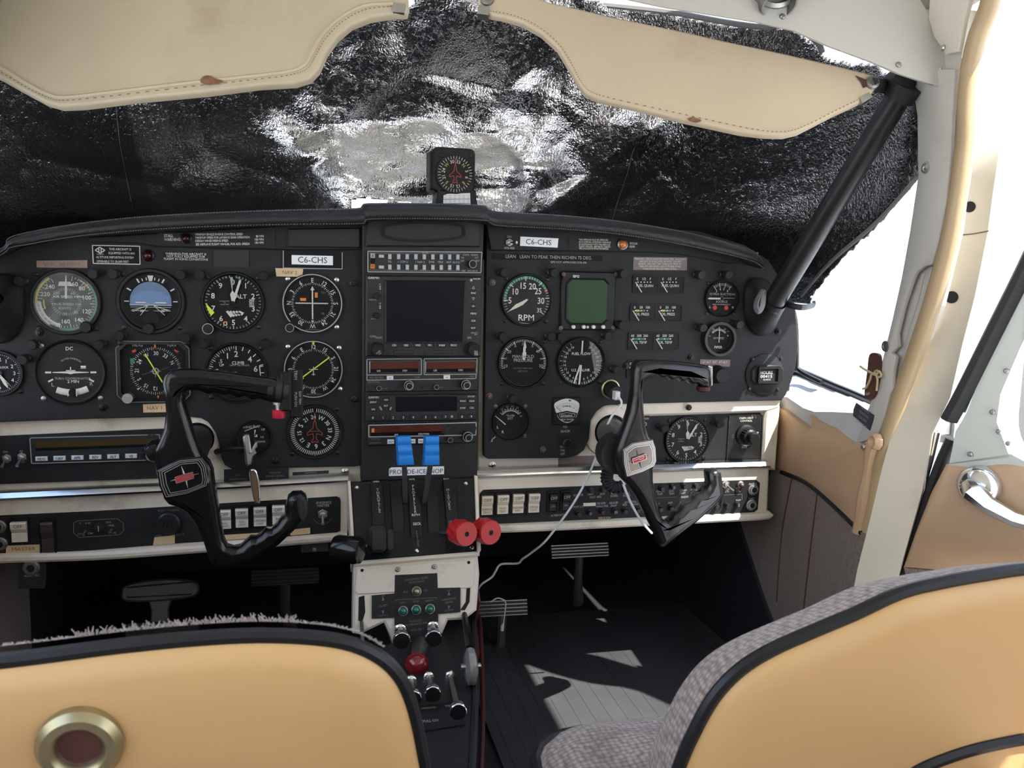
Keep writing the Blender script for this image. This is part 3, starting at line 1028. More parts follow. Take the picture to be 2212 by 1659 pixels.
def nz(x, y, s=1.0, k=0.0):
    return noise.noise(Vector((x*s, y*s, k)))
def ridge(x, y, s, k):
    return 1.0 - abs(noise.noise(Vector((x*s, y*s, k))))*2.0
FN_A, FN_Z = 440, 180
fv, ff = [], []
def foil_point(ia, iz):
    a = -1.50 + 3.60*ia/FN_A
    t = iz/FN_Z
    z = 0.60 + 0.46*t
    p = shell(a, z)
    x = p.x
    cen = math.exp(-((x - 0.03)/0.21)**4)
    # in the middle the sheet sags inwards and stands nearly upright at its lower edge
    if z < 0.90:
        w = cen*min(1.0, (0.90 - z)/0.10)
        p.y -= w*(0.92*max(0.0, 0.90 - z)*0.95)
    # broad folds
    d1 = noise.voronoi(Vector((x*6.0 + 1.7, z*7.5 + 0.3, 0.4)))[0]
    d2 = noise.voronoi(Vector((x*14.0 + 0.2, z*16.0 + 5.0, 2.4)))[0]
    f = 0.024*nz(x, z, 4.2, 3.1) + (0.016 + 0.030*cen)*min(1.0, d1[1] - d1[0]) + (0.003 + 0.007*cen)*min(1.0, d2[1] - d2[0]) + 0.004*nz(x, z, 19, 1.3)
    f += (0.0005 + 0.0008*cen)*ridge(x, z*1.3, 62, 2.0) + (0.0002 + 0.0004*cen)*nz(x, z*1.4, 120, 6.0)
    # hard creases fanning out from the middle of the screen
    for (x0, z0, dx, dz, h, wd) in ((-0.16, 0.80, 0.10, -0.14, 0.030, 0.09), (0.17, 0.84, -0.06, -0.12, 0.028, 0.09), (0.24, 0.76, 0.12, 0.10, 0.030, 0.07), (-0.40, 0.85, 0.01, -0.12, 0.016, 0.05)):
        L = math.hypot(dx, dz)
        ux, uz = dx/L, dz/L
        s_ = (x - x0)*ux + (z - z0)*uz
        d_ = abs(-(x - x0)*uz + (z - z0)*ux)
        if -0.08 < s_ < L + 0.08:
            e = min(1.0, (s_ + 0.08)/0.08, (L + 0.08 - s_)/0.08)
            f += h*e*max(0.0, 1 - d_/wd)
    p.y -= f
    p.x *= 1.0 - 0.35*abs(f)
    return p
for iz in range(FN_Z + 1):
    for ia in range(FN_A + 1):
        fv.append(foil_point(ia, iz))
# right hand edge of the sheet runs obliquely down to the panel corner
def proj(p):
    d = p - CAM
    w = d.dot(_F)
    return CX + F_PX*d.dot(_R)/w, CY + F_PX*d.dot(_D)/w
edge_pts = [WX(1990, 380, 0.590), WX(1900, 480, 0.585), WX(1800, 566, 0.580), WX(1735, 640, 0.575)]
def edge_z(y):
    if y <= edge_pts[0].y:
        return edge_pts[0].z
    for p, q in zip(edge_pts, edge_pts[1:]):
        if p.y <= y <= q.y:
            t = (y - p.y)/(q.y - p.y)
            return p.z + (q.z - p.z)*t
    return -1
def keep(p):
    # inboard the sheet reaches down behind the coaming; outboard it is cut along the sloping edge
    if p.x > 0.40:
        if p.y < -0.285:
            return False
        return p.z > edge_z(p.y) + 0.004*nz(p.y, p.z, 90, 4)
    # a gap at the lower edge lets daylight in
    return not (-0.092 < p.x < -0.030 and p.z < 0.743 - 0.008*((p.x + 0.066)/0.03)**2 + 0.003*nz(p.x, 1.0, 60, 2))
TOPX = ((-0.62, 1.03), (0.16, 1.03), (0.245, 1.010), (0.334, 1.003), (0.408, 0.990), (0.453, 0.981), (0.481, 0.980), (0.513, 0.957), (0.525, 0.942), (0.539, 0.930), (0.554, 0.922), (0.562, 0.917), (0.573, 0.897), (0.60, 0.86))
def topcut(p):
    # scalloped upper edge that leaves slits of sky
    if -0.042 < p.x < -0.008 and p.z > 0.980 + abs(p.x + 0.036)*1.2:
        return False
    lim = 1.03
    for (xa, za), (xb, zb) in zip(TOPX, TOPX[1:]):
        if xa <= p.x <= xb:
            lim = za + (zb - za)*(p.x - xa)/(xb - xa)
    return p.z < lim + 0.002*nz(p.x, p.y, 60, 3)
for iz in range(FN_Z):
    for ia in range(FN_A):
        k = iz*(FN_A+1) + ia
        c = (fv[k] + fv[k+FN_A+2])/2
        if keep(c) and topcut(c):
            ff.append((k, k+1, k+FN_A+2, k+FN_A+1))
fm = MB()
fm.v, fm.f = fv, ff
shade = thing('foil_shade', 'crumpled silver foil sunshade covering the windscreen', 'sunshade', (0, 0.28, 0.68))
fo = fm.build('foil_sheet', 'foil', shade, angle=1.2)
sol = fo.modifiers.new('thickness', 'SOLIDIFY')
sol.thickness = 0.002
sol.offset = 1.0
# grey bound hem along the sloping edge and the seams of the sheet
q = MB()
q.tube(smooth_pts([p + Vector((-0.004, 0, 0.0)) for p in edge_pts], 6), 0.0035, 6, flat=0.6)
q.build('hem', 'foil_edge', shade)
q = MB()
q.tube(smooth_pts([(0.245, -0.004, 1.010), (0.334, -0.023, 1.003), (0.408, -0.045, 0.990), (0.453, -0.069, 0.981), (0.481, -0.094, 0.980), (0.512, -0.112, 0.957), (0.523, -0.112, 0.942)], 5), 0.0042, 6, flat=0.5)
q.build('hem', 'foil_edge', shade)
q = MB()
q.tube([foil_point(int(FN_A*0.234), iz) + Vector((0, -0.0015, 0)) for iz in range(45, 138, 3)], 0.0012, 4)
q.build('seam', 'foil_edge', shade)
q = MB()
q.tube([foil_point(int(FN_A*0.561), iz) + Vector((0, -0.0015, 0)) for iz in range(45, 138, 3)], 0.0012, 4)
q.build('seam', 'foil_edge', shade)

# diagonal brace tubes beside the windscreen, each in a moulded boot on the panel
def brace(a, b, boot_pts, label, side):
    t = thing('brace_tube', label, 'brace tube', b)
    q = MB()
    q.tube([a, a + (b - a)*0.5, b], [0.0158, 0.0156, 0.0158], 20)
    q.build('tube', 'tube_black', t)
    q = MB()
    d = (b - a).normalized()
    q.tube([a - d*0.003, a + d*0.016], [0.0215, 0.020], 14)
    q.build('end_fitting', 'rubber_black', t)
    # boot: a drop-shaped moulding that rises to the tube
    q = MB()
    base = boot_pts
    n = len(base)
    cu = sum(p[0] for p in base)/n
    cv = sum(p[1] for p in base)/n
    top = b - d*0.012
    rows = [[PN.p(u, v, 0.0) for u, v in base], [PN.p(u, v, 0.006) for u, v in base]]
    ins = [(cu + (u-cu)*0.90, cv + (v-cv)*0.90) for u, v in base]
    rows.append([PN.p(u, v, 0.010) for u, v in ins])
    for s_ in (0.35, 0.7, 1.0):
        r = []
        for u, v in ins:
            P0 = PN.p(u, v, 0.010)
            w = Vector((u - cu, 0, v - cv))
            w = w - d*w.dot(d)
            P1 = top + w.normalized()*0.0185
            e = s_**0.8
            r.append(P0.lerp(P1, e))
        rows.append(r)
    q.loft(rows, True)
    q.build('boot', 'vinyl_black', t, angle=1.0)
    return t
a_ = WX(1955, 186, 0.560)
b_ = WY(1664, 664, -0.040)
bt = [PN.px(*p) for p in sm2([(1612, 612), (1640, 600), (1672, 625), (1678, 668), (1672, 705), (1650, 724), (1628, 722), (1612, 700), (1605, 660)], 3, True)]
br = brace(a_, b_, bt, 'black diagonal brace tube between panel and door post on the right', 1)
q = MB()
u, v = PN.px(1639, 704)
screw(q, PN, u, v, 0.0032, 0.017, 0.003)
q.build('screw', 'dull_metal', br)
q = MB()
lp = [WY(1648, 627, -0.05), WY(1637, 645, -0.052), WY(1633, 662, -0.054), WY(1638, 673, -0.056), WY(1646, 662, -0.057), WY(1649, 642, -0.055), WY(1650, 627, -0.05)]
q.tube(smooth_pts(lp, 4), 0.0022, 6, flat=2.2)
q.build('strap_loop', 'dim_print', br)
a2 = Vector((-0.555, a_.y, a_.z))
b2 = Vector((-b_.x - 0.026, b_.y, b_.z - 0.016))
bt2 = [(-u - 0.020, v - 0.016) for u, v in bt][::-1]
bl = brace(a2, b2, bt2, 'black brace tube boot at the far left of the panel', -1)
# rim of the side window moulding beside the right boot
q = MB()
q.tube(smooth_pts([WY(1668, 640, -0.03), WY(1698, 656, -0.05), WY(1730, 664, -0.07), WX(1756, 660, 0.578), WX(1758, 652, 0.580)], 5), 0.0045, 8, flat=0.6)
q.build('rim', 'vinyl_black', br)

# ================================================================== sun visors
def visor(name, label, fr, out, thick, material, stitch, clips, holes, hem):
    t = thing(name, label, 'sun visor', fr.p(*fr.px(*out[0]), 0), 'pair of cream sun visors')
    o2 = fr.pts(out)
    area = sum(o2[i-1][0]*o2[i][1] - o2[i][0]*o2[i-1][1] for i in range(len(o2)))
    if area < 0:
        o2 = o2[::-1]
    q = MB()
    rows = []
    for ins_, d in ((0.0, -thick/2), (0.0, thick/2 - 0.003), (0.001, thick/2 - 0.001), (0.003, thick/2)):
        oo = inset(o2, ins_) if ins_ else o2
        rows.append([fr.p(a, b, d) for a, b in oo])
    q.loft(rows, True)
    tri = tessellate_polygon([[Vector((a, b, 0)) for a, b in o2]])
    def up(t):
        (a, b), (c, d), (e, f) = o2[t[0]], o2[t[1]], o2[t[2]]
        return tuple(t) if (c-a)*(f-b) - (d-b)*(e-a) > 0 else (t[0], t[2], t[1])
    tri = [up(t) for t in tri]
    q.add(rows[-1], tri)
    q.add(rows[0], [(t[0], t[2], t[1]) for t in tri])
    q.build('body', material, t, angle=0.9)
    if hem:
        q = MB()
        q.tube([fr.p(*fr.px(*p), thick/2 + 0.0002) for p in sm2(hem, 8)], 0.0028, 6)
        q.build('bead', material, t)
    q = MB()
    pl = [fr.px(*p) for p in sm2(stitch, 14)]
    for i in range(0, len(pl) - 1):
        if i % 2 == 0:
            a, b = Vector(pl[i]), Vector(pl[i+1])
            q.line(fr, tuple(a), tuple(a.lerp(b, 0.8)), 0.0009, thick/2 + 0.0012)
    q.build('stitching', 'thread', t, smooth=False)
    for c in clips:
        q = MB()
        q.prism(fr, fr.pts(c), -thick/2 - 0.001, thick/2 + 0.002)
        q.build('metal_clip', 'steel', t, smooth=False)
    for a, b in holes:
        q = MB()
        u, v = fr.px(a, b)
        q.lathe(fr, u, v, [(0.0085, thick/2), (0.008, thick/2 + 0.003), (0.005, thick/2 + 0.004), (0.0045, thick/2 + 0.001), (0, thick/2 + 0.001)], 16)
        q.build('pivot_bolt', 'dull_metal', t)
    return t
VR = Frame(WY(1040, 60, -0.13), WX(1880, 220, 0.51) - WY(1040, 60, -0.13), (0, 0.30, 1))
orr = [(1036, -40), (1130, -10), (1192, 10), (1327, 41), (1481, 73), (1560, 91), (1700, 121), (1804, 145), (1865, 160), (1893, 168), (1900, 180), (1884, 200), (1872, 214), (1855, 225), (1800, 250), (1752, 275), (1722, 290), (1692, 297), (1650, 296), (1600, 290), (1480, 264),
       (1360, 234), (1290, 218), (1264, 206), (1246, 180), (1232, 155), (1205, 110), (1170, 78), (1130, 55), (1085, 42), (1040, 34), (1032, 20)]
vR = visor('sun_visor', 'plain cream sun visor on the right, tapering to the centre', VR, orr, 0.010, 'visor_tan',
      [(1060, 30), (1110, 40), (1160, 62), (1205, 100), (1232, 140), (1250, 175), (1270, 200), (1310, 215), (1420, 240), (1520, 262), (1620, 283), (1690, 289), (1740, 274), (1800, 244), (1850, 220)],
      [[(1034, 17), (1057, 22), (1055, 40), (1031, 36)], [(1852, 217), (1872, 206), (1880, 215), (1858, 229)]], [(1052, 5), (1880, 184)], None)
VL = Frame(WX(0, 120, -0.50), WY(860, 30, -0.13) - WX(0, 120, -0.50), (0, 0.30, 1))
oll = [(-80, 5), (200, -5), (500, -40), (880, -40), (884, 20), (878, 36), (850, 36), (800, 44), (760, 60), (730, 85), (705, 120), (690, 155), (672, 175), (640, 185), (560, 190), (450, 204), (300, 218), (180, 233), (135, 235), (100, 225), (50, 198), (0, 170), (-80, 130)]
vL = visor('sun_visor', 'cream sun visor on the left with a dark dotted hem', VL, oll, 0.012, 'visor_cream',
      [(-80, 120), (0, 158), (60, 193), (110, 217), (150, 223), (260, 212), (400, 195), (520, 182), (620, 170), (664, 156), (682, 130), (704, 92), (740, 55), (790, 28), (850, 21)],
      [[(848, 14), (875, 16), (874, 36), (850, 34)]], [], [(-80, 112), (0, 148), (60, 184), (110, 210), (150, 216), (260, 204), (400, 187), (520, 174), (620, 162), (658, 148), (675, 122), (697, 84), (735, 47), (788, 20), (850, 15)])
q = MB()
q.flat(VL, VL.pts(sm2([(438, 180), (446, 172), (460, 172), (470, 178), (488, 183), (474, 189), (452, 191), (440, 187)], 3, True)), 0.0090)
q.build('rust_stain', 'rust', vL, smooth=False)
q = MB()
q.flat(VR, VR.pts(sm2([(1482, 262), (1494, 258), (1512, 265), (1502, 270), (1490, 268)], 3, True)), 0.0064)
q.build('rust_stain', 'rust', vR, smooth=False)
q = MB()
q.flat(VR, VR.pts([(1842, 168), (1862, 176), (1872, 180), (1868, 192), (1860, 196), (1855, 184)]), 0.0064)
q.build('worn_spot', 'leather_brown', vR, smooth=False)
# visor pivot arm on the right
q = MB()
arm = thing('visor_arm', 'dark visor hinge bracket beside the top of the brace tube', 'bracket', WX(1935, 180, 0.55))
q.tube([VR.p(*VR.px(1880, 184), 0.004), WX(1910, 186, 0.545), WX(1942, 176, 0.560)], [0.008, 0.010, 0.016], 8)
q.build('arm', 'rubber_black', arm)
q = MB()
q.lathe(Frame(WX(1942, 178, 0.556), X_, Z_), 0, 0, [(0.016, -0.01), (0.016, 0.012), (0.010, 0.016), (0, 0.016)], 14)
q.build('pivot', 'rubber_black', arm)

# ================================================================== glareshield
GY = -0.045
gt = [(-60, 560), (4, 535), (14, 516), (40, 505), (110, 490), (200, 476), (320, 464), (460, 456), (620, 450), (770, 447), (786, 440), (800, 436), (915, 436), (1040, 440), (1056, 446), (1080, 454), (1200, 461), (1320, 472), (1440, 490), (1540, 512), (1620, 536), (1642, 552), (1652, 566)]
gb = [(-60, 590), (8, 548), (24, 536), (60, 530), (120, 520), (200, 510), (320, 500), (460, 493), (620, 489), (770, 488), (788, 484), (802, 478), (915, 477), (1040, 480), (1058, 486), (1082, 492), (1200, 498), (1320, 508), (1440, 526), (1540, 546), (1616, 564), (1636, 572), (1648, 580)]
gsd = thing('glareshield', 'black padded vinyl glareshield with white stitching over the panel', 'glareshield', (0, 0.0, 0.70))
rows = []
lipf = []
for (ax, ay), (bx_, by) in zip(gt, gb):
    cenf = math.exp(-((ax - 918)/135.0)**8)
    y = GY - 0.014*cenf
    A, B = WY(ax, ay, y), WY(bx_, by, y)
    h = A.z - B.z
    e = max(0.0, min(1.0, (abs(A.x) - 0.40)/0.2))
    yb = 0.26 - 0.26*e
    r = [Vector((B.x, 0.012, B.z + 0.006)), Vector((B.x, y + 0.020, B.z + 0.001)), Vector((B.x, y + 0.006, B.z)), Vector((B.x, y - 0.001, B.z + h*0.16)), Vector((B.x, y - 0.003, B.z + h*0.40)),
         Vector((A.x, y - 0.0005, B.z + h*0.62)), Vector((A.x, y + 0.006, A.z - h*0.14)), Vector((A.x, y + 0.018, A.z - h*0.01)), Vector((A.x, y + 0.045, A.z)), Vector((A.x, yb, A.z - 0.006)), Vector((A.x, yb, A.z - 0.03))]
    rows.append(r)
    lipf.append((r[4], r[6], r[2]))
rows_s = []
for k in range(11):
    cl = smooth_pts([r[k] for r in rows], 4)
    rows_s.append(cl)
q = MB()
q.loft([list(r) for r in zip(*rows_s)])
q.build('padding', 'vinyl_black', gsd, angle=1.1)
for k, off in ((6, Vector((0, -0.0016, 0.0014))), (3, Vector((0, -0.0016, -0.0012)))):
    q = MB()
    ln = smooth_pts([r[k] for r in rows], 24)
    acc = 0.0
    for i in range(len(ln) - 1):
        seg = ln[i+1] - ln[i]
        n_ = max(1, int(seg.length/0.0062))
        for j in range(n_):
            a = ln[i] + seg*(j/n_)
            b = ln[i] + seg*((j + 0.6)/n_)
            q.tube([a + off, b + off], 0.0006, 4, cap=False)
    so = q.build('stitching', 'thread_grey', gsd, smooth=False)
    so['kind'] = 'stuff'
q = MB()
q.tube(smooth_pts([(r[4] + r[5])/2 + Vector((0, 0.0018, 0)) for r in rows], 6), 0.0018, 5)
q.build('seam', 'rubber_black', gsd)
# end caps of the padding show a worn blue-grey sheen
# deck between padding and windscreen
q = MB()
dr = []
for i in range(25):
    x = -0.56 + 1.12*i/24
    yy = 0.30*max(0.0, 1 - abs(x/0.60)**2.7)**(1/2.7) + 0.02
    zz = 0.685 - 0.09*max(0, abs(x) - 0.36)**1.2*4
    dr.append([Vector((x, 0.0, zz)), Vector((x, max(yy, 0.02), zz - 0.01)), Vector((x, max(yy, 0.02) + 0.06, zz - 0.03))])
q.loft(dr)
q.build('deck', 'vinyl_black', gsd)

# ================================================================== compass on the coaming
cp = thing('vertical_card_compass', 'black vertical card compass standing on the glareshield centre', 'compass', WY(982, 450, 0.03))
CF = Frame(WY(982, 385, 0.03), (1, 0.06, 0), Z_)
kk = CF.k(982, 385)
q = MB()
q.slab(CF, rrect(*CF.px(981, 368), 94*kk, 96*kk, 12*kk), -0.045, 0.0, 0.003)
q.slab(CF, CF.pts([(946, 410), (1028, 410), (1034, 456), (940, 452)]), -0.03, 0.0, 0.002)
q.build('housing', 'bezel_black', cp)
q = MB()
q.box(CF, *CF.px(937, 368), 12*kk, 82*kk, -0.035, -0.006, 0.002)
q.build('side_block', 'bezel_black', cp)
cu, cv = CF.px(983, 376)
R = 40*kk
q = MB()
q.lathe(CF, cu, cv, [(R*1.06, 0.0), (R*1.06, 0.003), (R*0.98, 0.003), (R*0.96, 0.0006)], 40)
q.build('bezel_ring', 'bezel_black', cp)
q = MB()
q.disc(CF, cu, cv, R*0.97, 0.0006, 40)
q.build('dial', 'dial_grey', cp, smooth=False)
q = MB()
for i in range(36):
    a = math.radians(i*10 + 4)
    q.line(CF, (cu + R*0.80*math.sin(a), cv + R*0.80*math.cos(a)), (cu + R*0.97*math.sin(a), cv + R*0.97*math.cos(a)), 0.0008, 0.0012)
qg = MB()
for i, t in enumerate(('33', 'N', '3', '6', 'E', '12', '15', 'S', '21', '24', 'W', '30')):
    a = i*30 + 14
    r = R*0.66
    tgt = qg if t in 'NESW' else q
    tgt.text(CF, t, cu + r*math.sin(math.radians(a)), cv + r*math.cos(math.radians(a)), R*0.17, 0.0012, rot=a, bold=1)
q.build('markings', 'off_white', cp, smooth=False)
qg.build('cardinal_letters', 'gold_print', cp, smooth=False)
def plane_outline(mb, fr, u, v, s, w, d, rot=0):
    pts = [(0, 1.0), (0.10, 0.75), (0.13, 0.35), (0.62, -0.12), (0.60, -0.28), (0.14, -0.14), (0.10, -0.55), (0.26, -0.78), (0.24, -0.90), (0, -0.80), (-0.24, -0.90), (-0.26, -0.78), (-0.10, -0.55), (-0.14, -0.14), (-0.60, -0.28), (-0.62, -0.12), (-0.13, 0.35), (-0.10, 0.75)]
    f2 = fr.at(u, v, 0, rot)
    mb.poly(f2, [(a*s, b*s) for a, b in pts], w, d, True)
q = MB()
plane_outline(q, CF, cu, cv - R*0.02, R*0.52, 0.0008, 0.0014)
q.line(CF, (cu, cv + R*0.50), (cu, cv + R*0.80), 0.0014, 0.0014)
q.build('aircraft_symbol', 'red_line', cp, smooth=False)
q = MB()
for a, b in ((949, 336), (1017, 338), (948, 413), (1019, 414)):
    screw(q, CF, *CF.px(a, b), 0.0022, 0.0)
q.build('screws', 'dark_screw', cp)
# deviation card
dc = thing('deviation_card', 'small printed white card under the compass dial', 'card', WY(986, 432, 0.028))
q = MB()
q.prism(CF, CF.pts([(958, 422), (966, 419), (1015, 417), (1016, 446), (957, 446)]), 0.0002, 0.0012)
q.build('paper', 'label_white', dc, smooth=False)
q = MB()
for y in (430.5, 440):
    q.line(CF, CF.px(957, y), CF.px(1015, y - 0.6), 0.0006, 0.0015)
for r, y in enumerate((422.5, 427, 433.5, 437.5)):
    for c in range(6):
        q.text(CF, random.choice(('030', '060', '120', '150', '33', '24')), *CF.px(962 + c*9.8, y), 0.0011, 0.0015, sx=1.1)
q.text(CF, 'RADIO ON', *CF.px(968, 443.5), 0.0012, 0.0015)
q.build('print', 'ink', dc, smooth=False)
# ================================================================== instrument panel body
panel = thing('instrument_panel', 'black instrument panel in a beige frame with chrome strips', 'instrument panel', (0, 0.02, 0.24))
def plate(name, material, fr, pts, d0, d1, ch=0.0, parent=None, smooth=True):
    q = MB()
    if ch:
        q.slab(fr, pts, d0, d1, ch)
    else:
        q.prism(fr, pts, d0, d1)
    return q.build(name, material, panel if parent is None else parent, smooth=smooth, angle=0.7)
BK = Frame((0, 0.014, 0), X_, Z_)          # beige base plane
# beige base plates behind the black flight panels
plate('base_plate', 'beige', BK, BK.pts([(-150, 600), (783, 540), (783, 1042), (-150, 1072)]), -0.012, 0.0)
plate('base_plate', 'beige', BK, BK.pts([(1030, 560), (1640, 545), (1690, 850), (1684, 868), (1670, 1016), (1030, 1024)]), -0.012, 0.0, 0.003)
# black flight panels
lp = BK.pts([(-150, 660), (-60, 600), (10, 556), (60, 532), (200, 506), (400, 490), (600, 484), (783, 480), (783, 990), (776, 1001), (765, 1003), (620, 1006), (505, 1010), (488, 1000), (480, 985), (478, 960), (468, 930), (452, 908), (436, 899), (400, 896), (200, 901), (-150, 914)])
plate('flight_panel', 'panel_black', BK, lp, 0.0005, 0.014, 0.001)
rp = BK.pts([(1047, 470), (1500, 500), (1600, 530), (1650, 562), (1688, 620), (1708, 670), (1714, 745), (1708, 790), (1700, 820), (1688, 850), (1678, 862), (1500, 866), (1330, 870), (1300, 872), (1282, 886), (1270, 905), (1266, 945), (1256, 968), (1240, 980), (1215, 985), (1050, 987), (1042, 982), (1041, 960)])
plate('engine_panel', 'panel_black', BK, rp, 0.0005, 0.014, 0.001)
# raised beige collars around the control shafts
for (a, b, r0, r1) in ((428, 945, 34, 56), (1316, 930, 36, 60)):
    u, v = BK.px(a, b)
    k = BK.k(a, b)
    q = MB()
    q.lathe(BK, u, v, [(r1*k, 0.0), (r1*k*0.96, 0.006), (r1*k*0.80, 0.010), (r0*k*1.04, 0.010), (r0*k, 0.004)], 32)
    q.build('shaft_collar', 'beige', panel)
    q = MB()
    q.disc(BK, u, v, r0*k*1.02, 0.0045, 28)
    q.build('shaft_opening', 'void_black', panel, smooth=False)
# recessed black plate round the right altimeter
plate('lower_right_plate', 'panel_black', BK, BK.pts([(1378, 900), (1640, 891), (1645, 898), (1640, 1000), (1634, 1005), (1385, 1008)]), 0.0, 0.0035)
# raised beige border of the recess
for nm, pts in (('recess_border', [(1330, 866), (1682, 858), (1678, 880), (1650, 888), (1380, 897), (1340, 892)]), ('recess_border', [(1650, 886), (1680, 876), (1670, 1014), (1640, 1006), (1646, 900)])):
    plate(nm, 'beige', BK, BK.pts(pts), 0.0, 0.009, 0.003)
# left lower black autopilot plate
plate('lower_left_plate', 'panel_black', BK, BK.pts([(-150, 948), (340, 926), (392, 924), (392, 1012), (340, 1032), (-150, 1050)]), 0.0, 0.004)

# lower switch sub-panels
LS = Frame((0, -0.004, 0), X_, Z_)
llow = LS.pts([(-150, 1076), (340, 1058), (755, 1036), (757, 1148), (750, 1158), (640, 1168), (380, 1190), (200, 1202), (-150, 1220)])
plate('switch_subpanel', 'beige', LS, llow, -0.018, 0.0, 0.004)
rlow = LS.pts([(1026, 1030), (1300, 1020), (1664, 1006), (1660, 1112), (1650, 1120), (1400, 1130), (1200, 1140), (1062, 1148), (1036, 1140)])
plate('switch_subpanel', 'beige', LS, rlow, -0.018, 0.0, 0.004)
plate('switch_plate', 'panel_black', LS, LS.pts([(-150, 1120), (200, 1104), (400, 1092), (660, 1076), (728, 1072), (736, 1080), (735, 1145), (728, 1150), (660, 1156), (400, 1172), (200, 1188), (-150, 1206)]), 0.0, 0.0012)
plate('switch_plate', 'panel_black', LS, LS.pts([(1044, 1058), (1310, 1048), (1632, 1036), (1641, 1043), (1636, 1100), (1628, 1106), (1400, 1116), (1100, 1130), (1044, 1132), (1036, 1124), (1036, 1066)]), 0.0, 0.0012)
# rounded lower lips
for pts in ([(-150, 1216), (0, 1206), (200, 1200), (380, 1188), (560, 1174), (750, 1158)], [(1036, 1143), (1200, 1137), (1400, 1127), (1640, 1115), (1656, 1111)]):
    q = MB()
    q.tube(smooth_pts([WY(a, b, -0.006) for a, b in pts], 4), 0.0066, 10)
    q.build('lower_lip', 'beige', panel)
# chrome strips
for pts in ([(-150, 1088), (0, 1078), (350, 1061), (600, 1047), (752, 1038)], [(1026, 1027), (1200, 1020), (1450, 1013), (1664, 1007)]):
    q = MB()
    rows = []
    for a, b in pts:
        p = WY(a, b, -0.012)
        rows.append([p + Vector((0, 0.018, 0.0075)), p + Vector((0, 0.004, 0.0065)), p + Vector((0, 0.0, 0.003)), p + Vector((0, -0.0015, 0.001)), p + Vector((0, 0.0, -0.002)), p + Vector((0, 0.003, -0.0035)), p + Vector((0, 0.018, -0.0035))])
    q.loft(rows)
    q.build('chrome_strip', 'chrome_strip', panel, angle=0.5)
# eyebrow strips below the padding
EB = Frame((0, -0.006, 0), X_, Z_)
plate('eyebrow_panel', 'panel_black', EB, EB.pts([(190, 512), (400, 500), (600, 488), (783, 486), (783, 540), (620, 540), (335, 533), (300, 526), (190, 524)]), -0.012, 0.0, 0.0015)
plate('eyebrow_panel', 'panel_black', EB, EB.pts([(1050, 486), (1200, 496), (1330, 506), (1450, 522), (1540, 542), (1600, 560), (1580, 570), (1470, 550), (1400, 545), (1060, 541)]), -0.012, 0.0, 0.0015)
plate('blank_cover', 'radio_black', EB, EB.pts([(622, 494), (778, 492), (778, 536), (622, 534)]), 0.0, 0.003, 0.0015)
plate('blank_cover', 'radio_black', PN, PN.pts([(462, 541), (538, 541), (538, 577), (462, 576)]), 0.0, 0.002)

# central radio column
CS = Frame((0, -0.016, 0), X_, Z_)
plate('centre_column', 'radio_black', CS, CS.pts([(783, 478), (1046, 478), (1036, 800), (1031, 1034), (780, 1040), (783, 800)]), -0.028, 0.0, 0.0015)
# upper vent cover with its recessed spindle shape
q = MB()
q.slab(CS, CS.pts([(792, 470), (1038, 472), (1036, 534), (790, 533)]), 0.0, 0.005, 0.002)
q.build('vent_cover', 'radio_black', panel)
sp = sm2([(824, 498), (828, 487), (860, 481), (912, 478), (965, 481), (998, 487), (1003, 499), (1000, 512), (965, 520), (912, 523), (862, 520), (828, 512)], 4, True)
q = MB()
pts = CS.pts(sp)
ins = inset(pts if sum(pts[i-1][0]*pts[i][1] - pts[i][0]*pts[i-1][1] for i in range(len(pts))) > 0 else pts[::-1], 0.0035)
out = pts if sum(pts[i-1][0]*pts[i][1] - pts[i][0]*pts[i-1][1] for i in range(len(pts))) > 0 else pts[::-1]
q.loft([[CS.p(a, b, 0.005) for a, b in out], [CS.p(a, b, 0.0085) for a, b in out], [CS.p(a, b, 0.0085) for a, b in ins], [CS.p(a, b, 0.0055) for a, b in ins]], True)
q.build('vent_rim', 'void_black', panel, angle=0.9)
q = MB()
q.flat(CS, ins, 0.0056)
q.build('vent_face', 'radio_black', panel, smooth=False)

# panel screws in the beige frame
for a, b in ((745, 1019), (1063, 1005), (1343, 881), (1655, 873)):
    u, v = BK.px(a, b)
    q = MB()
    q.lathe(BK, u, v, [(0.0055, 0.0), (0.0055, 0.0012), (0.0042, 0.0016), (0.0038, 0.0008), (0.0015, 0.0016), (0, 0.002)], 18)
    o = q.build('screw', 'brass_rust' if a > 1300 else 'steel', panel)
    q = MB()
    cross(q, BK, u, v, 0.003, 0.0024)
    q.build('slot', 'void_black', o, smooth=False)
# worn panel bolts
for a, b in ((85, 718), (1063, 610), (1056, 855), (1172, 970), (222, 880), (595, 995), (762, 612), (765, 862), (1680, 716), (1352, 790), (1492, 772), (1487, 880)):
    u, v = PN.px(a, b)
    q = MB()
    q.lathe(PN, u, v, [(0.0048, 0.0), (0.0048, 0.0025), (0.003, 0.003), (0.0026, 0.0055), (0, 0.006)], 8)
    q.build('panel_bolt', 'brass_rust' if 1040 < a < 1200 else 'dark_screw', panel)

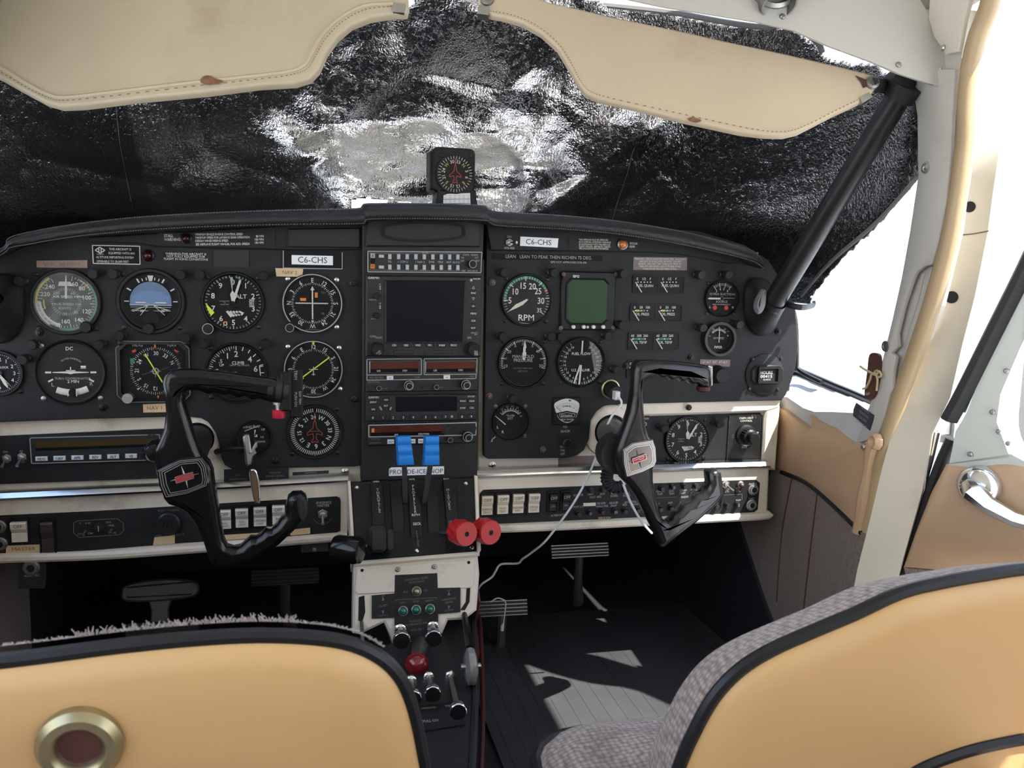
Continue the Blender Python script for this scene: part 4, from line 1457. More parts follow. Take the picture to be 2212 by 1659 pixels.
# ------------------------------------------------------------------ labels and placards
def sticker(name, label, fr, quad, material, lines, ink='ink', cat='label', d=0.0, th=0.0006, r=None, border=None, bold=0, group=None):
    """a flat printed sticker; lines are (text, px, py, cap height px, align, width factor)"""
    P = fr.pts(quad)
    t = thing(name, label, cat, fr.p(*P[0], d), group)
    q = MB()
    q.prism(fr, P, d, d + th)
    q.build('backing', material, t, smooth=False)
    tilt = math.degrees(math.atan2(P[1][1] - P[0][1], P[1][0] - P[0][0]))
    if lines:
        q = MB()
        for tx, a, b, h, al, sx in lines:
            u, v = fr.px(a, b)
            q.text(fr, tx, u, v, h*fr.k(a, b), d + th + 0.0002, al, rot=-tilt, sx=sx, bold=bold)
        q.build('lettering', ink, t, smooth=False)
    if border:
        q = MB()
        q.poly(fr, inset(P[::-1], 0.0008)[::-1] if False else P, border[1], d + th + 0.0002, True)
        q.build('border', border[0], t, smooth=False)
    return t
sticker('registration_label', 'white C6-CHS label above the upper navigation indicator', PN, [(630, 551), (719, 553), (719, 573), (630, 571)], 'label_white', [('C6-CHS', 675, 561.5, 12.5, 'c', 1.0)], d=0.0025)
plate('label_holder', 'dial_black', PN, PN.pts([(612, 541), (739, 543), (739, 581), (612, 580)]), 0.0, 0.0022)
q = MB()
q.poly(PN, PN.pts([(612, 541), (612, 579), (739, 581), (739, 545)]), 0.0012, 0.0026)
q.build('holder_border', 'grey_print', panel, smooth=False)
sticker('registration_label', 'white C6-CHS label under the right glareshield', EB, [(1124, 511), (1206, 515), (1204, 535), (1123, 531)], 'label_white', [('C6-CHS', 1163, 523, 11, 'c', 1.05)], d=0.0004)
sticker('tape_label', 'tan tape marked NAV 2 by the upper indicator', PN, [(595, 579), (655, 581), (653, 598), (597, 597)], 'tape', [('NAV 2', 626, 588.5, 7, 'c', 1.1)], ink='pencil', d=0.0026)
sticker('tape_label', 'tan tape marked NAV 1 below the square heading indicator', PN, [(309, 873), (362, 871), (362, 890), (310, 891)], 'tape', [('NAV 1', 335, 881, 8, 'c', 1.0)], ink='pencil', d=0.0006)
sticker('tape_label', 'brown tape reading VMC 80 MPH over the airspeed indicator', PN, [(79, 563), (189, 562), (189, 579), (80, 578)], 'tape_brown', [('VMC 80 MPH', 134, 571, 8, 'c', 1.1)], ink='placard_mauve', d=0.0004)
sticker('altitude_placard', 'black altitude reporting placard with a diamond logo', PN, [(200, 530), (302, 532), (303, 571), (202, 569)], 'dial_black',
        [('THIS AIRCRAFT IS', 260, 538.5, 4.6, 'c', 0.85), ('EQUIPPED WITH AN', 263, 547, 4.6, 'c', 0.85), ('ALTITUDE REPORTING SYSTEM', 249, 556, 4.6, 'c', 0.8), ('OPERABLE TO 20,000 FEET', 244, 565, 4.6, 'c', 0.82), ('NARCO', 217, 549, 2.6, 'c', 1.0)], ink='off_white', cat='placard', border=('off_white', 0.0012), d=0.0004, bold=1)
q = MB()
for a, b in (((206, 540.5), (216, 534)), ((216, 534), (227, 540.5)), ((227, 540.5), (217, 547)), ((217, 547), (206, 540.5)), ((214, 536.5), (214, 544.5)), ((219, 536.5), (219, 544.5))):
    q.line(PN, PN.px(*a), PN.px(*b), 0.0013, 0.0014)
q.build('logo', 'off_white', bpy.data.objects['altitude_placard'], smooth=False)
sticker('icing_placard', 'small black placard about flight in icing conditions', PN, [(354, 544), (446, 546), (446, 563), (354, 561)], 'dial_black',
        [('WARNING-THIS AIRCRAFT IS', 402, 548.5, 4.6, 'c', 0.95), ('NOT FULLY EQUIPPED FOR', 402, 554, 4.6, 'c', 0.95), ('FLIGHT IN ICING CONDITIONS', 402, 559.8, 4.6, 'c', 0.95)], ink='off_white', cat='placard', d=0.0004, bold=1)
sticker('stall_placard', 'black stall warning and speed placard under the left glareshield', EB, [(340, 503), (594, 501), (594, 536), (340, 528)], 'panel_black',
        [('STALL', 355, 509.5, 6, 'l', .78), ('WARNING', 355, 517.5, 6, 'l', .78), ('MINIMUM SINGLE ENGINE CONTROL SPEED', 422, 506.5, 4.6, 'l', 0.74), ('MAXIMUM SPEED FOR LANDING GEAR OPERATION', 422, 513.5, 4.6, 'l', 0.725), ('DESIGN MANEUVERING SPEED', 422, 520.5, 4.6, 'l', 0.74), ('SEE AIRPLANE FLIGHT MANUAL FOR ADD. SPEEDS', 423, 528, 4.6, 'l', 0.74),
         ('80 MPH', 553, 510.5, 4.6, 'l', 0.75), ('150 MPH', 550, 517.5, 4.6, 'l', 0.75), ('145 MPH', 550, 524.5, 4.6, 'l', 0.75)], ink='off_white', cat='placard', d=0.0004, th=0.001, bold=2)
def lamp(name, label, fr, a, b, rpx, lens, d=0.0):
    k = fr.k(a, b)
    u, v = fr.px(a, b)
    t = thing(name, label, 'indicator light', fr.p(u, v, d))
    q = MB()
    q.lathe(fr, u, v, [(rpx*k*1.35, d), (rpx*k*1.3, d + 0.003), (rpx*k*1.02, d + 0.004), (rpx*k, d + 0.002)], 20)
    q.build('collar', 'dull_metal' if lens != 'red_lens' else 'dark_screw', t)
    q = MB()
    q.lathe(fr, u, v, [(rpx*k, d + 0.002), (rpx*k*0.9, d + 0.0055), (rpx*k*0.5, d + 0.008), (0, d + 0.009)], 18)
    q.build('lens', lens, t)
    return t
lamp('warning_lamp', 'dark red stall warning lamp on the speed placard', EB, 403, 515, 9, 'red_lens', 0.001)
lamp('warning_lamp', 'dull red lamp beside the altitude placard', PN, 320, 552, 10, 'red_lens')
lamp('warning_lamp', 'orange door ajar lamp under the right glareshield', EB, 1344, 528, 9, 'amber_lens')
sticker('category_placard', 'black normal category placard left of the orange lamp', EB, [(1228, 510), (1330, 512), (1330, 542), (1228, 540)], 'panel_black',
        [('THIS AIRPLANE MUST BE OPERATED', 1250, 517.5, 3.6, 'l', 0.78), ('AS A NORMAL CATEGORY AIRPLANE', 1250, 522.5, 3.6, 'l', 0.82), ('IN COMPLIANCE WITH THE AIRPLANE', 1250, 527.5, 3.6, 'l', 0.78), ('FLIGHT MANUAL. AEROBATIC MANEU-', 1250, 532, 3.6, 'l', 0.78), ('VERS (INCLUDING SPINS) PROHIBITED.', 1250, 536.5, 3.6, 'l', 0.74)], ink='off_white', cat='placard', d=0.0004, bold=1)
sticker('door_placard', 'small DOOR AJAR placard right of the orange lamp', EB, [(1357, 519), (1390, 521), (1388, 541), (1355, 538)], 'panel_black', [('DOOR', 1360, 525.5, 4.4, 'l', 0.9), ('AJAR', 1359, 532, 4.4, 'l', 0.9)], ink='cream_fill', cat='placard', d=0.0004, bold=1)
sticker('lean_tape', 'long black embossed tape about leaning above the tachometer', PN, [(1063, 547), (1300, 552), (1300, 564), (1063, 560)], 'dial_black', [('LEAN   LEAN TO PEAK THEN RICHEN 75 DEG.', 1186, 555.5, 7, 'c', 0.92)], ink='grey_print', cat='label', d=0.0004)
sticker('gps_note', 'tiny white note GPS not approved for IFR', PN, [(1178, 562.5), (1276, 564.5), (1276, 571), (1178, 569)], 'panel_black', [('GPS NOT APPROVED FOR IFR', 1228, 566.8, 4.2, 'c', 1.0)], ink='grey_print', d=0.0002, th=0.0003, bold=1)
sticker('maneuver_placard', 'brown warning placard above the fuel quantity gauges', PN, [(1368, 555), (1484, 556), (1483, 584), (1367, 583)], 'placard_mauve',
        [('WARNING : UNCOORDINATED MANEUVERS : INCLUDING', 1426, 559.5, 3.8, 'c', 0.80), ('SIDE SLIPS OF 30 SECONDS OR MORE : FOR ANY', 1426, 564.8, 3.8, 'c', 0.80), ('REASON : AND FAST TAXI TURNS JUST PRIOR TO', 1425, 570, 3.8, 'c', 0.80), ('TAKE-OFF CAN CAUSE LOSS OF POWER IF FUEL', 1425, 575.3, 3.8, 'c', 0.80), ('TANKS IN USE ARE LESS THAN 1/2 FULL', 1425, 580.8, 3.8, 'c', 0.80)], ink='off_white', cat='placard', d=0.0004)
sticker('alternator_placard', 'brown LT ALT BAT RT ALT placard above the selector knob', PN, [(1512, 776), (1577, 777), (1576, 792), (1511, 790)], 'placard_mauve', [('LT ALT  BAT  RT ALT', 1544, 782, 5, 'c', 0.85)], ink='off_white', cat='placard', d=0.0004)
sticker('caution_placard', 'worn mauve CAUTION placard on the beige frame', BK, [(1206, 986), (1284, 984), (1282, 1012), (1205, 1015)], 'placard_mauve', [('CAUTION', 1246, 991, 4, 'c', 1.0), ('TURN OFF STROBE LIGHTS WHEN TAXIING NEAR', 1246, 997, 2.8, 'c', 0.7), ('OTHER AIRCRAFT OR WHEN FLYING IN FOG', 1246, 1002, 2.8, 'c', 0.7), ('CLOUDS. STANDARD POSITION LIGHTS MUST', 1246, 1006.5, 2.8, 'c', 0.7), ('BE ON FOR NIGHT OPERATIONS', 1240, 1011, 2.8, 'c', 0.7)], ink='tape_brown', cat='placard', d=0.0003)
sticker('brake_placard', 'black parking brake placard left of the beige panel corner', LS, [(484, 1014), (624, 1008), (624, 1037), (484, 1046)], 'panel_black',
        [('SET', 514, 1026, 4.2, 'c', 1.0), ('DEPRESS PEDALS', 516, 1034, 4.2, 'c', 0.85), ('PULL', 515, 1041, 4.2, 'c', 1.0), ('RELEASE', 594, 1020, 4.2, 'c', 1.0), ('DEPRESS PEDALS', 594, 1027.5, 4.2, 'c', 0.85), ('PUSH', 595, 1035, 4.2, 'c', 1.0)], ink='dim_print', cat='placard', d=0.0, th=0.002)
sticker('brake_warning', 'small black WARNING placard beside the panel screw', BK, [(632, 1020), (710, 1016), (710, 1033), (632, 1037)], 'plate_dark', [('WARNING', 671, 1021, 3.4, 'c', 1.0), ('NO BRAKING WILL OCCUR IF AIRCRAFT', 671, 1026, 2.8, 'c', 0.72), ('BRAKES ARE APPLIED WHILE PARKING', 671, 1029.5, 2.8, 'c', 0.72), ('BRAKE HANDLE IS PULLED AND HELD', 671, 1033, 2.8, 'c', 0.72)], ink='grey_print', cat='placard', d=0.0002)
sticker('deice_label', 'white PROP DE-ICE INOP label below the radio stack', CS, [(845, 1009.5), (959, 1007), (959, 1024), (840, 1028), (840, 1013)], 'label_white', [('PROP DE-ICE INOP', 899, 1018, 9.6, 'c', 0.98)], d=0.0004)
sticker('tape_label', 'tan tape marked MASTER under the left rocker switch', LS, [(14, 1178), (90, 1175), (90, 1191), (14, 1194)], 'tape', [('MASTER', 52, 1184.5, 7.5, 'c', 1.2)], ink='pencil', d=0.0014)
sticker('tape_label', 'blank tan tape beside the instrument lights knob', LS, [(334, 1160), (378, 1155), (378, 1173), (331, 1177)], 'tape', [], d=0.0014)
sticker('tape_label', 'long blank tan tape under the four white rocker switches', LS, [(482, 1155), (560, 1150), (566, 1160), (484, 1166)], 'tape', [], d=0.0014)
sticker('tape_label', 'blank tan tape behind the tip of the left yoke', LS, [(624, 1144), (670, 1139), (670, 1152), (628, 1156)], 'tape', [], d=0.0014)
sticker('adapter_label', 'clear label ANT. ADAPTER COMM on the left lower lip', LS, [(632, 1159), (714, 1152), (714, 1162), (636, 1167)], 'beige', [('ANT. ADAPTER COMM 2', 674, 1160, 4.6, 'c', 1.0)], ink='leather_brown', d=0.005)
# ================================================================== control yokes
def round_slab(mb, fr, pts, d0, d1, r, n=4):
    """slab with rounded front and back rims"""
    a = sum(pts[i-1][0]*pts[i][1] - pts[i][0]*pts[i-1][1] for i in range(len(pts)))
    if a < 0:
        pts = pts[::-1]
    rows = []
    for i in range(n + 1):
        t = PI/2*i/n
        rows.append((r*(1 - math.sin(t)), d0 + r*(1 - math.cos(t))))
    for i in range(n + 1):
        t = PI/2*i/n
        rows.append((r*(1 - math.cos(t)), d1 - r*(1 - math.sin(t))))
    L = [[fr.p(u, v, d) for u, v in (inset(pts, s_) if s_ > 1e-6 else pts)] for s_, d in rows]
    mb.loft(L, True)
    tri = tessellate_polygon([[Vector((u, v, 0)) for u, v in pts]])
    def up(t):
        (a, b), (c, d), (e, f) = pts[t[0]], pts[t[1]], pts[t[2]]
        return tuple(t) if (c-a)*(f-b) - (d-b)*(e-a) > 0 else (t[0], t[2], t[1])
    tri = [up(t) for t in tri]
    mb.add(L[-1], tri)
    mb.add(L[0], [(t[0], t[2], t[1]) for t in tri])
    return mb
def emblem(fr, hub, par, cen, ang, s, d, pm='gloss_black'):
    P = fr.pts(hub)
    cu = sum(p[0] for p in P)/len(P)
    cv = sum(p[1] for p in P)/len(P)
    q = MB()
    q.slab(fr, [(cu + (a-cu)*1.10, cv + (b-cv)*1.10) for a, b in P], d - 0.004, d, 0.0015)
    o = q.build('hub_plate', pm, par)
    for f in (1.0, 0.91, 0.80):
        q = MB()
        q.poly(fr, [(cu + (a-cu)*f, cv + (b-cv)*f) for a, b in P], 0.0011, d + 0.0004, True)
        q.build('emblem_line', 'steel', o, smooth=False)
    e = fr.at(*fr.px(*cen), d, ang)
    q = MB()
    star = [(0.0165*s, 0), (0.0018*s, 0.0018*s), (0, 0.0140*s), (-0.0018*s, 0.0018*s), (-0.0165*s, 0), (-0.0018*s, -0.0018*s), (0, -0.0140*s), (0.0018*s, -0.0018*s)]
    q.add([e.p(a, b, 0.0004) for a, b in star] + [e.p(0, 0, 0.0022)], [(i, (i+1) % 8, 8) for i in range(8)])
    q.build('star', 'dull_metal', o, smooth=False)
    q = MB()
    q.slab(e, [(-0.0100*s, -0.0038*s), (0.0098*s, -0.0032*s), (0.0102*s, 0.0040*s), (-0.0096*s, 0.0034*s)], 0.0008, 0.0026, 0.0004)
    q.build('badge', 'red', o)
    q = MB()
    q.poly(e, [(-0.0100*s, -0.0038*s), (0.0098*s, -0.0032*s), (0.0102*s, 0.0040*s), (-0.0096*s, 0.0034*s)], 0.0009*s, 0.0030, True)
    q.poly(e, [(-0.0080*s, 0.0008*s), (-0.001*s, 0.0010*s), (0.0005*s, -0.0008*s), (0.0060*s, -0.0006*s), (0.0075*s, 0.0020*s), (0.0*s, 0.0022*s)], 0.0008*s, 0.0030)
    q.build('badge_outline', 'steel', o, smooth=False)
    return o
# ---- left yoke
YL = Frame((0, -0.130, 0), X_, Z_)
yl = thing('control_yoke', 'glossy black control yoke with dark emblem plate on the left', 'control yoke', YL.p(*YL.px(400, 1025), 0), 'pair of control yokes')
outL = [(352, 826), (356, 808), (366, 799), (392, 795), (430, 796), (480, 801), (530, 808), (575, 814), (608, 820), (614, 830), (613, 860), (604, 868), (584, 868), (560, 860), (546, 864), (530, 856), (514, 860), (498, 851), (482, 855), (466, 847), (450, 850), (430, 842), (410, 842), (399, 850),
        (400, 868), (410, 900), (420, 935), (430, 962), (440, 982), (453, 994), (461, 1012), (465, 1045), (472, 1085), (478, 1125), (484, 1160), (492, 1176), (505, 1180), (520, 1176), (532, 1165), (541, 1157), (552, 1158), (564, 1150), (575, 1139), (586, 1139), (598, 1130), (607, 1116), (617, 1110),
        (617, 1090), (622, 1070), (632, 1062), (652, 1061), (661, 1068), (666, 1085), (663, 1108), (652, 1126), (632, 1146), (604, 1172), (562, 1202), (522, 1219), (494, 1226), (472, 1227), (460, 1222), (453, 1204), (440, 1165), (425, 1130), (405, 1103), (385, 1092), (366, 1086), (356, 1074),
        (347, 1045), (338, 1010), (334, 985), (336, 968), (346, 950), (356, 925), (360, 890), (358, 860)]
q = MB()
round_slab(q, YL, YL.pts(outL), -0.013, 0.014, 0.0085)
q.build('wheel', 'gloss_black', yl, angle=1.2)
emblem(YL, [(349, 1012), (393, 989), (436, 985), (446, 1000), (451, 1030), (448, 1042), (408, 1058), (364, 1066), (354, 1042)], yl, (403, 1024), -14, 1.05, 0.0165)
q = MB()
su, sv = YL.px(404, 1000)
sh0 = BK.p(*BK.px(428, 945), 0.004)
q.tube([sh0, YL.p(su, sv, -0.012)], 0.0195, 20)
q.build('shaft', 'vinyl_black', yl)
q = MB()
gx = YL.at(*YL.px(596, 842), 0.0, 6)
for x0, r in ((-0.006, 0.0150), (0.004, 0.0165), (0.012, 0.0150)):
    gf = Frame(gx.p(x0, 0, 0), gx.n * -1, gx.v)
    q.lathe(gf, 0, 0, [(r*0.9, -0.004), (r, -0.003), (r, 0.003), (r*0.9, 0.004), (0, 0.004)], 20)
q.build('switch_housing', 'rubber_black', yl)
tb = MB()
gf = Frame(YL.p(*YL.px(618, 845), 0.0), X_, Z_)
tb.box(gf, 0.0, 0.0, 0.012, 0.046, -0.010, 0.012, 0.002)
tb.box(gf, 0.012, -0.004, 0.016, 0.058, -0.012, 0.002, 0.002)
tb.build('trim_switch_block', 'bezel_black', yl)
q = MB()
q.text(gf, 'TRIM', 0.0115, 0.020, 0.0036, 0.0024, rot=90, bold=1)
q.text(gf, 'PUSH DN', 0.0115, -0.010, 0.0030, 0.0024, rot=90, bold=1)
q.text(gf, 'ELEV TRIM', 0.0165, -0.008, 0.0024, 0.0024, rot=90, bold=1)
q.build('lettering', 'grey_print', yl, smooth=False)
bf = Frame(YL.p(*YL.px(603, 872), 0.0), X_, Y_ * -1)
bf = Frame(YL.p(*YL.px(603, 870), 0.0), X_, Y_)
bf = Frame(YL.p(*YL.px(603, 870), 0.0), X_, Vector((0, 1, 0)))
ax = Vector((0, 0, -1))
q = MB()
p0 = YL.p(*YL.px(602, 866), 0.0)
q.tube([p0, p0 + ax*0.004, p0 + ax*0.0045, p0 + ax*0.013], [0.0075, 0.0075, 0.0042, 0.0042], 14)
q.build('button_stem', 'steel', yl)
q = MB()
q.tube([p0 + ax*0.0105, p0 + ax*0.0115, p0 + ax*0.0195, p0 + ax*0.021], [0.0068, 0.0078, 0.0078, 0.0070], 16)
q.build('red_button', 'red_button', yl)
# chrome boss of the left hub
q = MB()
q.lathe(Frame(YL.p(*YL.px(335, 975), -0.004), X_, Z_), 0, 0, [(0.013, -0.01), (0.013, 0.006), (0.009, 0.012), (0, 0.013)], 16)
q.build('shaft_clamp', 'gloss_black', yl)
q = MB()
bl_ = [YL.p(*YL.px(626, 1062), 0.0142), YL.p(*YL.px(652, 1061), 0.0142)]
q.slab(YL, YL.pts([(641, 1066), (650, 1062), (663, 1078), (664, 1104), (655, 1122), (646, 1112), (642, 1090)]), 0.010, 0.0162, 0.002)
q.build('grip_cap', 'rubber_black', yl)
# ---- right yoke
YR = Frame((0, -0.150, 0), X_, Z_)
yr = thing('control_yoke', 'worn shiny black control yoke with bright emblem on the right', 'control yoke', YR.p(*YR.px(1370, 985), 0), 'pair of control yokes')
outR = [(1364, 800), (1367, 786), (1376, 778), (1396, 776), (1449, 779), (1492, 784), (1522, 788), (1531, 794), (1533, 815), (1531, 832), (1524, 838), (1510, 834), (1500, 827), (1489, 828), (1480, 817), (1469, 824), (1459, 814), (1447, 820), (1437, 811), (1425, 815), (1414, 808), (1401, 812), (1391, 821), (1385, 833),
        (1384, 850), (1386, 885), (1390, 920), (1396, 940), (1406, 952), (1410, 975), (1411, 998), (1406, 1010), (1406, 1035), (1412, 1066), (1420, 1100), (1427, 1118), (1438, 1124), (1447, 1118), (1450, 1107), (1460, 1103), (1469, 1094), (1476, 1086), (1488, 1082), (1494, 1072), (1502, 1064), (1513, 1062), (1521, 1052),
        (1526, 1040), (1524, 1018), (1532, 1012), (1546, 1011), (1552, 1018), (1556, 1045), (1559, 1066), (1545, 1084), (1502, 1122), (1462, 1153), (1432, 1177), (1423, 1178), (1419, 1168), (1411, 1146), (1399, 1124), (1386, 1098), (1370, 1068), (1354, 1046), (1339, 1031), (1330, 1014), (1325, 992), (1326, 970), (1333, 950),
        (1346, 914), (1356, 885), (1362, 848)]
q = MB()
round_slab(q, YR, YR.pts(outR), -0.013, 0.014, 0.0085)
q.build('wheel', 'worn_black', yr, angle=1.2)
emblem(YR, [(1339, 969), (1358, 955), (1398, 948), (1404, 962), (1406, 990), (1402, 1000), (1378, 1012), (1346, 1022), (1340, 996)], yr, (1370, 985), -17, 0.95, 0.0165, 'plate_sky_reflect')
q = MB()
su, sv = YR.px(1352, 968)
sh0 = BK.p(*BK.px(1316, 930), 0.004)
q.tube([sh0, YR.p(su, sv, -0.012)], 0.0215, 22)
q.build('shaft', 'lever_grey', yr)
q = MB()
q.lathe(Frame(YR.p(*YR.px(1345, 985), -0.02), X_, Z_), 0, 0, [(0.027, -0.014), (0.029, 0.0), (0.027, 0.012), (0, 0.012)], 24)
q.build('shaft_clamp', 'rubber_black', yr)
q = MB()
q.tube([YR.p(*YR.px(1528, 792), 0.0), YR.p(*YR.px(1536, 793), 0.0), YR.p(*YR.px(1536, 830), 0.0), YR.p(*YR.px(1528, 832), 0.0)], 0.0028, 6)
q.build('grip_rim', 'dull_metal', yr)
q = MB()
p0 = YR.p(*YR.px(1516, 834), 0.004)
q.tube([p0, p0 + Vector((0, 0, -0.005)), p0 + Vector((0.0, 0, -0.0075))], [0.009, 0.009, 0.006], 12)
q.build('red_button', 'red_trim', yr)

# ================================================================== throttle quadrant
QO = WY(760, 1042, -0.022)
QF = Frame(QO, WY(1030, 1031, -0.022) - QO, WY(895, 1036, -0.022) - WY(900, 1206, -0.085))
quad = thing('throttle_quadrant', 'black engine control quadrant with slotted face under the radios', 'quadrant', QF.p(*QF.px(897, 1200), -0.02))
q = MB()
q.slab(QF, QF.pts([(757, 1040), (1024, 1030), (1032, 1186), (1030, 1192), (775, 1212), (768, 1208)]), -0.030, 0.0, 0.0015)
q.build('face_plate', 'worn_quadrant', quad)
# slots and the ribs between them
slots = [((791, 1046), (797, 1192)), ((832, 1044), (841, 1188)), ((874, 1042), (881, 1186)), ((911, 1040), (919, 1184)), ((948, 1040), (957, 1184)), ((989, 1038), (1000, 1180))]
for (a, b), (c, d) in slots:
    k = QF.k(a, b)
    q = MB()
    P, Q = QF.px(a, b), QF.px(c, d)
    w = 5.5*k
    q.flat(QF, [(P[0]-w, P[1]), (Q[0]-w, Q[1]), (Q[0]-w*0.5, Q[1]-w), (Q[0]+w*0.5, Q[1]-w), (Q[0]+w, Q[1]), (P[0]+w, P[1])], 0.0004)
    q.build('slot', 'void_black', quad, smooth=False)
for (a, b), (c, d) in (((812, 1046), (819, 1160)), ((853, 1044), (861, 1150)), ((892, 1042), (900, 1160)), ((930, 1041), (938, 1150)), ((968, 1040), (978, 1150))):
    k = QF.k(a, b)
    P, Q = QF.px(a, b), QF.px(c, d)
    w = 13*k
    rows = []
    for i in range(9):
        t = i/8
        u, v = P[0] + (Q[0]-P[0])*t, P[1] + (Q[1]-P[1])*t
        h = 0.0005 + 0.006*math.sin(PI*min(1.0, t*0.75 + 0.25))
        rows.append([QF.p(u-w, v, 0.0002), QF.p(u-w*0.9, v, h), QF.p(u+w*0.9, v, h), QF.p(u+w, v, 0.0002)])
    q = MB()
    q.loft(rows[::-1])
    q.build('rib', 'worn_quadrant', quad, angle=0.5)
for (t, a, b, n_, h, sc_, mt) in (('THROTTLE', 815, 1062, 8, 6.4, 6.6, 'grey_print'), ('PROPELLER', 891, 1054, 9, 5.6, 6.9, 'off_white'), ('MIXTURE', 966, 1062, 7, 5.8, 6.6, 'grey_print'), ('FEATHER', 899, 1151, 7, 4.2, 5.0, 'dim_print')):
    q = MB()
    for i, ch in enumerate(t):
        q.text(QF, ch, *QF.px(a + i*0.62, b + i*sc_), h*QF.k(a, b), 0.0074 if t != 'FEATHER' else 0.006, bold=1)
    q.build('lettering', mt, quad, smooth=False)
q = MB()
q.text(QF, 'RPM', *QF.px(897, 1116), 5.4*QF.k(897, 1116), 0.0074, bold=1, sx=1.2)
q.text(QF, 'DECR.', *QF.px(900, 1135), 5.4*QF.k(897, 1116), 0.0072, bold=2, sx=0.8)
q.text(QF, 'LEAN', *QF.px(976, 1131), 5.4*QF.k(897, 1116), 0.0072, bold=2, sx=0.8)
q.text(QF, 'INCR.', *QF.px(890, 1037.5), 3.6*QF.k(897, 1116), 0.004)
q.text(QF, 'RICH', *QF.px(963, 1036.5), 3.6*QF.k(897, 1116), 0.004)
q.text(QF, 'OPEN', *QF.px(812, 1042.5), 3.6*QF.k(897, 1116), 0.004)
q.build('lettering', 'off_white', quad, smooth=False)
for a, b in ((771, 1054), (1006, 1045), (1019, 1183), (900, 1190), (779, 1201)):
    q = MB()
    screw(q, QF, *QF.px(a, b), 0.0032, 0.0, 0.003)
    q.build('screw', 'chrome', quad)
# thin beige cheek plates of the pedestal
q = MB()
q.slab(QF, QF.pts([(1024, 1028), (1031, 1030), (1038, 1190), (1030, 1196)]), -0.05, 0.004, 0.001)
q.build('cheek', 'beige', quad)
q = MB()
q.slab(QF, QF.pts([(751, 1040), (757, 1040), (768, 1212), (760, 1214)]), -0.05, 0.004, 0.001)
q.build('cheek', 'beige', quad)

def lever(name, label, grp, slot, knob, width, material='lever_grey'):
    t = thing(name, label, 'lever', slot, grp)
    s_, e_ = Vector(slot), Vector(knob)
    d = (e_ - s_).normalized()
    side = X_
    nrm = d.cross(side).normalized()
    w, th = width/2, 0.0016
    q = MB()
    rows = []
    for p in (s_ - d*0.012, s_.lerp(e_, 0.5), e_):
        rows.append([p - side*w - nrm*th, p + side*w - nrm*th, p + side*w + nrm*th, p - side*w + nrm*th])
    q.loft(rows, True, True)
    q.build('shaft', material, t, smooth=False)
    return t
# blue propeller levers, pushed up in front of the radios
for sx_, sy_, kx, ky, w, lab in ((876, 1085, 873, 984, 0.0055, 'left of the two blue ribbed propeller levers'), (917, 1085, 931, 984, 0.0060, 'right of the two blue ribbed propeller levers')):
    so = QF.p(*QF.px(sx_, sy_), 0.0)
    ke = WY(kx, ky + 10, -0.085)
    t = lever('propeller_lever', lab, 'propeller levers', so, ke, 0.0068)
    kf = Frame(WY(kx, ky - 12, -0.086), (1, 0.05, 0), (0, 0.10, 1))
    k = kf.k(kx, ky)
    # ribbed grip: profile bulges three times
    prof = [(-31, 0.004), (-30, 0.008), (-26, 0.0095), (-18, 0.0095), (-12, 0.0070), (-6, 0.0095), (4, 0.0095), (9, 0.0075), (13, 0.0100), (26, 0.0100), (31, 0.0085), (32, 0.003)]
    rows = []
    for v_, h in prof:
        vv = -v_*k
        ww = (15 + 0.035*v_)*k
        sl = v_*k*0.08*(1 if kx < 900 else -0.3)
        rows.append([kf.p(-ww + sl, vv, -h), kf.p(ww + sl, vv, -h), kf.p(ww + sl + 0.001, vv, -h*0.4), kf.p(ww + sl + 0.001, vv, h*0.5), kf.p(ww + sl, vv, h), kf.p(-ww + sl, vv, h), kf.p(-ww + sl - 0.001, vv, h*0.5), kf.p(-ww + sl - 0.001, vv, -h*0.4)])
    q = MB()
    q.loft(rows[::-1], True, True)
    q.build('knob', 'blue_knob', t, angle=0.6)
# red mixture knobs, pulled back
for kx, ky, y, lab, sl in ((998, 1150, -0.115, 'left red faceted mixture knob at the quadrant corner', (955, 1150)), (1050, 1147, -0.100, 'right red faceted mixture knob beyond the quadrant edge', (996, 1148))):
    so = QF.p(*QF.px(*sl), 0.0)
    kp = WY(kx, ky, y)
    t = lever('mixture_lever', lab, 'mixture levers', so, kp + Vector((-0.006, 0.012, -0.004)), 0.007)
    kf = Frame(kp, (0.93, 0.36, 0), (0.0, 0.08, 1))
    k = mpp(kp)
    q = MB()
    n = 18
    rows = []
    R = 28*k
    for d, rf, fac in ((-0.018, 0.78, 0), (-0.012, 1.0, 1), (0.002, 1.04, 2), (0.0105, 0.97, 0), (0.0125, 0.92, 0), (0.0125, 0.25, 0)):
        r = []
        for i in range(n):
            a = 2*PI*i/n
            rr = R*rf*(1.0 - (0.10 if (fac == 2 and i % 2) or (fac == 1 and not i % 2) else 0.0))
            r.append(kf.p(rr*math.cos(a), rr*math.sin(a), d))
        rows.append(r)
    q.loft(rows, True, True)
    q.build('knob', 'red_knob', t, smooth=False)
    q = MB()
    q.disc(kf, 0, 0, R*0.20, 0.0128, 16)
    q.build('centre_hole', 'void_black', t, smooth=False)
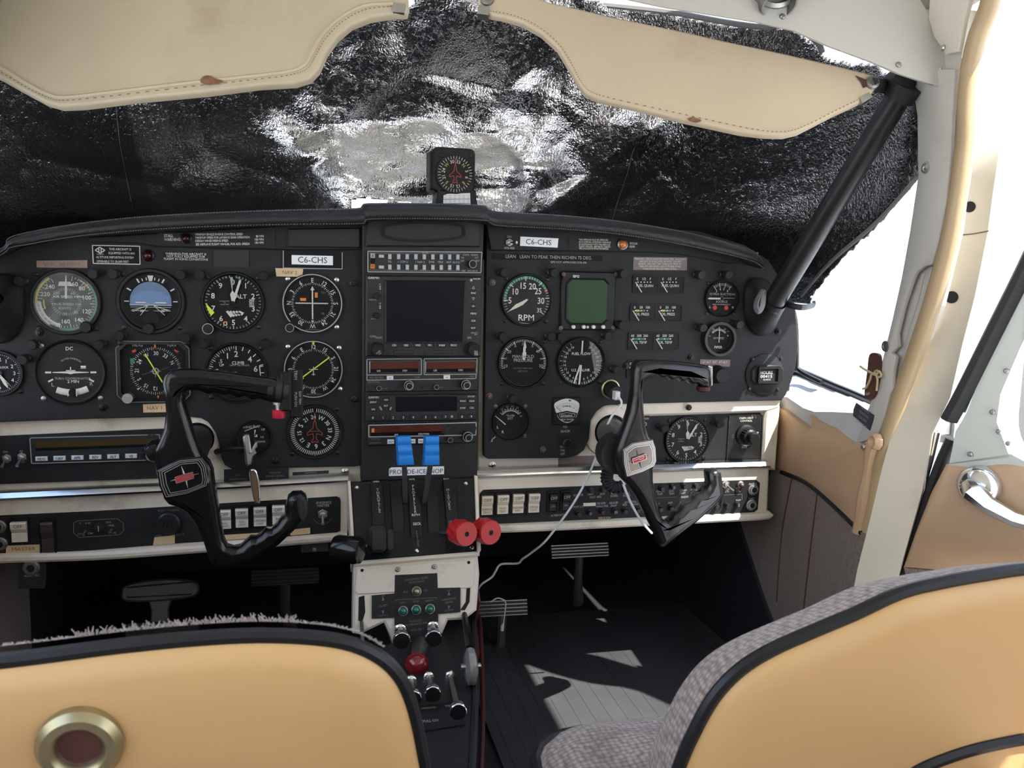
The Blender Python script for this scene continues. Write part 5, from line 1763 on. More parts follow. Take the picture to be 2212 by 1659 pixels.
# black throttle levers, pulled back
for (kx, ky, y, rr, ln, lab, sl) in ((752, 1187, -0.150, 30, 0.030, 'outer black throttle knob standing clear on the left', (797, 1178)), (822, 1164, -0.105, 27, 0.024, 'inner black throttle knob on the quadrant face', (838, 1176))):
    so = QF.p(*QF.px(*sl), 0.0)
    kp = WY(kx, ky, y)
    t = lever('throttle_lever', lab, 'throttle levers', so, kp + Vector((0.012, 0.01, 0.0)), 0.010, 'clear_plastic' if kx < 800 else 'lever_grey')
    k = mpp(kp)
    q = MB()
    if kx < 800:
        kf = Frame(kp, (0.45, 0.89, 0), Z_)
        q.lathe(kf, 0, 0, [(0, -0.018), (rr*k*0.9, -0.018), (rr*k, -0.014), (rr*k, 0.012), (rr*k*0.92, 0.017), (rr*k*0.5, 0.018), (0, 0.018)], 28)
    else:
        kf = Frame(kp, (1, 0.0, 0), (0, 0.2, 1))
        q.slab(kf, rrect(-0.004, 0, 0.022, 0.034, 0.006), -0.020, 0.008, 0.004)
        q.slab(kf, rrect(0.012, -0.002, 0.010, 0.028, 0.004), -0.020, 0.004, 0.002)
    q.build('knob', 'gloss_black' if kx < 800 else 'rubber_black', t)

# ================================================================== beige console below the quadrant
CO = WY(770, 1214, -0.080)
CF2 = Frame(CO, WY(1030, 1196, -0.080) - CO, WY(900, 1205, -0.080) - WY(900, 1390, -0.115))
cons = thing('gear_console', 'beige lower console with black landing gear position plate', 'console', CF2.p(*CF2.px(890, 1390), -0.02))
q = MB()
q.slab(CF2, CF2.pts([(764, 1216), (1032, 1194), (1036, 1240), (1030, 1318), (1005, 1338), (968, 1340), (955, 1370), (945, 1392), (852, 1396), (842, 1370), (830, 1345), (778, 1370), (762, 1368)]), -0.05, 0.0, 0.003)
q.build('housing', 'beige', cons)
q = MB()
q.tube([CF2.p(*CF2.px(a, b), 0.003) for a, b in ((764, 1218), (900, 1207), (1034, 1196))], 0.0035, 8)
q.build('upper_edge', 'beige', cons)
q = MB()
q.slab(CF2, CF2.pts([(770, 1230), (1025, 1207), (1024, 1262), (1018, 1270), (772, 1284), (766, 1276)]), 0.0, 0.002, 0.001)
q.build('cover_plate', 'beige', cons)
cross_pts = [(853, 1242), (944, 1238), (945, 1270), (994, 1269), (994, 1322), (946, 1326), (946, 1376), (935, 1382), (862, 1386), (852, 1378), (852, 1334), (803, 1336), (803, 1286), (852, 1282)]
q = MB()
q.prism(CF2, CF2.pts(cross_pts), 0.0, 0.0028)
q.build('gear_plate', 'panel_black', cons, smooth=False)
q = MB()
kc = CF2.k(900, 1300)
for t, a, b, h in (('LANDING GEAR', 899, 1250, 4.6), ('POSITION', 899, 1257, 4.6), ('ALL', 876, 1278, 4.2), ('UP', 919, 1275, 4.2), ('LEFT', 869, 1302, 3.8), ('NOSE', 898, 1299, 3.8), ('DOWN', 898, 1293.5, 3.4), ('RIGHT', 927, 1297, 3.8), ('MANUAL', 898, 1341, 4.4), ('ALTERNATE AIR', 898, 1347.5, 4.4), ('PULL ON', 899, 1360, 3.6), ('UP', 827, 1287, 3.6), ('FLAPS', 827, 1308, 4.4), ('DOWN', 827, 1329, 3.6), ('UP', 969, 1276, 3.8), ('LANDING', 969, 1293.5, 4.6), ('GEAR', 969, 1300.5, 4.6), ('DOWN', 969, 1318, 3.8)):
    q.text(CF2, t, *CF2.px(a, b), h*kc, 0.0031, rot=-2.5, sx=1.05)
for a, b, s_ in ((827, 1293.5, 1), (827, 1322, -1), (969, 1282.5, 1), (969, 1311.5, -1)):
    u, v = CF2.px(a, b)
    q.flat(CF2, [(u - 0.0018, v - 0.002*s_), (u + 0.0018, v - 0.002*s_), (u, v + 0.003*s_)], 0.0031)
q.poly(CF2, CF2.pts([(854, 1299), (854, 1295.5), (888, 1293.5)]), 0.0005, 0.0031)
q.poly(CF2, CF2.pts([(908, 1292.5), (943, 1290.5), (943, 1294)]), 0.0005, 0.0031)
q.build('lettering', 'dim_print', cons, smooth=False)
for a, b in ((782, 1232), (1012, 1215)):
    q = MB()
    q.disc(CF2, *CF2.px(a, b), 0.0022, 0.0024, 12)
    q.build('hole', 'void_black', cons, smooth=False)
for a, b in ((859, 1230), (937, 1224)):
    q = MB()
    screw(q, CF2, *CF2.px(a, b), 0.0036, 0.002, 0.003)
    o = q.build('screw', 'steel', cons)
    q = MB()
    cross(q, CF2, *CF2.px(a, b), 0.002, 0.0053)
    q.build('slot', 'void_black', o, smooth=False)
for a, b, n_ in ((870, 1319.5, 'left'), (898, 1317, 'middle'), (928, 1315, 'right')):
    lt = lamp('gear_lamp', 'green landing gear lamp, %s of the row of three' % n_, CF2, a, b, 8.2, 'green_lens', 0.0028)
    lt['group'] = 'green landing gear lamps'
lamp('gear_lamp', 'clear amber lamp above the three green gear lamps', CF2, 899, 1277, 8, 'grommet', 0.0028)
# slots and side levers
for pts in ([(775, 1290), (787, 1286), (789, 1322), (782, 1345), (774, 1340)], [(1008, 1268), (1016, 1267), (1014, 1300), (1004, 1318), (994, 1318), (1006, 1300)]):
    q = MB()
    q.flat(CF2, CF2.pts(pts), 0.0008)
    q.build('slot', 'void_black', cons, smooth=False)
PO0 = WY(850, 1392, -0.118)
PF0 = Frame(PO0, WY(1020, 1380, -0.118) - PO0, WY(900, 1388, -0.118) - WY(940, 1659, -0.40))
def near0(px, py, h):
    p = PF0.p(*PF0.px(px, py), 0)
    return p + (CAM - p).normalized()*h
gl = thing('gear_lever', 'landing gear lever with clear wheel-shaped knob at the console side', 'lever', CF2.p(*CF2.px(1006, 1318), 0))
q = MB()
q.tube([CF2.p(*CF2.px(1004, 1318), -0.01), near0(1008, 1360, 0.05), near0(1014, 1400, 0.05)], [0.004, 0.0045, 0.005], 8)
q.build('arm', 'worn_black', gl)
q = MB()
kf = Frame(near0(1017, 1440, 0.05), (-0.02, -1.0, 0), Z_)
q.lathe(kf, 0, 0, [(0, -0.007), (0.014, -0.007), (0.0215, -0.004), (0.0225, 0.0), (0.0215, 0.004), (0.014, 0.007), (0, 0.007)], 26)
q.build('wheel_knob', 'clear_plastic', gl)
q = MB()
q.tube([kf.p(0, 0, -0.012), kf.p(0, 0, 0.012)], 0.004, 10)
q.build('axle', 'steel', gl)
fl = thing('flap_lever', 'thin flap lever hanging at the left side of the console', 'lever', CF2.p(*CF2.px(780, 1340), 0))
q = MB()
q.tube([CF2.p(*CF2.px(781, 1335), -0.01), WY(782, 1360, -0.12), WY(783, 1385, -0.13)], 0.0025, 8)
q.build('arm', 'lever_grey', fl)

# ================================================================== floor pedestal with pull knobs
PO = WY(850, 1392, -0.118)
PF = Frame(PO, WY(1020, 1380, -0.118) - PO, WY(900, 1388, -0.118) - WY(940, 1659, -0.40))
ped = thing('floor_pedestal', 'black floor pedestal between the seats carrying pull knobs', 'pedestal', (PF.p(0.08, -0.1, 0).x, PF.p(0.08, -0.1, 0).y, 0.0))
top = [PF.p(*PF.px(a, b), 0) for a, b in ((800, 1400), (1020, 1330), (1022, 1500), (1014, 1659), (1000, 1800), (760, 1800))]
q = MB()
q.loft([[Vector((p.x, p.y, 0.0)) for p in top], [p - Vector((0, 0, 0.004)) for p in top], [p + (Vector((sum(x.x for x in top)/6, sum(x.y for x in top)/6, p.z)) - p)*0.03 for p in top]], True, True)
q.build('housing', 'vinyl_black', ped, angle=0.5)
q = MB()
q.tube(smooth_pts([top[1] + Vector((0.003, 0, 0)), top[2] + Vector((0.003, 0, 0)), top[3] + Vector((0.003, 0, 0)), top[4] + Vector((0.003, 0, 0))], 5), 0.004, 6)
q.build('edge_welt', 'rubber_black', ped)
q = MB()
q.prism(PF, PF.pts([(884, 1532), (1000, 1515), (1004, 1568), (880, 1588)]), 0.0, 0.002)
q.build('knob_plate', 'panel_black', ped, smooth=False)
q = MB()
kp_ = PF.k(930, 1540)
for t, a, b, h in (('DEFROSTER', 926, 1533, 4.4), ('COLD AIR', 975, 1528, 4.4), ('PULL ON', 930, 1561, 6)):
    q.text(PF, t, *PF.px(a, b), h*kp_*1.5, 0.0023, sx=0.62, bold=1)
q.build('lettering', 'grey_print', ped, smooth=False)
q = MB()
rt = [Vector((top[1].x + 0.016, top[1].y + 0.05, 0.02)), top[1] + Vector((0.014, 0.02, -0.01)), top[2] + Vector((0.012, 0.0, -0.02)), top[3] + Vector((0.010, 0, -0.06))]
q.tube(smooth_pts(rt, 5), 0.003, 8)
q.build('red_edging', 'red_trim', ped)
q = MB()
q.tube([CF2.p(*CF2.px(1036, 1250), -0.03), CF2.p(*CF2.px(1040, 1300), -0.02), PF.p(*PF.px(1026, 1345), 0), PF.p(*PF.px(1032, 1420), 0)], 0.0028, 8)
q.build('red_edging', 'red_trim', ped)
def near(px, py, h, fr=None):
    """a point standing h off the pedestal surface"""
    p = (fr or PF).p(*(fr or PF).px(px, py), 0)
    return p + (CAM - p).normalized()*h
def pull_knob(label, p_root, p_knob, r, material='chrome', cap='bezel_black', grp='chrome pull knobs on the pedestal'):
    t = thing('pull_knob', label, 'knob', p_root, grp)
    a, b = Vector(p_root), Vector(p_knob)
    d = (b - a).normalized()
    q = MB()
    q.tube([a, b], r*0.30, 10)
    q.build('rod', 'dull_metal', t)
    q = MB()
    q.tube([a, a + d*r*0.35, a + d*r*0.5], [r*0.72, r*0.66, r*0.40], 16)
    q.build('ferrule', 'chrome', t)
    q = MB()
    u = d.cross(Z_).normalized()
    kf = Frame(b, u, u.cross(d) * -1)
    kf = Frame(b, d.cross(Z_), Z_)
    if kf.n.dot(d) < 0:
        kf = Frame(b, d.cross(Z_) * -1, Z_)
    q.lathe(kf, 0, 0, [(r*0.45, -r*1.1), (r*0.85, -r*1.0), (r*0.88, -r*0.85), (r*0.55, -r*0.75), (r*0.6, -r*0.55), (r*0.98, -r*0.42), (r, -r*0.2), (r*0.96, 0.0), (r*0.88, 0.001)], 26)
    q.build('knob', material, t)
    q = MB()
    q.lathe(kf, 0, 0, [(r*0.88, 0.001), (r*0.6, r*0.10), (0, r*0.14)], 24)
    q.build('face', cap, t)
    return t
pull_knob('left chrome alternate air knob under the gear plate', CF2.p(*CF2.px(864, 1358), 0.003), WY(868, 1384, -0.160), 0.0115)
pull_knob('right chrome alternate air knob under the gear plate', CF2.p(*CF2.px(934, 1352), 0.003), WY(937, 1380, -0.160), 0.0115)
pull_knob('middle chrome defroster knob on the lower pedestal', PF.p(*PF.px(926, 1462), 0.0), near(935, 1500, 0.038), 0.0100)
pull_knob('chrome knob half hidden behind the left seat', PF.p(*PF.px(888, 1470), 0.0), near(893, 1510, 0.038), 0.0100)
pull_knob('long pulled out cold air knob on the right of the pedestal', PF.p(*PF.px(973, 1460), 0.0), near(990, 1538, 0.060), 0.0098)
# red ball handle
rb = thing('fuel_selector', 'dark red ball handle on a steel stem in front of the console', 'handle', PF.p(*PF.px(905, 1400), 0))
q = MB()
q.tube([PF.p(*PF.px(908, 1385), -0.005), WY(900, 1428, -0.175)], [0.012, 0.0075], 16)
q.build('stem', 'dull_metal', rb)
q = MB()
bc = WY(900, 1435, -0.190)
bf = Frame(bc, X_, Z_)
q.lathe(bf, 0, 0, [(0.0148*math.cos(t*PI/14 - PI/2), 0.0148*math.sin(t*PI/14 - PI/2)) for t in range(15)], 28)
q.build('ball', 'red_ball', rb)

# ================================================================== rudder pedals
def pedal(label, a0, a1, b0, h, y, n_rib=5, post=None, material='steel'):
    P, Q = WY(a0, b0, y), WY(a1, b0 - (a1 - a0)*0.05, y)
    t = thing('rudder_pedal', label, 'pedal', P, 'rudder pedals')
    fr = Frame(P, Q - P, (0, 0.35, 1))
    W_ = (Q - P).length
    q = MB()
    q.slab(fr, rrect(W_/2, 0, W_, h, h*0.15), -0.018, -0.004, 0.002)
    q.build('plate', 'rubber_black', t)
    for i in range(n_rib):
        v = -h*0.42 + h*0.84*i/(n_rib - 1)
        q = MB()
        q.tube([fr.p(W_*0.02, v, -0.004), fr.p(W_*0.98, v, -0.004)], h*0.055, 6)
        q.build('rib', material, t)
    if post:
        q = MB()
        q.tube([fr.p(W_/2, -h*0.3, -0.012), fr.p(W_/2, -h*2.0, -0.03), fr.p(W_*0.6, -h*3.6, -0.08)], [0.009, 0.008, 0.012], 10)
        q.build('post', 'lever_grey', t)
    return t
pedal('ribbed chrome rudder pedal under the right panel', 1190, 1318, 1192, 0.026, 0.26, 5, True)
pedal('ribbed chrome rudder pedal beside the pedestal on the right', 1030, 1142, 1316, 0.028, 0.16, 5, True)
pedal('ribbed dark rudder pedal right of the left yoke tip', 540, 690, 1250, 0.028, 0.26, 5, True, 'lever_grey')
pedal('ribbed dark rudder pedal just above the left seat', 268, 430, 1368, 0.028, 0.16, 4, None, 'lever_grey')
bp_ = thing('brake_pedal', 'dark oval brake pedal above the left seat', 'pedal', WY(350, 1370, 0.17))
fr = Frame(WY(345, 1276, 0.19), (1, 0.04, 0), (0, 0.35, 1))
k = fr.k(345, 1276)
q = MB()
q.slab(fr, sm2([(-78*k, 0), (-70*k, 16*k), (-30*k, 24*k), (30*k, 24*k), (72*k, 14*k), (80*k, -2*k), (70*k, -18*k), (20*k, -22*k), (-30*k, -22*k), (-72*k, -16*k)], 4, True), -0.012, 0.0, 0.003)
q.build('pad', 'lever_grey', bp_)
q = MB()
q.slab(fr, [(-24*k, -18*k), (24*k, -18*k), (18*k, -40*k), (20*k, -92*k), (-20*k, -92*k), (-18*k, -40*k)], -0.012, -0.003, 0.002)
q.build('arm', 'lever_grey', bp_)
for dv in (14, -12):
    q = MB()
    q.tube([fr.p(-66*k, dv*k*0.8, 0.001), fr.p(66*k, dv*k, 0.001)], 0.0012, 5)
    q.build('rib', 'dull_metal', bp_)
# ribbed floor mat lit by the sun
fmx = thing('floor_mat', 'dark ribbed floor mat in the sun beside the pedestal', 'floor mat', (0.27, -0.2, 0.0))
q = MB()
q.add(bx(0.085, 0.55, -0.62, 0.30, 0.0005, 0.005).v, bx(0, 1, 0, 1, 0, 1).f)
q.build('sheet', 'mat_black', fmx, smooth=False)
for i in range(19):
    x = 0.10 + 0.0235*i
    q = MB()
    q.tube([(x, -0.61, 0.0048), (x, 0.29, 0.0048)], 0.0008, 5)
    q.build('rib', 'mat_black', fmx)

# ================================================================== seats
def seat_back(label, fr, out, thick, lower=None, grom=None, drop=0.5):
    t = thing('pilot_seat', label, 'seat', (fr.o.x, fr.o.y + 0.1, 0.0), 'pair of front seats')
    o2 = fr.pts(out)
    if sum(o2[i-1][0]*o2[i][1] - o2[i][0]*o2[i-1][1] for i in range(len(o2))) < 0:
        o2 = o2[::-1]
    cu = sum(p[0] for p in o2)/len(o2)
    cv = sum(p[1] for p in o2)/len(o2)
    q = MB()
    rows = []
    for f, d in ((1.0, -0.006), (0.985, 0.001), (0.95, 0.006), (0.85, 0.010), (0.6, 0.013), (0.3, 0.0145)):
        rows.append([fr.p(cu + (a-cu)*f, cv + (b-cv)*f, d) for a, b in o2])
    q.loft(rows, True)
    q.add(rows[-1], [tuple(range(len(o2)))])
    q.build('back_panel', 'seat_tan', t, angle=1.2)
    # front cushion with fabric cover
    q = MB()
    rows = []
    for f, d in ((0.995, -0.004), (0.998, -0.014), (0.998, -thick*0.5), (0.985, -thick*0.8), (0.94, -thick)):
        rows.append([fr.p(cu + (a-cu)*f, cv + (b-cv)*f + d*drop, d) for a, b in o2])
    q.loft(rows[::-1], True)
    q.add(rows[-1], [tuple(range(len(o2)-1, -1, -1))])
    q.build('front_cushion', 'seat_fabric', t, angle=1.2)
    q = MB()
    q.tube([fr.p(a, b, -0.002) for a, b in o2] + [fr.p(*o2[0], -0.002)], 0.0047, 8)
    q.build('piping', 'piping_black', t)
    if lower:
        q = MB()
        q.tube([fr.p(*fr.px(*p), 0.013) for p in sm2(lower, 6)], 0.0055, 8)
        q.build('pocket_piping', 'piping_black', t)
    if grom:
        u, v = fr.px(*grom)
        k = fr.k(*grom)
        q = MB()
        q.lathe(fr, u, v, [(88*k, 0.010), (87*k, 0.0165), (74*k, 0.0205), (56*k, 0.0205), (48*k, 0.0185), (45*k, 0.015), (44*k, 0.012)], 40)
        q.build('grommet', 'grommet', t)
        q = MB()
        q.lathe(fr, u, v, [(46*k, 0.0162), (42*k, 0.0152), (0, 0.0150)], 28)
        q.build('grommet_hole', 'leather_brown', t)
    return t
SL = Frame(WY(430, 1420, -0.72), X_, (0, 0.10, 1))
SL = Frame(WY(430, 1420, -0.74), (1, 0.0, 0), (0, -0.16, 1))
outl = sm2([(-200, 1452), (-60, 1440), (80, 1424), (250, 1402), (420, 1385), (560, 1378), (680, 1383), (760, 1397), (820, 1425), (858, 1462), (880, 1505), (896, 1560), (910, 1630), (925, 1720), (935, 1850), (920, 2150), (800, 2300), (300, 2320), (-200, 2300), (-330, 2100), (-360, 1800), (-340, 1520), (-290, 1470)], 4, True)
sl_ = seat_back('left front seat with a metal grommet in its tan back', SL, outl, 0.070, [(470, 1668), (560, 1656), (680, 1650), (790, 1652), (850, 1668)], (187, 1572), 0.52)
SR = Frame(WY(1900, 1420, -0.74), (1, 0.0, 0), (0, -0.16, 1))
outr = sm2([(1440, 1760), (1466, 1670), (1500, 1590), (1545, 1510), (1600, 1452), (1670, 1408), (1760, 1368), (1850, 1330), (1950, 1284), (2040, 1262), (2130, 1246), (2230, 1232), (2400, 1225), (2460, 1245), (2520, 1320), (2545, 1480), (2545, 1900), (2500, 2150), (2400, 2230), (1800, 2230), (1500, 2120), (1420, 1950)], 4, True)
sr_ = seat_back('right front seat with plain tan back', SR, outr, 0.062, [(1880, 1690), (1940, 1640), (2010, 1608), (2100, 1582), (2230, 1560), (2400, 1550)], None, 0.40)
# cushions of both seats
def cushion(t, x0, x1, y0, y1, z0, z1, vis):
    q = MB()
    cx, cy = (x0 + x1)/2, (y0 + y1)/2
    o2 = rrect(cx, cy, x1 - x0, y1 - y0, 0.05, 5)
    rows = []
    for f, z in ((0.99, z0), (1.0, z0 + 0.02), (1.0, z1 - 0.015)):
        rows.append([Vector((cx + (a-cx)*f, cy + (b-cy)*f, z)) for a, b in o2])
    q.loft(rows, True)
    q.build('cushion_side', 'seat_tan', t, angle=1.0)
    q = MB()
    rows = []
    for f, z in ((0.998, z1 - 0.012), (0.97, z1 - 0.002), (0.90, z1 + 0.006), (0.6, z1 + 0.014), (0.2, z1 + 0.016)):
        rows.append([Vector((cx + (a-cx)*f, cy + (b-cy)*f, z - 0.010*math.exp(-((cx + (a-cx)*f - (x0 + 0.085))/0.012)**2))) for a, b in o2])
    q.loft(rows, True)
    q.add(rows[-1], [tuple(range(len(o2)))])
    q.build('cushion_top', 'seat_fabric', t, angle=1.2)
    q = MB()
    q.tube([Vector((a, b, z1 - 0.012)) for a, b in o2 + [o2[0]]], 0.0052, 8)
    q.build('cushion_piping', 'piping_black', t)
    q = MB()
    q.add(bx(x0 + 0.05, x1 - 0.05, y0 + 0.05, y1 - 0.05, 0.0, z0 + 0.005).v, bx(0, 1, 0, 1, 0, 1).f)
    q.build('seat_base', 'liner_black', t, smooth=False)
pc_ = WZ(1140, 1600, 0.25)
cushion(sr_, 0.010, 0.50, -1.02, -0.578, 0.15, 0.277, True)
cushion(sl_, -0.54, -0.115, -1.05, -0.62, 0.14, 0.255, False)
# loose wool fuzz along the top of the left seat
q = MB()
random.seed(3)
pl = [p for p in outl if p[1] < 1440 and -40 < p[0] < 860]
pl.sort()
for i in range(len(pl) - 1):
    (a0, b0), (a1, b1) = pl[i], pl[i+1]
    for j in range(34):
        s_ = random.random()
        a, b = a0 + (a1-a0)*s_, b0 + (b1-b0)*s_
        base = SL.p(*SL.px(a, b), -0.010) + Vector((0, 0, 0.004))
        d = Vector((random.uniform(-0.6, 0.6), random.uniform(-0.5, 0.5), random.uniform(0.2, 1))) * random.uniform(0.001, 0.0042)*(1.3 if 150 < a < 640 else 0.45)
        q.tube([base, base + d*0.6, base + d + Vector((random.uniform(-1, 1), 0, 0))*0.0012], 0.00022, 3, cap=False)
fz = q.build('wool_fuzz', 'fuzz', sl_, smooth=False)
fz['kind'] = 'stuff'
# ================================================================== round instruments
class Gauge:
    def __init__(g, name, label, px, py, rpx, dial=0.86, dmat='dial_black', cat='gauge', bezel='bezel_black', fr=None, screws_at=(45, 135, 225, 315), smat='dark_screw', glassm='gauge_glass', proud=0.006, square=False, group=None, sr=1.13):
        g.fr = fr or PN
        g.u, g.v = g.fr.px(px, py)
        g.k = g.fr.k(px, py)
        g.R0 = rpx*g.k
        g.R = g.R0*dial
        g.t = thing(name, label, cat, g.fr.p(g.u, g.v - g.R0, 0), group)
        g.m = {}
        g.glassm = glassm
        if not square:
            q = MB()
            q.lathe(g.fr, g.u, g.v, [(g.R0, 0.0), (g.R0, proud*0.55), (g.R0*0.97, proud), (g.R*1.05, proud), (g.R*1.0, 0.0020), (g.R*0.97, 0.0016)], 48)
            q.build('bezel', bezel, g.t)
            q = MB()
            q.disc(g.fr, g.u, g.v, g.R*0.99, 0.0015, 44)
            q.build('dial', dmat, g.t, smooth=False)
        for a in screws_at:
            r = g.R0*sr
            q = MB()
            screw(q, g.fr, g.u + r*math.sin(math.radians(a)), g.v + r*math.cos(math.radians(a)), 0.0034, 0.0)
            q.build('screw', smat, g.t)
    def mb(g, mt):
        return g.m.setdefault(mt, MB())
    def pos(g, a, r):
        return g.u + g.R*r*math.sin(math.radians(a)), g.v + g.R*r*math.cos(math.radians(a))
    def ticks(g, a0, a1, n, r0, r1, w=0.02, mt='white_paint', d=0.0021, skip=0):
        for i in range(n + 1):
            if skip and i % skip == 0:
                continue
            a = a0 + (a1 - a0)*i/n
            g.mb(mt).line(g.fr, g.pos(a, r0), g.pos(a, r1), w*g.R, d)
        return g
    def nums(g, lst, a0, a1, r, h, rot=False, mt='white_paint', bold=1, sx=1.0):
        n = len(lst) - 1
        for i, t in enumerate(lst):
            if t:
                a = a0 + (a1 - a0)*i/max(1, n)
                g.mb(mt).text(g.fr, t, *g.pos(a, r), h*g.R, 0.0021, rot=a if rot else 0, bold=bold, sx=sx)
        return g
    def text(g, t, x, y, h, mt='white_paint', sx=1.0, bold=1, rot=0, al='c', d=0.0021):
        g.mb(mt).text(g.fr, t, g.u + x*g.R, g.v + y*g.R, h*g.R, d, al, rot=rot, sx=sx, bold=bold)
        return g
    def arc(g, a0, a1, r0, r1, mt, d=0.0019):
        g.mb(mt).ring(g.fr, g.u, g.v, r0*g.R, r1*g.R, d, max(6, int(abs(a1-a0)/5)), a0, a1)
        return g
    def shape(g, pts, mt, d=0.0022, rot=0, name=None):
        f = g.fr.at(g.u, g.v, 0, rot)
        P = [(x*g.R, y*g.R) for x, y in pts]
        if name:
            q = MB()
            q.prism(f, P, d, d + 0.0006)
            q.build(name, mt, g.t, smooth=False)
        else:
            g.mb(mt).flat(f, P, d)
        return g
    def line(g, a, b, w, mt='white_paint', d=0.0021):
        g.mb(mt).line(g.fr, (g.u + a[0]*g.R, g.v + a[1]*g.R), (g.u + b[0]*g.R, g.v + b[1]*g.R), w*g.R, d)
        return g
    def needle(g, a, pts, mt='white_paint', d=0.0032, hub=0.0, c=(0, 0), hubm='bezel_black'):
        f = g.fr.at(g.u + c[0]*g.R, g.v + c[1]*g.R, 0, a)
        q = MB()
        q.prism(f, [(x*g.R, y*g.R) for x, y in pts], d, d + 0.0007)
        q.build('needle', mt, g.t, smooth=False)
        if hub:
            q = MB()
            q.lathe(g.fr, g.u + c[0]*g.R, g.v + c[1]*g.R, [(hub*g.R, 0.0016), (hub*g.R, d + 0.0004), (hub*g.R*0.8, d + 0.0012), (0, d + 0.0012)], 16)
            q.build('needle_hub', hubm, g.t)
        return g
    def knob(g, px, py, rpx, mt='bezel_black', ring=None, h=0.012):
        u, v = g.fr.px(px, py)
        r = rpx*g.k
        q = MB()
        q.lathe(g.fr, u, v, [(r*1.1, 0.0), (r*1.1, 0.003), (r, 0.004), (r, h*0.9), (r*0.9, h), (0, h)], 18)
        q.build('knob', mt, g.t)
        if ring:
            q = MB()
            q.ring(g.fr, u, v, r*0.86, r*0.98, h + 0.0002, 20)
            q.build('knob_ring', ring, g.t, smooth=False)
        return g
    def done(g, glass=True):
        for mt, mb in g.m.items():
            mb.build({'white_paint': 'markings', 'off_white': 'markings', 'grey_print': 'small_print'}.get(mt, mt + '_marks'), mt, g.t, smooth=False)
        if glass:
            q = MB()
            q.disc(g.fr, g.u, g.v, g.R*1.03, 0.0050, 36)
            q.build('glass', g.glassm, g.t, smooth=False)
        return g
BAR = [(-0.02, 0), (0.02, 0), (0.02, 0.7), (0, 0.75), (-0.02, 0.7)]

# ---- airspeed
g = Gauge('airspeed_indicator', 'round airspeed indicator with green and yellow arcs, upper left', 144, 652, 72, glassm='reflect_haze_glass', dmat='dial_grey')
g.arc(45, 150, 0.93, 1.0, 'green').arc(150, 215, 0.93, 1.0, 'green').arc(268, 328, 0.92, 1.0, 'yellow').arc(250, 275, 0.70, 0.74, 'yellow').arc(195, 270, 0.80, 1.0, 'off_white')
g.arc(30, 60, 0.88, 0.90, 'white_paint')
g.ticks(15, 330, 48, 0.84, 0.92, 0.014).ticks(15, 330, 12, 0.76, 0.92, 0.02)
g.mb('orange').line(g.fr, g.pos(48, 0.76), g.pos(50, 0.95), 0.05*g.R, 0.0024)
for t, x, y in (('60', .30, .62), ('80', .52, .48), ('100', .66, .16), ('120', .64, -.32), ('140', .38, -.62), ('160', -.05, -.68), ('220', -.66, .26), ('240', -.50, .52)):
    g.text(t, x, y, 0.14)
for t, x, y in (('60', .22, .30), ('200', -.30, .30), ('80', .30, -.36), ('30', -.05, -.42)):
    g.text(t, x, y, 0.10, 'grey_print')
g.text('AIR SPEED MPH', 0.06, 0.18, 0.08, sx=1.2).text('TRUE SPEED 100', 0.0, -0.08, 0.07, 'grey_print', 1.3).text('KNOTS', -0.06, -0.22, 0.08, 'grey_print')
g.shape([(-.24, .55), (.22, .55), (.16, .70), (-.20, .70)], 'off_white', 0.0020)
g.ticks(0, 360, 40, 0.40, 0.50, 0.014, 'grey_print')
for i, t in enumerate(('200', '190', '180', '170', '160', '150')):
    a = 208 + i*11
    g.mb('ink').text(g.fr, t, *g.pos(a, 0.90), 0.07*g.R, 0.0023, rot=a + 180)
g.needle(2, [(-.035, .12), (.035, .12), (.035, .55), (.012, .92), (-.012, .92), (-.03, .55)], 'off_white')
g.knob(189, 706, 12).done()
# ---- attitude
g = Gauge('attitude_indicator', 'attitude indicator with pale blue sky half, upper row', 327, 651, 71, 0.85)
f = g.fr
q = MB()
q.lathe(f, g.u, g.v, [(g.R*0.72, 0.0016), (g.R*0.66, 0.0030), (g.R*0.45, 0.0042), (0, 0.0048)], 40)
q.build('horizon_ball', 'dial_black', g.t)
sky = [(0.70*math.cos(t*PI/20), 0.70*math.sin(t*PI/20)) for t in range(21)]
g.shape([(x, max(y, -0.12)) for x, y in sky] + [(-.70, -.12), (.70, -.12)], 'sky_blue_dark', 0.0051)
g.shape([(0.66, -.10), (0.62, 0.18), (0.35, 0.34), (0, 0.40), (-.35, 0.34), (-.62, .18), (-.66, -.10)], 'sky_blue', 0.0053)
g.line((-.70, -.13), (.70, -.13), 0.02, d=0.0054).line((-.68, -.20), (.68, -.20), 0.012, d=0.0054).line((-.66, -.33), (.66, -.33), 0.014, d=0.0054).line((-.64, -.30), (-.1, -.18), .012, d=.0054).line((.64, -.30), (.1, -.18), .012, d=.0054)
for a, b in (((-.1, -.15), (-.36, -.5)), ((.1, -.15), (.46, -.48)), ((-.12, -.14), (-.6, -.36)), ((.12, -.14), (.62, -.34))):
    g.line(a, b, 0.016, d=0.0054)
g.text('20', -.30, -.33, .08, 'white_paint', d=.0055).text('20', .40, -.33, .08, 'white_paint', d=.0055)
for a in (-60, -30, -20, -10, 10, 20, 30, 60):
    g.mb('white_paint').line(f, g.pos(a, 0.76), g.pos(a, 0.92 if abs(a) in (30, 60) else 0.86), (0.05 if abs(a) in (30, 60) else .03)*g.R, 0.0021)
for a in (90, 270):
    g.mb('white_paint').line(f, g.pos(a, 0.74), g.pos(a, 0.90), 0.035*g.R, 0.0021)
g.shape([(-.10, .92), (.10, .92), (.05, .72), (-.05, .72)], 'off_white')
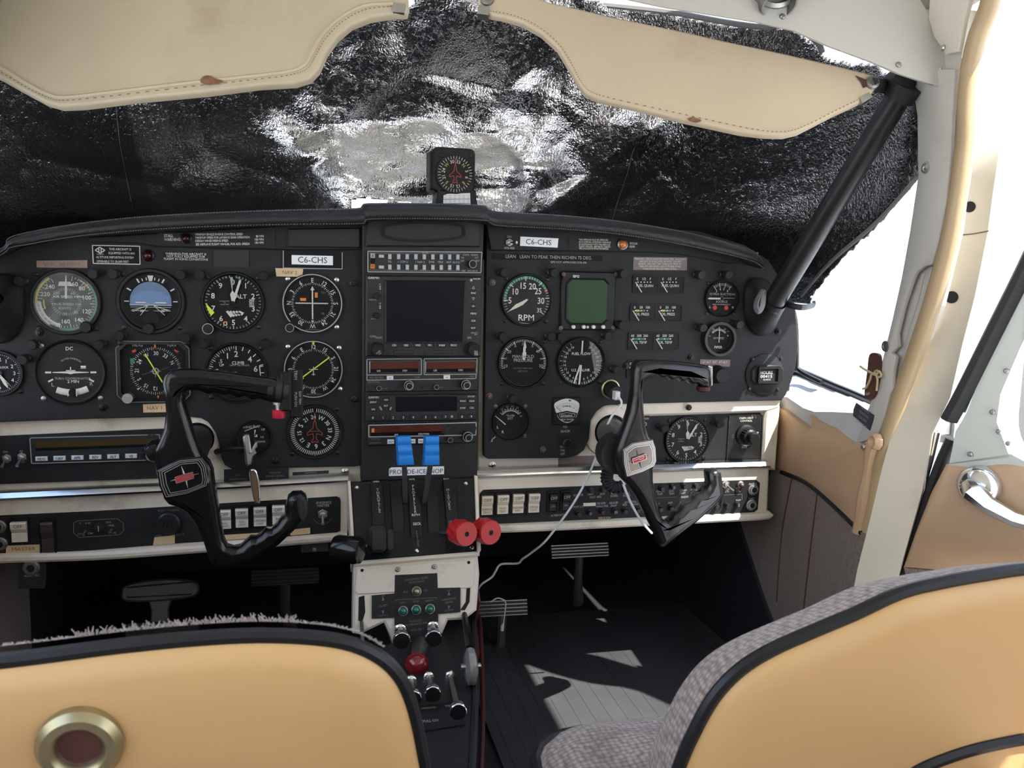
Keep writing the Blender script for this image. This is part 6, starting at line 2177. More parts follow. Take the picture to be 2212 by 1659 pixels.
g.shape([(-.5, -.06), (-.16, -.06), (-.16, -.02), (-.5, -.02)], 'off_white', 0.0060, name='wing_bar').shape([(.16, -.06), (.52, -.06), (.52, -.02), (.16, -.02)], 'off_white', 0.0060, name='wing_bar')
g.line((-.15, -.05), (0, -.12), .025, 'grey_print', .0060).line((.15, -.05), (0, -.12), .025, 'grey_print', .0060)
g.shape([(-.05, -.28), (.05, -.28), (.30, -.62), (.22, -.75), (-.22, -.75), (-.30, -.62)], 'bezel_black', 0.0062, name='mask')
g.knob(324, 709, 12, h=0.014).done(False)
q = MB(); q.disc(f, g.u, g.v, g.R*1.02, 0.0068, 36); q.build('glass', 'gauge_glass', g.t, smooth=False)
# ---- altimeters
def altimeter(px, py, rpx, label, n2, fr=None):
    g = Gauge('altimeter', label, px, py, rpx, 0.89, group='altimeters', fr=fr)
    g.ticks(0, 360, 50, 0.91, 0.98, 0.016).ticks(0, 360, 10, 0.86, 0.98, 0.028)
    g.nums([str(i) if i != 1 or n2 else '' for i in range(10)] + [''], 0, 360, 0.74, 0.19, bold=1)
    g.text('ALT', .28, .22, .15, sx=1.05).text('CALIBRATED', -.30, .04, .035, 'grey_print', 1.2).text('TO', -.30, -.02, .035, 'grey_print').text('20,000 FEET', -.30, -.08, .035, 'grey_print', 1.2).text('100', -.25, .90, .05, 'grey_print').text('FEET', .2, .90, .05, 'grey_print')
    g.shape([(.54, -.18), (.80, -.18), (.80, .12), (.54, .12)], 'bezel_black', .0019)
    for i, t in enumerate(('300', '301', '302')):
        g.text(t, .65, .08 - .10*i, .085, sx=1.0)
    for i in range(5):
        x = -.24 + .10*i
        g.shape([(x - .02, -.34 - .015*i), (x + .05, -.30), (x + .22, -.50 + .03*i), (x + .14, -.56 + .02*i)], 'off_white')
    g.needle(-3, [(-.012, 0), (.012, 0), (.012, .45), (.05, .92), (-.05, .92), (-.012, .45)], 'grey_print', 0.0026)
    g.needle(-2, [(-.05, 0.04), (.05, 0.04), (.09, .30), (.0, .44), (-.09, .30)], 'off_white', 0.0034)
    g.needle(18 if not n2 else 31, [(-.045, 0.04), (.045, 0.04), (.04, .80), (.0, .88), (-.04, .80)], 'off_white', 0.0042, hub=0.06)
    return g
g = altimeter(504, 653, 66, 'altimeter with lime and green bugs on the left panel', False)
g.nums(['1'], 36, 36, .76, .19)
g.shape([(-.96, -.06), (-.94, -.05), (-.66, -.38), (-.78, -.50), (-.86, -.36)], 'lime', 0.0026, name='lime_bug')
g.shape([(.20, .90), (.32, .84), (.30, .68), (.20, .70)], 'green', 0.0026, name='green_bug')
g.line((-.33, -.72), (-.25, -.72), .05, 'orange').line((-.34, -.72), (-.34, -.84), .04, 'tape').line((-.24, -.72), (-.24, -.84), .04, 'tape').line((-.34, -.84), (-.24, -.84), .04, 'tape')
g.knob(451, 709, 12, ring='grey_print').done()
PNr = BK.lift(0.0036)
g = altimeter(1483, 949, 52, 'second altimeter in the lower right recess', True, PNr)
g.knob(1452, 1003, 8.5, ring='dim_print').done()
# ---- upper navigation indicator
def hsi_card(g, names, off, r=0.80, h=0.15, mt='white_paint'):
    g.ticks(off, off + 360, 72, 0.66, 0.71, 0.014, mt).ticks(off, off + 360, 36, 0.64, 0.72, 0.018, mt)
    for i, t in enumerate(names):
        a = off + 30*i
        g.mb(mt).text(g.fr, t, *g.pos(a, r), h*g.R, 0.0021, rot=a, bold=1, sx=0.85)
g = Gauge('nav_indicator', 'white ringed navigation indicator with crossed white needles', 675, 655, 64, 0.96, screws_at=(45, 135, 315), smat='steel')
g.arc(-130, 218, 0.985, 1.02, 'grey_print', 0.0062)
hsi_card(g, ('E', '12', '15', 'S', '21', '24', 'W', '30', '33', 'N', '3', '6'), 0)
g.needle(0, [(-.022, -.56), (.022, -.56), (.022, .46), (.07, .46), (0, .60), (-.07, .46), (-.022, .46)], 'off_white', 0.0030)
g.needle(90, [(-.018, -.58), (.018, -.58), (.018, .54), (-.018, .54)], 'off_white', 0.0036)
g.shape([(-.05, -.60), (.05, -.60), (0, -.70)], 'off_white')
g.shape([(-.42, .08), (-.22, .08), (-.22, .18), (-.42, .18)], 'orange', name='flag').shape([(.08, .20), (.18, .20), (.18, .38), (.08, .38)], 'orange', name='flag')
g.ticks(-0, 0, 1, 0, 0)
for i in range(-5, 6):
    if i:
        g.line((i*.09, -.03), (i*.09, .03), .012).line((-.03, i*.09), (.03, i*.09), .012)
g.text('TO', .36, .38, .07, 'dim_print').text('FR', .36, -.36, .07, 'dim_print').text('BENDIX/KING', .02, -.93, .045, 'dim_print', 1.3)
g.knob(626, 707, 9.5, ring='grey_print').done()
# ---- lower navigation indicator
g = Gauge('nav_indicator', 'white ringed navigation indicator with lime diagonal needle', 677, 797, 63, 0.96, screws_at=(50, 128, 312), smat='steel')
g.arc(-118, 210, 0.985, 1.015, 'grey_print', 0.0062)
hsi_card(g, ('12', '15', 'S', '21', '24', 'W', '30', '33', 'N', '3', '6', 'E'), 0, h=.14)
g.needle(53, [(-.02, -.70), (.02, -.70), (.02, .70), (-.02, .70)], 'lime', 0.0030)
g.needle(233, [(-.07, .46), (.07, .46), (0, .72)], 'lime', 0.0038)
g.line((-.16, 0), (.16, 0), .025, 'off_white', .0046).line((0, .1), (0, -.22), .025, 'off_white', .0046).line((-.06, -.18), (.06, -.18), .025, 'off_white', .0046)
g.shape([(-.03, .88), (.03, .88), (.05, .98), (-.05, .98)], 'lime').text('BENDIX/KING', .02, -.90, .045, 'dim_print', 1.3)
g.done()
# ---- turn coordinator
g = Gauge('turn_coordinator', 'turn coordinator with white aeroplane bar and slip ball', 154, 804, 71, 0.93, 'dial_grey', smat='dull_metal', glassm='hazy_glass')
g.shape([(-.54, .015), (0, .04), (.54, .015), (.54, -.01), (.1, -.03), (0, -.06), (-.1, -.03), (-.54, -.01)], 'off_white', 0.0028, name='aeroplane_bar')
g.line((0, 0), (0, .18), .035, 'off_white', .0030).line((-.14, .06), (.14, .06), .03, 'off_white', .0030)
for x in (-.68, .68):
    g.shape([(x - .09, -.03), (x + .09, -.03), (x + .09, .03), (x - .09, .03)], 'off_white')
g.shape([(-.70, -.28), (-.55, -.20), (-.53, -.25), (-.68, -.33)], 'off_white').shape([(.70, -.28), (.55, -.20), (.53, -.25), (.68, -.33)], 'off_white')
g.text('TURN COORDINATOR', .05, -.20, .065, 'grey_print', 1.1).text('2 MIN', .06, -.30, .095).text('L', -.56, -.40, .12, 'grey_print').text('R', .60, -.38, .12, 'grey_print')
for i, ch in enumerate('NO PITCH INFORMATION'):
    a = -34 + i*3.9
    g.mb('grey_print').text(g.fr, ch, *g.pos(a, .46), .055*g.R, .0021, rot=a)
g.shape([(.30, .12), (.46, .12), (.46, .22), (.30, .22)], 'grey_print').shape([(.31, .17), (.45, .17), (.45, .21), (.31, .21)], 'white_paint', .0023)
g.text('DC', -.02, .78, .11)
q = MB()
fb = g.fr
tubepts = [fb.p(g.u + x*g.R, g.v + (-.66 + .10*(x/.46)**2)*g.R, 0.0030) for x in (-.44, -.3, -.15, 0, .15, .3, .5)]
q.tube(tubepts, 0.105*g.R, 10, flat=0.35)
q.build('slip_tube', 'off_white', g.t)
q = MB()
q.lathe(fb, g.u + .05*g.R, g.v - .655*g.R, [(.13*g.R, .0035), (.12*g.R, .0066), (0, .0076)], 18)
q.build('slip_ball', 'dial_black', g.t)
for x in (-.08, .18):
    g.line((x, -.54), (x, -.77), .03, 'off_white', .0080)
g.done(False)
# ---- square heading indicator
g = Gauge('heading_indicator', 'square heading indicator with lime needle behind the left yoke', 334, 802, 56, 0.98, square=True, screws_at=())
fu, fv = PN.px(333, 802)
kk = PN.k(333, 802)
oo = octo(fu, fv, 150*kk, 134*kk, 15*kk)
ii = octo(fu, fv, 132*kk, 118*kk, 14*kk)
q = MB()
q.loft([[PN.p(a, b, 0) for a, b in oo], [PN.p(a, b, .006) for a, b in oo], [PN.p(a, b, .007) for a, b in ii], [PN.p(a, b, .0016) for a, b in ii]], True)
q.build('frame', 'bezel_black', g.t, angle=0.4)
q = MB()
q.poly(PN, octo(fu, fv, 147*kk, 131*kk, 15*kk), 0.0010, .0068, True)
q.build('frame_line', 'dim_print', g.t, smooth=False)
q = MB()
q.flat(PN, ii, .0016)
q.build('dial', 'dial_black', g.t, smooth=False)
g.u, g.v = PN.px(337, 801)
for i, tx in enumerate(('30', '33', 'N', '3', '6', 'E', '12', '15', 'S', '21', '24', 'W')):
    g.mb('white_paint').text(g.fr, tx, *g.pos(2 + 30*i, .70), .15*g.R, .0021, rot=2 + 30*i, bold=1, sx=.85)
g.ticks(2, 362, 72, .86, .93, .016, 'white_paint').ticks(2, 362, 36, .83, .95, .02, 'white_paint')
g.needle(-29, [(-.022, -.78), (.022, -.78), (.022, .78), (-.022, .78)], 'lime', .0030)
g.arc(0, 359.9, .09, .13, 'grey_print', .0042).line((-.2, 0), (.2, 0), .02, 'grey_print', .0042).line((0, -.05), (0, -.24), .02, 'grey_print', .0042)
for i in range(7):
    x = -.5 + i*.06
    g.shape([(x, -.16 + i*.02), (x + .025, -.15 + i*.02), (x + .02, -.13 + i*.02)], 'off_white').shape([(-x, .16 - i*.02), (-x - .025, .15 - i*.02), (-x - .02, .13 - i*.02)], 'off_white')
g.shape([(-.86, .80), (-.72, .86), (-.68, .76), (-.82, .72)], 'red', name='flag').shape([(.72, .86), (.88, .78), (.82, .72), (.70, .80)], 'red', name='flag')
g.shape([(-.92, .26), (-.76, .34), (-.80, .50), (-.92, .50)], 'green', name='bug').shape([(-.03, .92), (.03, .92), (.02, 1.10), (-.04, 1.10)], 'orange').shape([(.02, -.98), (.10, -.98), (.06, -1.12)], 'orange')
g.text('HDG', -.64, 1.02, .12, 'grey_print').text('NAV', .62, 1.02, .12, 'grey_print').shape([(-.72, -.70), (-.62, -.66), (-.66, -.76)], 'off_white')
g.knob(279, 858, 11, 'dull_metal', 'grey_print').done(False)
q = MB(); q.flat(PN, ii, .0056); q.build('glass', 'gauge_glass', g.t, smooth=False)
for a, b in ((262, 740), (404, 740)):
    q = MB(); screw(q, PN, *PN.px(a, b), .0034, .0068); q.build('screw', 'dark_screw', g.t)
# ---- vertical speed
g = Gauge('vertical_speed_indicator', 'CLIMB vertical speed dial half hidden by the left yoke', 511, 805, 66, 0.91)
g.ticks(-90, 90, 12, .82, .96, .03).ticks(-90, 0, 18, .87, .96, .016)
for t, a in (('.5', -52), ('1', -26), ('2', 0), ('4', 44), ('6', 78)):
    g.mb('off_white').text(g.fr, t, *g.pos(a, .68), (.2 if t != '.5' else .13)*g.R, .0021, bold=1)
g.text('CLIMB', .06, .36, .11, sx=.95).text('UP', -.50, .28, .09).text('1000 FT. PER MINUTE', .1, .27, .05, 'grey_print', 1.0).text('0', -.66, .05, .18)
g.poly = None
g.mb('white_paint').poly(g.fr, [g.pos(72, .98), g.pos(72, .84), g.pos(98, .84), g.pos(98, .98)], .03*g.R, .0021)
g.needle(-90, [(-.035, -.02), (.035, -.02), (.03, .6), (0, .66), (-.03, .6)], 'off_white').done()
# ---- directional gyro
g = Gauge('directional_gyro', 'directional gyro with red aeroplane outline, low on the left panel', 680, 932, 60, 0.87)
g.ticks(0, 360, 72, .82, .98, .026)
for i, t in enumerate(('24', 'W', '30', '33', 'N', '3', '6', 'E', '12', '15', 'S', '21')):
    a = -5 + 30*i
    g.mb('white_paint').text(g.fr, t, *g.pos(a, .62), (.19 if len(t) == 1 else .16)*g.R, .0021, rot=a, bold=1, sx=.9)
for i in range(8):
    a = 45*i
    f2 = g.fr.at(*g.pos(a, 1.02), 0, a)
    q = MB(); q.prism(f2, [(-.05*g.R, .07*g.R), (.05*g.R, .07*g.R), (0, -.05*g.R)], .0022, .0034); q.build('index_mark', 'orange', g.t, smooth=False)
plane_outline(g.mb('red_line'), g.fr, g.u, g.v, .50*g.R, .022*g.R, .0036)
g.mb('red_line').line(g.fr, g.pos(0, .48), g.pos(0, .80), .03*g.R, .0036)
g.text('SIGMA-TEK', 0, 0.02, .05, 'dim_print').done()
# ---- clock at the left edge
g = Gauge('panel_clock', 'black panel clock cut off by the left edge', -1, 806, 50, 0.86, screws_at=(135,), smat='dark_screw')
g.ticks(0, 360, 60, .90, .96, .016).ticks(0, 360, 12, .84, .96, .03)
g.nums([str(i) for i in (12, 1, 2, 3, 4, 5, 6, 7, 8, 9, 10, 11, 12)][:12], 0, 330, .70, .18)
g.text('CLOCK', .2, .30, .10).shape([(-.3, .35), (.18, .10), (.1, -.02), (-.3, -.05)], 'red', name='red_sector')
g.needle(152, [(-.05, 0), (.05, 0), (.07, .6), (0, .86), (-.07, .6)], 'off_white', hub=.2).needle(140, [(-.03, 0), (.03, 0), (0, .9)], 'off_white', .0040).done()
# ---- wing flap position
g = Gauge('flap_indicator', 'small dark wing flap position dial', 549, 945, 38, 0.90, screws_at=())
g.text('WING FLAP', -.16, .70, .15, 'off_white', .95, rot=-4).text('UP', .56, .52, .13, 'off_white').text('1/2', .48, .04, .12, 'off_white').text('DOWN', .36, -.26, .13, 'off_white')
g.needle(70, [(-.03, -.5), (.03, -.5), (.03, .3), (-.03, .3)], 'grey_print', c=(-.1, .62)).shape([(.02, .1), (.1, .1), (.1, .2), (.2, .2), (.2, .05), (.02, .05), (.02, .5), (.12, .5)], 'off_white').done()

# ================================================================== right panel gauges
g = Gauge('tachometer', 'RPM tachometer with green arc and worn needle', 1137, 648, 57, 0.90, 'dial_grey')
g.arc(-92, 62, .88, 1.0, 'green').arc(62, 68, .86, 1.0, 'red_line')
g.ticks(-122, 128, 35, .88, .99, .018).ticks(-92, 128, 5, .80, .99, .03)
for t, a in (('5', -92), ('10', -56), ('15', -17), ('20', 22), ('25', 52), ('30', 92)):
    g.mb('white_paint').text(g.fr, t, *g.pos(a, .62 if t != '5' else .72), .25*g.R, .0021, bold=1, sx=.85)
g.text('35', .56, -.42, .17, sx=.9).text('RPM', 0, -.74, .25, sx=1.05).line((-.5, -.94), (.2, -1.0), .02, 'grey_print')
g.needle(-122, [(-.02, -.05), (.05, -.02), (.06, .2), (.10, .5), (0, .96), (-.06, .5), (-.08, .25)], 'cream_fill', hub=.0).done()
g = Gauge('manifold_gauge', 'manifold pressure gauge with upright white needle', 1130, 783, 57, 0.90)
g.ticks(-105, 105, 50, .88, .98, .02).ticks(-105, 105, 8, .82, .98, .026)
for t, a, h in (('10', -100, .12), ('15', -77, .07), ('20', -54, .12), ('25', -28, .07), ('30', -2, .10), ('35', 28, .07), ('40', 52, .12), ('45', 78, .07), ('50', 100, .12)):
    g.mb('grey_print').text(g.fr, t, *g.pos(a, .78), h*g.R, .0021, bold=1)
g.text('MANIFOLD', -.02, .26, .13, 'grey_print').text('PRESSURE', -.02, .10, .13, 'grey_print').text('INCHES MERCURY', -.02, -.24, .06, 'dim_print', 1.2).text('ABSOLUTE', -.02, -.36, .06, 'dim_print')
g.needle(2, [(-.05, .12), (.05, .12), (.06, .30), (.09, .34), (.09, .42), (.05, .46), (.05, .60), (.08, .66), (0, .92), (-.06, .62), (-.05, .46), (-.08, .40), (-.07, .30)], 'off_white')
g.text('R', .01, .26, .08, 'ink', d=.0042).done()
g = Gauge('fuel_flow_gauge', 'twin needle fuel flow gauge beside the manifold gauge', 1254, 782, 55, 0.92, 'dial_black')
g.shape([(.34, .92), (.55, .80), (.82, .50), (.94, .1), (.88, -.30), (.66, -.62)], 'dim_print', .0018)  # even grey segment filling the right side of the dial
for s_ in (-1, 1):
    for i, t in enumerate(('24', '22', '20', '18', '16', '14', '12', '10', '8', '6', '0')):
        a = s_*(32 + i*13.6)
        g.mb('off_white').text(g.fr, t, *g.pos(a, .74), .095*g.R, .0021, bold=0)
        g.mb('off_white').line(g.fr, g.pos(a, .84), g.pos(a, .94), .016*g.R, .0021)
g.ticks(100, 175, 12, .86, .96, .016, 'off_white').ticks(-100, -175, 12, .86, .96, .016, 'off_white').arc(125, 170, .92, .96, 'green').arc(-170, -130, .92, .96, 'green')
g.text('FUEL FLOW', 0, .36, .11, sx=1.0).text('U.S. GAL/HR', 0, -.34, .11, sx=.95)
g.needle(2, [(-.03, .42), (.03, .42), (.03, .92), (-.03, .92)], 'off_white').needle(198, [(-.035, .12), (.035, .12), (.035, .95), (-.035, .95)], 'off_white').needle(184, [(-.035, .12), (.035, .12), (.035, .95), (-.035, .95)], 'off_white', .0040).done()
g = Gauge('egt_gauge', 'black EGT gauge low beside the radio stack', 1102, 910, 41, 0.92, screws_at=(45, 135, 315), smat='brass_rust')
g.arc(-50, 48, .60, .64, 'off_white').ticks(-50, 48, 16, .62, .74, .02, 'off_white').ticks(-50, 48, 8, .62, .80, .03, 'off_white')
for t, a in (('15', -36), ('17', -14), ('16', 6), ('15', 26)):
    g.mb('grey_print').text(g.fr, t, *g.pos(a, .88), .10*g.R, .0021)
g.text('°Fx100', -.02, .34, .12, 'grey_print').text('EGT', -.02, .18, .12, 'grey_print').text('10', .60, .30, .10, 'grey_print').text('L', -.74, -.32, .15).text('R', -.44, -.60, .15)
g.needle(-50, [(-.03, 0), (.03, 0), (.015, .8), (-.015, .8)], 'cream_fill', c=(-.30, -.16)).done()
q = MB()
for pl in ([(1062, 953), (1062, 948), (1068, 944), (1069, 942)], [(1061, 953), (1060, 951)]):
    q.tube([PN.p(*PN.px(a, b), .003) for a, b in pl], .0009, 5)
q.build('worn_switch', 'grey_print', g.t)
g = Gauge('suction_gauge', 'gyro suction gauge with two red dots', 1558, 645, 40, 0.93)
g.ticks(-38, 38, 20, .74, .90, .016, 'grey_print').ticks(-38, 38, 3, .64, .92, .03, 'off_white')
for t, a in (('3', -40), ('4', -14), ('5', 10), ('6', 36)):
    g.mb('off_white').text(g.fr, t, *g.pos(a, .56), .14*g.R, .0021)
g.text('GYRO SUCTION', .02, .26, .12, 'grey_print', 1.25).text('SOURCE', .0, -.18, .12, 'grey_print', 1.1).text('RED=INOPERATIVE', .0, -.34, .075, 'grey_print', 1.2).text('L', -.72, -.50, .12).text('R', .72, -.50, .12).line((.08, .03), (.8, .03), .025, 'grey_print')
g.needle(-90, [(-.05, .12), (.05, .12), (.05, .80), (0, .92), (-.05, .80)], 'off_white')
for x in (-.42, .30):
    q = MB(); q.lathe(g.fr, g.u + x*g.R, g.v - .52*g.R, [(.14*g.R, .0016), (.13*g.R, .003), (0, .0034)], 16); q.build('red_dot', 'red', g.t)
g.arc(0, 359.9, .10, .13, 'dim_print', .0021)
g.done()
g = Gauge('ammeter', 'round AMPERES meter in a rusty ring', 1551, 732, 38, 0.78, screws_at=(), bezel='tube_black', proud=.010)
g.arc(-48, 48, .62, .66, 'off_white').ticks(-48, 48, 12, .62, .74, .03, 'off_white').arc(-48, 48, .73, .75, 'off_white')
g.text('0', 0, .82, .12).text('50', -.46, .72, .12, 'grey_print').text('50', .46, .72, .12, 'grey_print').text('100', .70, .56, .09, 'grey_print').text('-', -.72, .24, .2).text('+', .72, .24, .2)
g.text('AMPERES', 0, .06, .15, 'grey_print', .95).text('PIPER', 0, -.60, .18, sx=1.0).needle(0, [(-.025, -.25), (.025, -.25), (.02, .70), (-.02, .70)], 'off_white').shape([(-.16, -.32), (.16, -.32), (.10, -.22), (-.10, -.22)], 'bezel_black').done()
# hour meter
g = Gauge('hour_meter', 'hour meter in a round black plate at the right end of the panel', 1651, 809, 45, .99, square=True, screws_at=(), cat='hour meter')
q = MB(); q.lathe(PN, g.u, g.v, [(g.R0, 0), (g.R0, .0018), (g.R0*.97, .0024), (0, .0024)], 40); q.build('mounting_plate', 'panel_black', g.t)
hu, hv = PN.px(1655, 809); hk = PN.k(1655, 809)
q = MB(); q.slab(PN, octo(hu, hv, 76*hk, 42*hk, 10*hk), .0024, .0055, .0015); q.build('body', 'bezel_black', g.t)
q = MB()
o1, o2 = rrect(hu, hv, 50*hk, 36*hk, 3*hk, 2), rrect(hu, hv, 42*hk, 28*hk, 1.5*hk, 2)
q.loft([[PN.p(a, b, .005) for a, b in o1], [PN.p(a, b, .010) for a, b in o1], [PN.p(a, b, .010) for a, b in o2], [PN.p(a, b, .006) for a, b in o2]], True)
q.build('window_frame', 'bezel_black', g.t, angle=.5)
q = MB(); q.flat(PN, o2, .0062); q.build('dial', 'dial_grey', g.t, smooth=False)
q = MB()
q.text(PN, 'HOURS', *PN.px(1651, 804), 6*hk, .0066, bold=1); q.text(PN, '00415', *PN.px(1651, 812), 6*hk, .0066, bold=1, sx=1.3); q.text(PN, 'QUARTZ', *PN.px(1652, 819), 3*hk, .0066)
q.build('digits', 'white_paint', g.t, smooth=False)
for a, b in ((1624, 776), (1685, 775), (1617, 841), (1678, 842), (1626, 810), (1683, 809)):
    q = MB(); screw(q, PN, *PN.px(a, b), .0030, .0024); q.build('screw', 'dark_screw', g.t)

# ---- paired strip gauges
def strip_gauge(label, x0, x1, y0, y1, heads, title, bars):
    P = PN.px((x0+x1)/2, (y0+y1)/2)
    k = PN.k((x0+x1)/2, (y0+y1)/2)
    w, h = (x1-x0)*k, (y1-y0)*k
    t = thing('strip_gauge', label, 'gauge', PN.p(P[0], P[1]-h/2, 0), 'paired strip gauges')
    q = MB()
    o1, o2 = rrect(*P, w + 4*k, h + 4*k, 5*k, 3), rrect(*P, w, h, 4*k, 3)
    q.loft([[PN.p(a, b, 0) for a, b in o1], [PN.p(a, b, .0022) for a, b in o1], [PN.p(a, b, .0022) for a, b in o2], [PN.p(a, b, .0006) for a, b in o2]], True)
    q.build('frame', 'panel_black', t, angle=.4)
    q = MB(); q.flat(PN, o2, .0006); q.build('face', 'dial_black', t, smooth=False)
    q = MB(); q.box(PN, P[0], P[1], 2*k, h, .0006, .0016); q.build('divider', 'panel_black', t, smooth=False)
    wm, gm, ym, rm = MB(), MB(), MB(), MB()
    for s_ in (0, 1):
        cx = x0 + (x1-x0)*(.22 if s_ == 0 else .70)
        for i, hd in enumerate(heads):
            wm.text(PN, hd, *PN.px(cx - 14 + 14*i, y0 + 5.5), 5.2*k, .0012, bold=1, sx=.95)
        wm.text(PN, title, *PN.px(cx + 2, y0 + 20), 5.4*k, .0012, bold=1, sx=.92)
        if bars:
            for mbx, a, b in ((ym, -12, -4), (gm, -4, 6), (rm, 6, 9)) if bars == 1 else ((gm, -12, 10), (rm, 10, 13), (ym, -15, -12)):
                mbx.flat(PN, PN.pts([(cx + a, y0 + 10.5), (cx + b, y0 + 10.5), (cx + b, y0 + 14.5), (cx + a, y0 + 14.5)]), .0010)
        for i in range(3 if bars else 5):
            u, v = PN.px(cx - 13 + (13 if bars else 6.8)*i, y0 + 12.5)
            wm.disc(PN, u, v, 1.5*k, .0014, 10)
        q = MB()
        q.prism(PN, PN.pts([(cx - 19, y0 + 13), (cx - 17.4, y0 + 12), (cx - 4, y0 + 34), (cx - 6, y0 + 34.5)]), .0016, .0020)
        q.build('needle', 'off_white', t, smooth=False)
    wm.build('markings', 'off_white', t, smooth=False)
    for nm, mbx, mt in (('green_band', gm, 'green'), ('yellow_band', ym, 'yellow'), ('red_band', rm, 'red_line')):
        if mbx.v:
            mbx.build(nm, mt, t, smooth=False)
    q = MB(); q.flat(PN, o2, .0021); q.build('glass', 'gauge_glass', t, smooth=False)
strip_gauge('twin FUEL QUAN strip gauge, top of the column', 1365, 1480, 597, 633, ('E', '1/2', 'F'), 'FUEL QUAN', 0)
strip_gauge('twin OIL PRESS strip gauge in the middle of the column', 1359, 1475, 658.5, 693.5, ('0', '50', '100'), 'OIL PRESS', 1)
strip_gauge('twin OIL TEMP strip gauge below the oil pressure gauges', 1355, 1469, 719.5, 755, ('60', '200', '260'), 'OIL TEMP', 2)
strip_gauge('twin strip gauge mostly hidden behind the right yoke', 1352, 1466, 780, 815, ('00', '', ''), 'CYL TEMP', 0)
# ---- storm display
sd = thing('storm_display', 'square green-screen storm display marked BFG', 'display', PN.p(*PN.px(1269, 713), 0))
P = PN.px(1269, 650); k = PN.k(1269, 650)
q = MB(); q.slab(PN, octo(*P, 122*k, 126*k, 6*k), 0, .006, .002); q.build('case', 'bezel_black', sd)
Ps = PN.px(1266, 651)
q = MB()
o1, o2 = octo(*Ps, 96*k, 100*k, 11*k), octo(*Ps, 88*k, 92*k, 9*k)
q.loft([[PN.p(a, b, .006) for a, b in o1], [PN.p(a, b, .0085) for a, b in o1], [PN.p(a, b, .0065) for a, b in o2]], True); q.build('screen_frame', 'bezel_black', sd, angle=.3)
q = MB(); q.flat(PN, o2, .0066); q.build('screen', 'screen_green', sd, smooth=False)
q = MB(); q.text(PN, 'BFG', *PN.px(1242, 597), 5.5*k, .0064, bold=2); q.build('lettering', 'white_paint', sd, smooth=False)
for a in (1235, 1257, 1278, 1299):
    q = MB(); q.lathe(PN, *PN.px(a, 705.5), [(4.2*k, .006), (4.2*k, .010), (3.6*k, .011), (0, .011)], 14); q.build('button', 'cream_switch', sd)
q = MB(); q.lathe(PN, *PN.px(1266, 706), [(3*k, .006), (3*k, .0075), (0, .0078)], 10); q.build('sensor', 'dull_metal', sd)
for a, b in ((1215, 592), (1328, 592), (1209, 708), (1321, 707)):
    q = MB(); screw(q, PN, *PN.px(a, b), .0034, .006); q.build('screw', 'brass_rust', sd)
# ---- propeller de-icer ammeter
pd = thing('deicer_ammeter', 'white faced propeller de-icer ammeter', 'gauge', PN.p(*PN.px(1223, 917), 0))
P = PN.px(1223, 887); k = PN.k(1223, 887)
q = MB(); q.slab(PN, rrect(*P, 60*k, 60*k, 3*k), 0, .005, .0015); q.build('case', 'bezel_black', pd)
face = [(1195, 873), (1204, 865), (1220, 860), (1236, 862), (1249, 871), (1246, 890), (1240, 903), (1228, 911), (1218, 911), (1206, 904), (1199, 890)]
q = MB(); q.flat(PN, PN.pts(sm2(face, 3, True)), .0053); q.build('face', 'white_paint', pd, smooth=False)
q = MB(); q.flat(PN, PN.pts([(1199, 891), (1222, 886), (1245, 891), (1240, 903), (1228, 910), (1218, 910), (1206, 903)]), .0056); q.build('lower_mask', 'bezel_black', pd, smooth=False)
q = MB()
for i in range(15):
    a = math.radians(-48 + 96*i/14)
    c = PN.px(1222, 905)
    q.line(PN, (c[0] + 33*k*math.sin(a), c[1] + 33*k*math.cos(a)), (c[0] + 37*k*math.sin(a), c[1] + 37*k*math.cos(a)), .0004, .0056)
for i, t in enumerate(('5', '10', '15', '20', '25', '30')):
    a = math.radians(-34 + 16*i); q.text(PN, t, c[0] + 29*k*math.sin(a), c[1] + 29*k*math.cos(a), 3*k, .0056, rot=math.degrees(a))
q.text(PN, 'AMPERES', *PN.px(1222, 876), 3*k, .0056); q.line(PN, PN.px(1198, 876), PN.px(1210, 888), .0006, .0060)
q.build('markings', 'ink', pd, smooth=False)
q = MB(); q.flat(PN, PN.pts([(1226, 862), (1232, 862.6), (1231, 866), (1226, 865.4)]), .0056); q.build('green_mark', 'green', pd, smooth=False)
q = MB(); q.text(PN, 'B.F.Goodrich', *PN.px(1222, 896), 4.2*k, .0059, bold=2, sx=.75); q.text(PN, 'PROP. DE-ICER', *PN.px(1223, 904.5), 3.4*k, .0059, bold=1, sx=.85)
q.poly(PN, PN.pts([(1206, 893), (1222, 890), (1240, 893), (1238, 899), (1208, 899.5)]), .0006, .0059, True)
q.build('lettering', 'off_white', pd, smooth=False)
q = MB(); q.flat(PN, rrect(*P, 56*k, 54*k, 3*k), .0068); q.build('glass', 'gauge_glass', pd, smooth=False)
# de-icer switch
ds = thing('deicer_switch', 'black de-icer toggle under the de-icer ammeter', 'switch', PN.p(*PN.px(1221, 960), 0))
q = MB(); q.lathe(PN, *PN.px(1221, 955), [(.0078, 0), (.0078, .006), (.0066, .011), (.0052, .012), (.0045, .006), (0, .006)], 18); q.build('boot', 'rubber_black', ds)
q = MB()
k = PN.k(1221, 955)
for t, a, b in (('NO', 1221, 922), ('DE-ICER', 1221, 931.5), ('WING', 1217, 965), ('TAIL', 1215, 972.5), ('OFF', 1215, 980.5)):
    q.text(PN, t, *PN.px(a, b), 5*k, .0004, bold=1, sx=.8)
q.build('lettering', 'grey_print', ds, smooth=False)
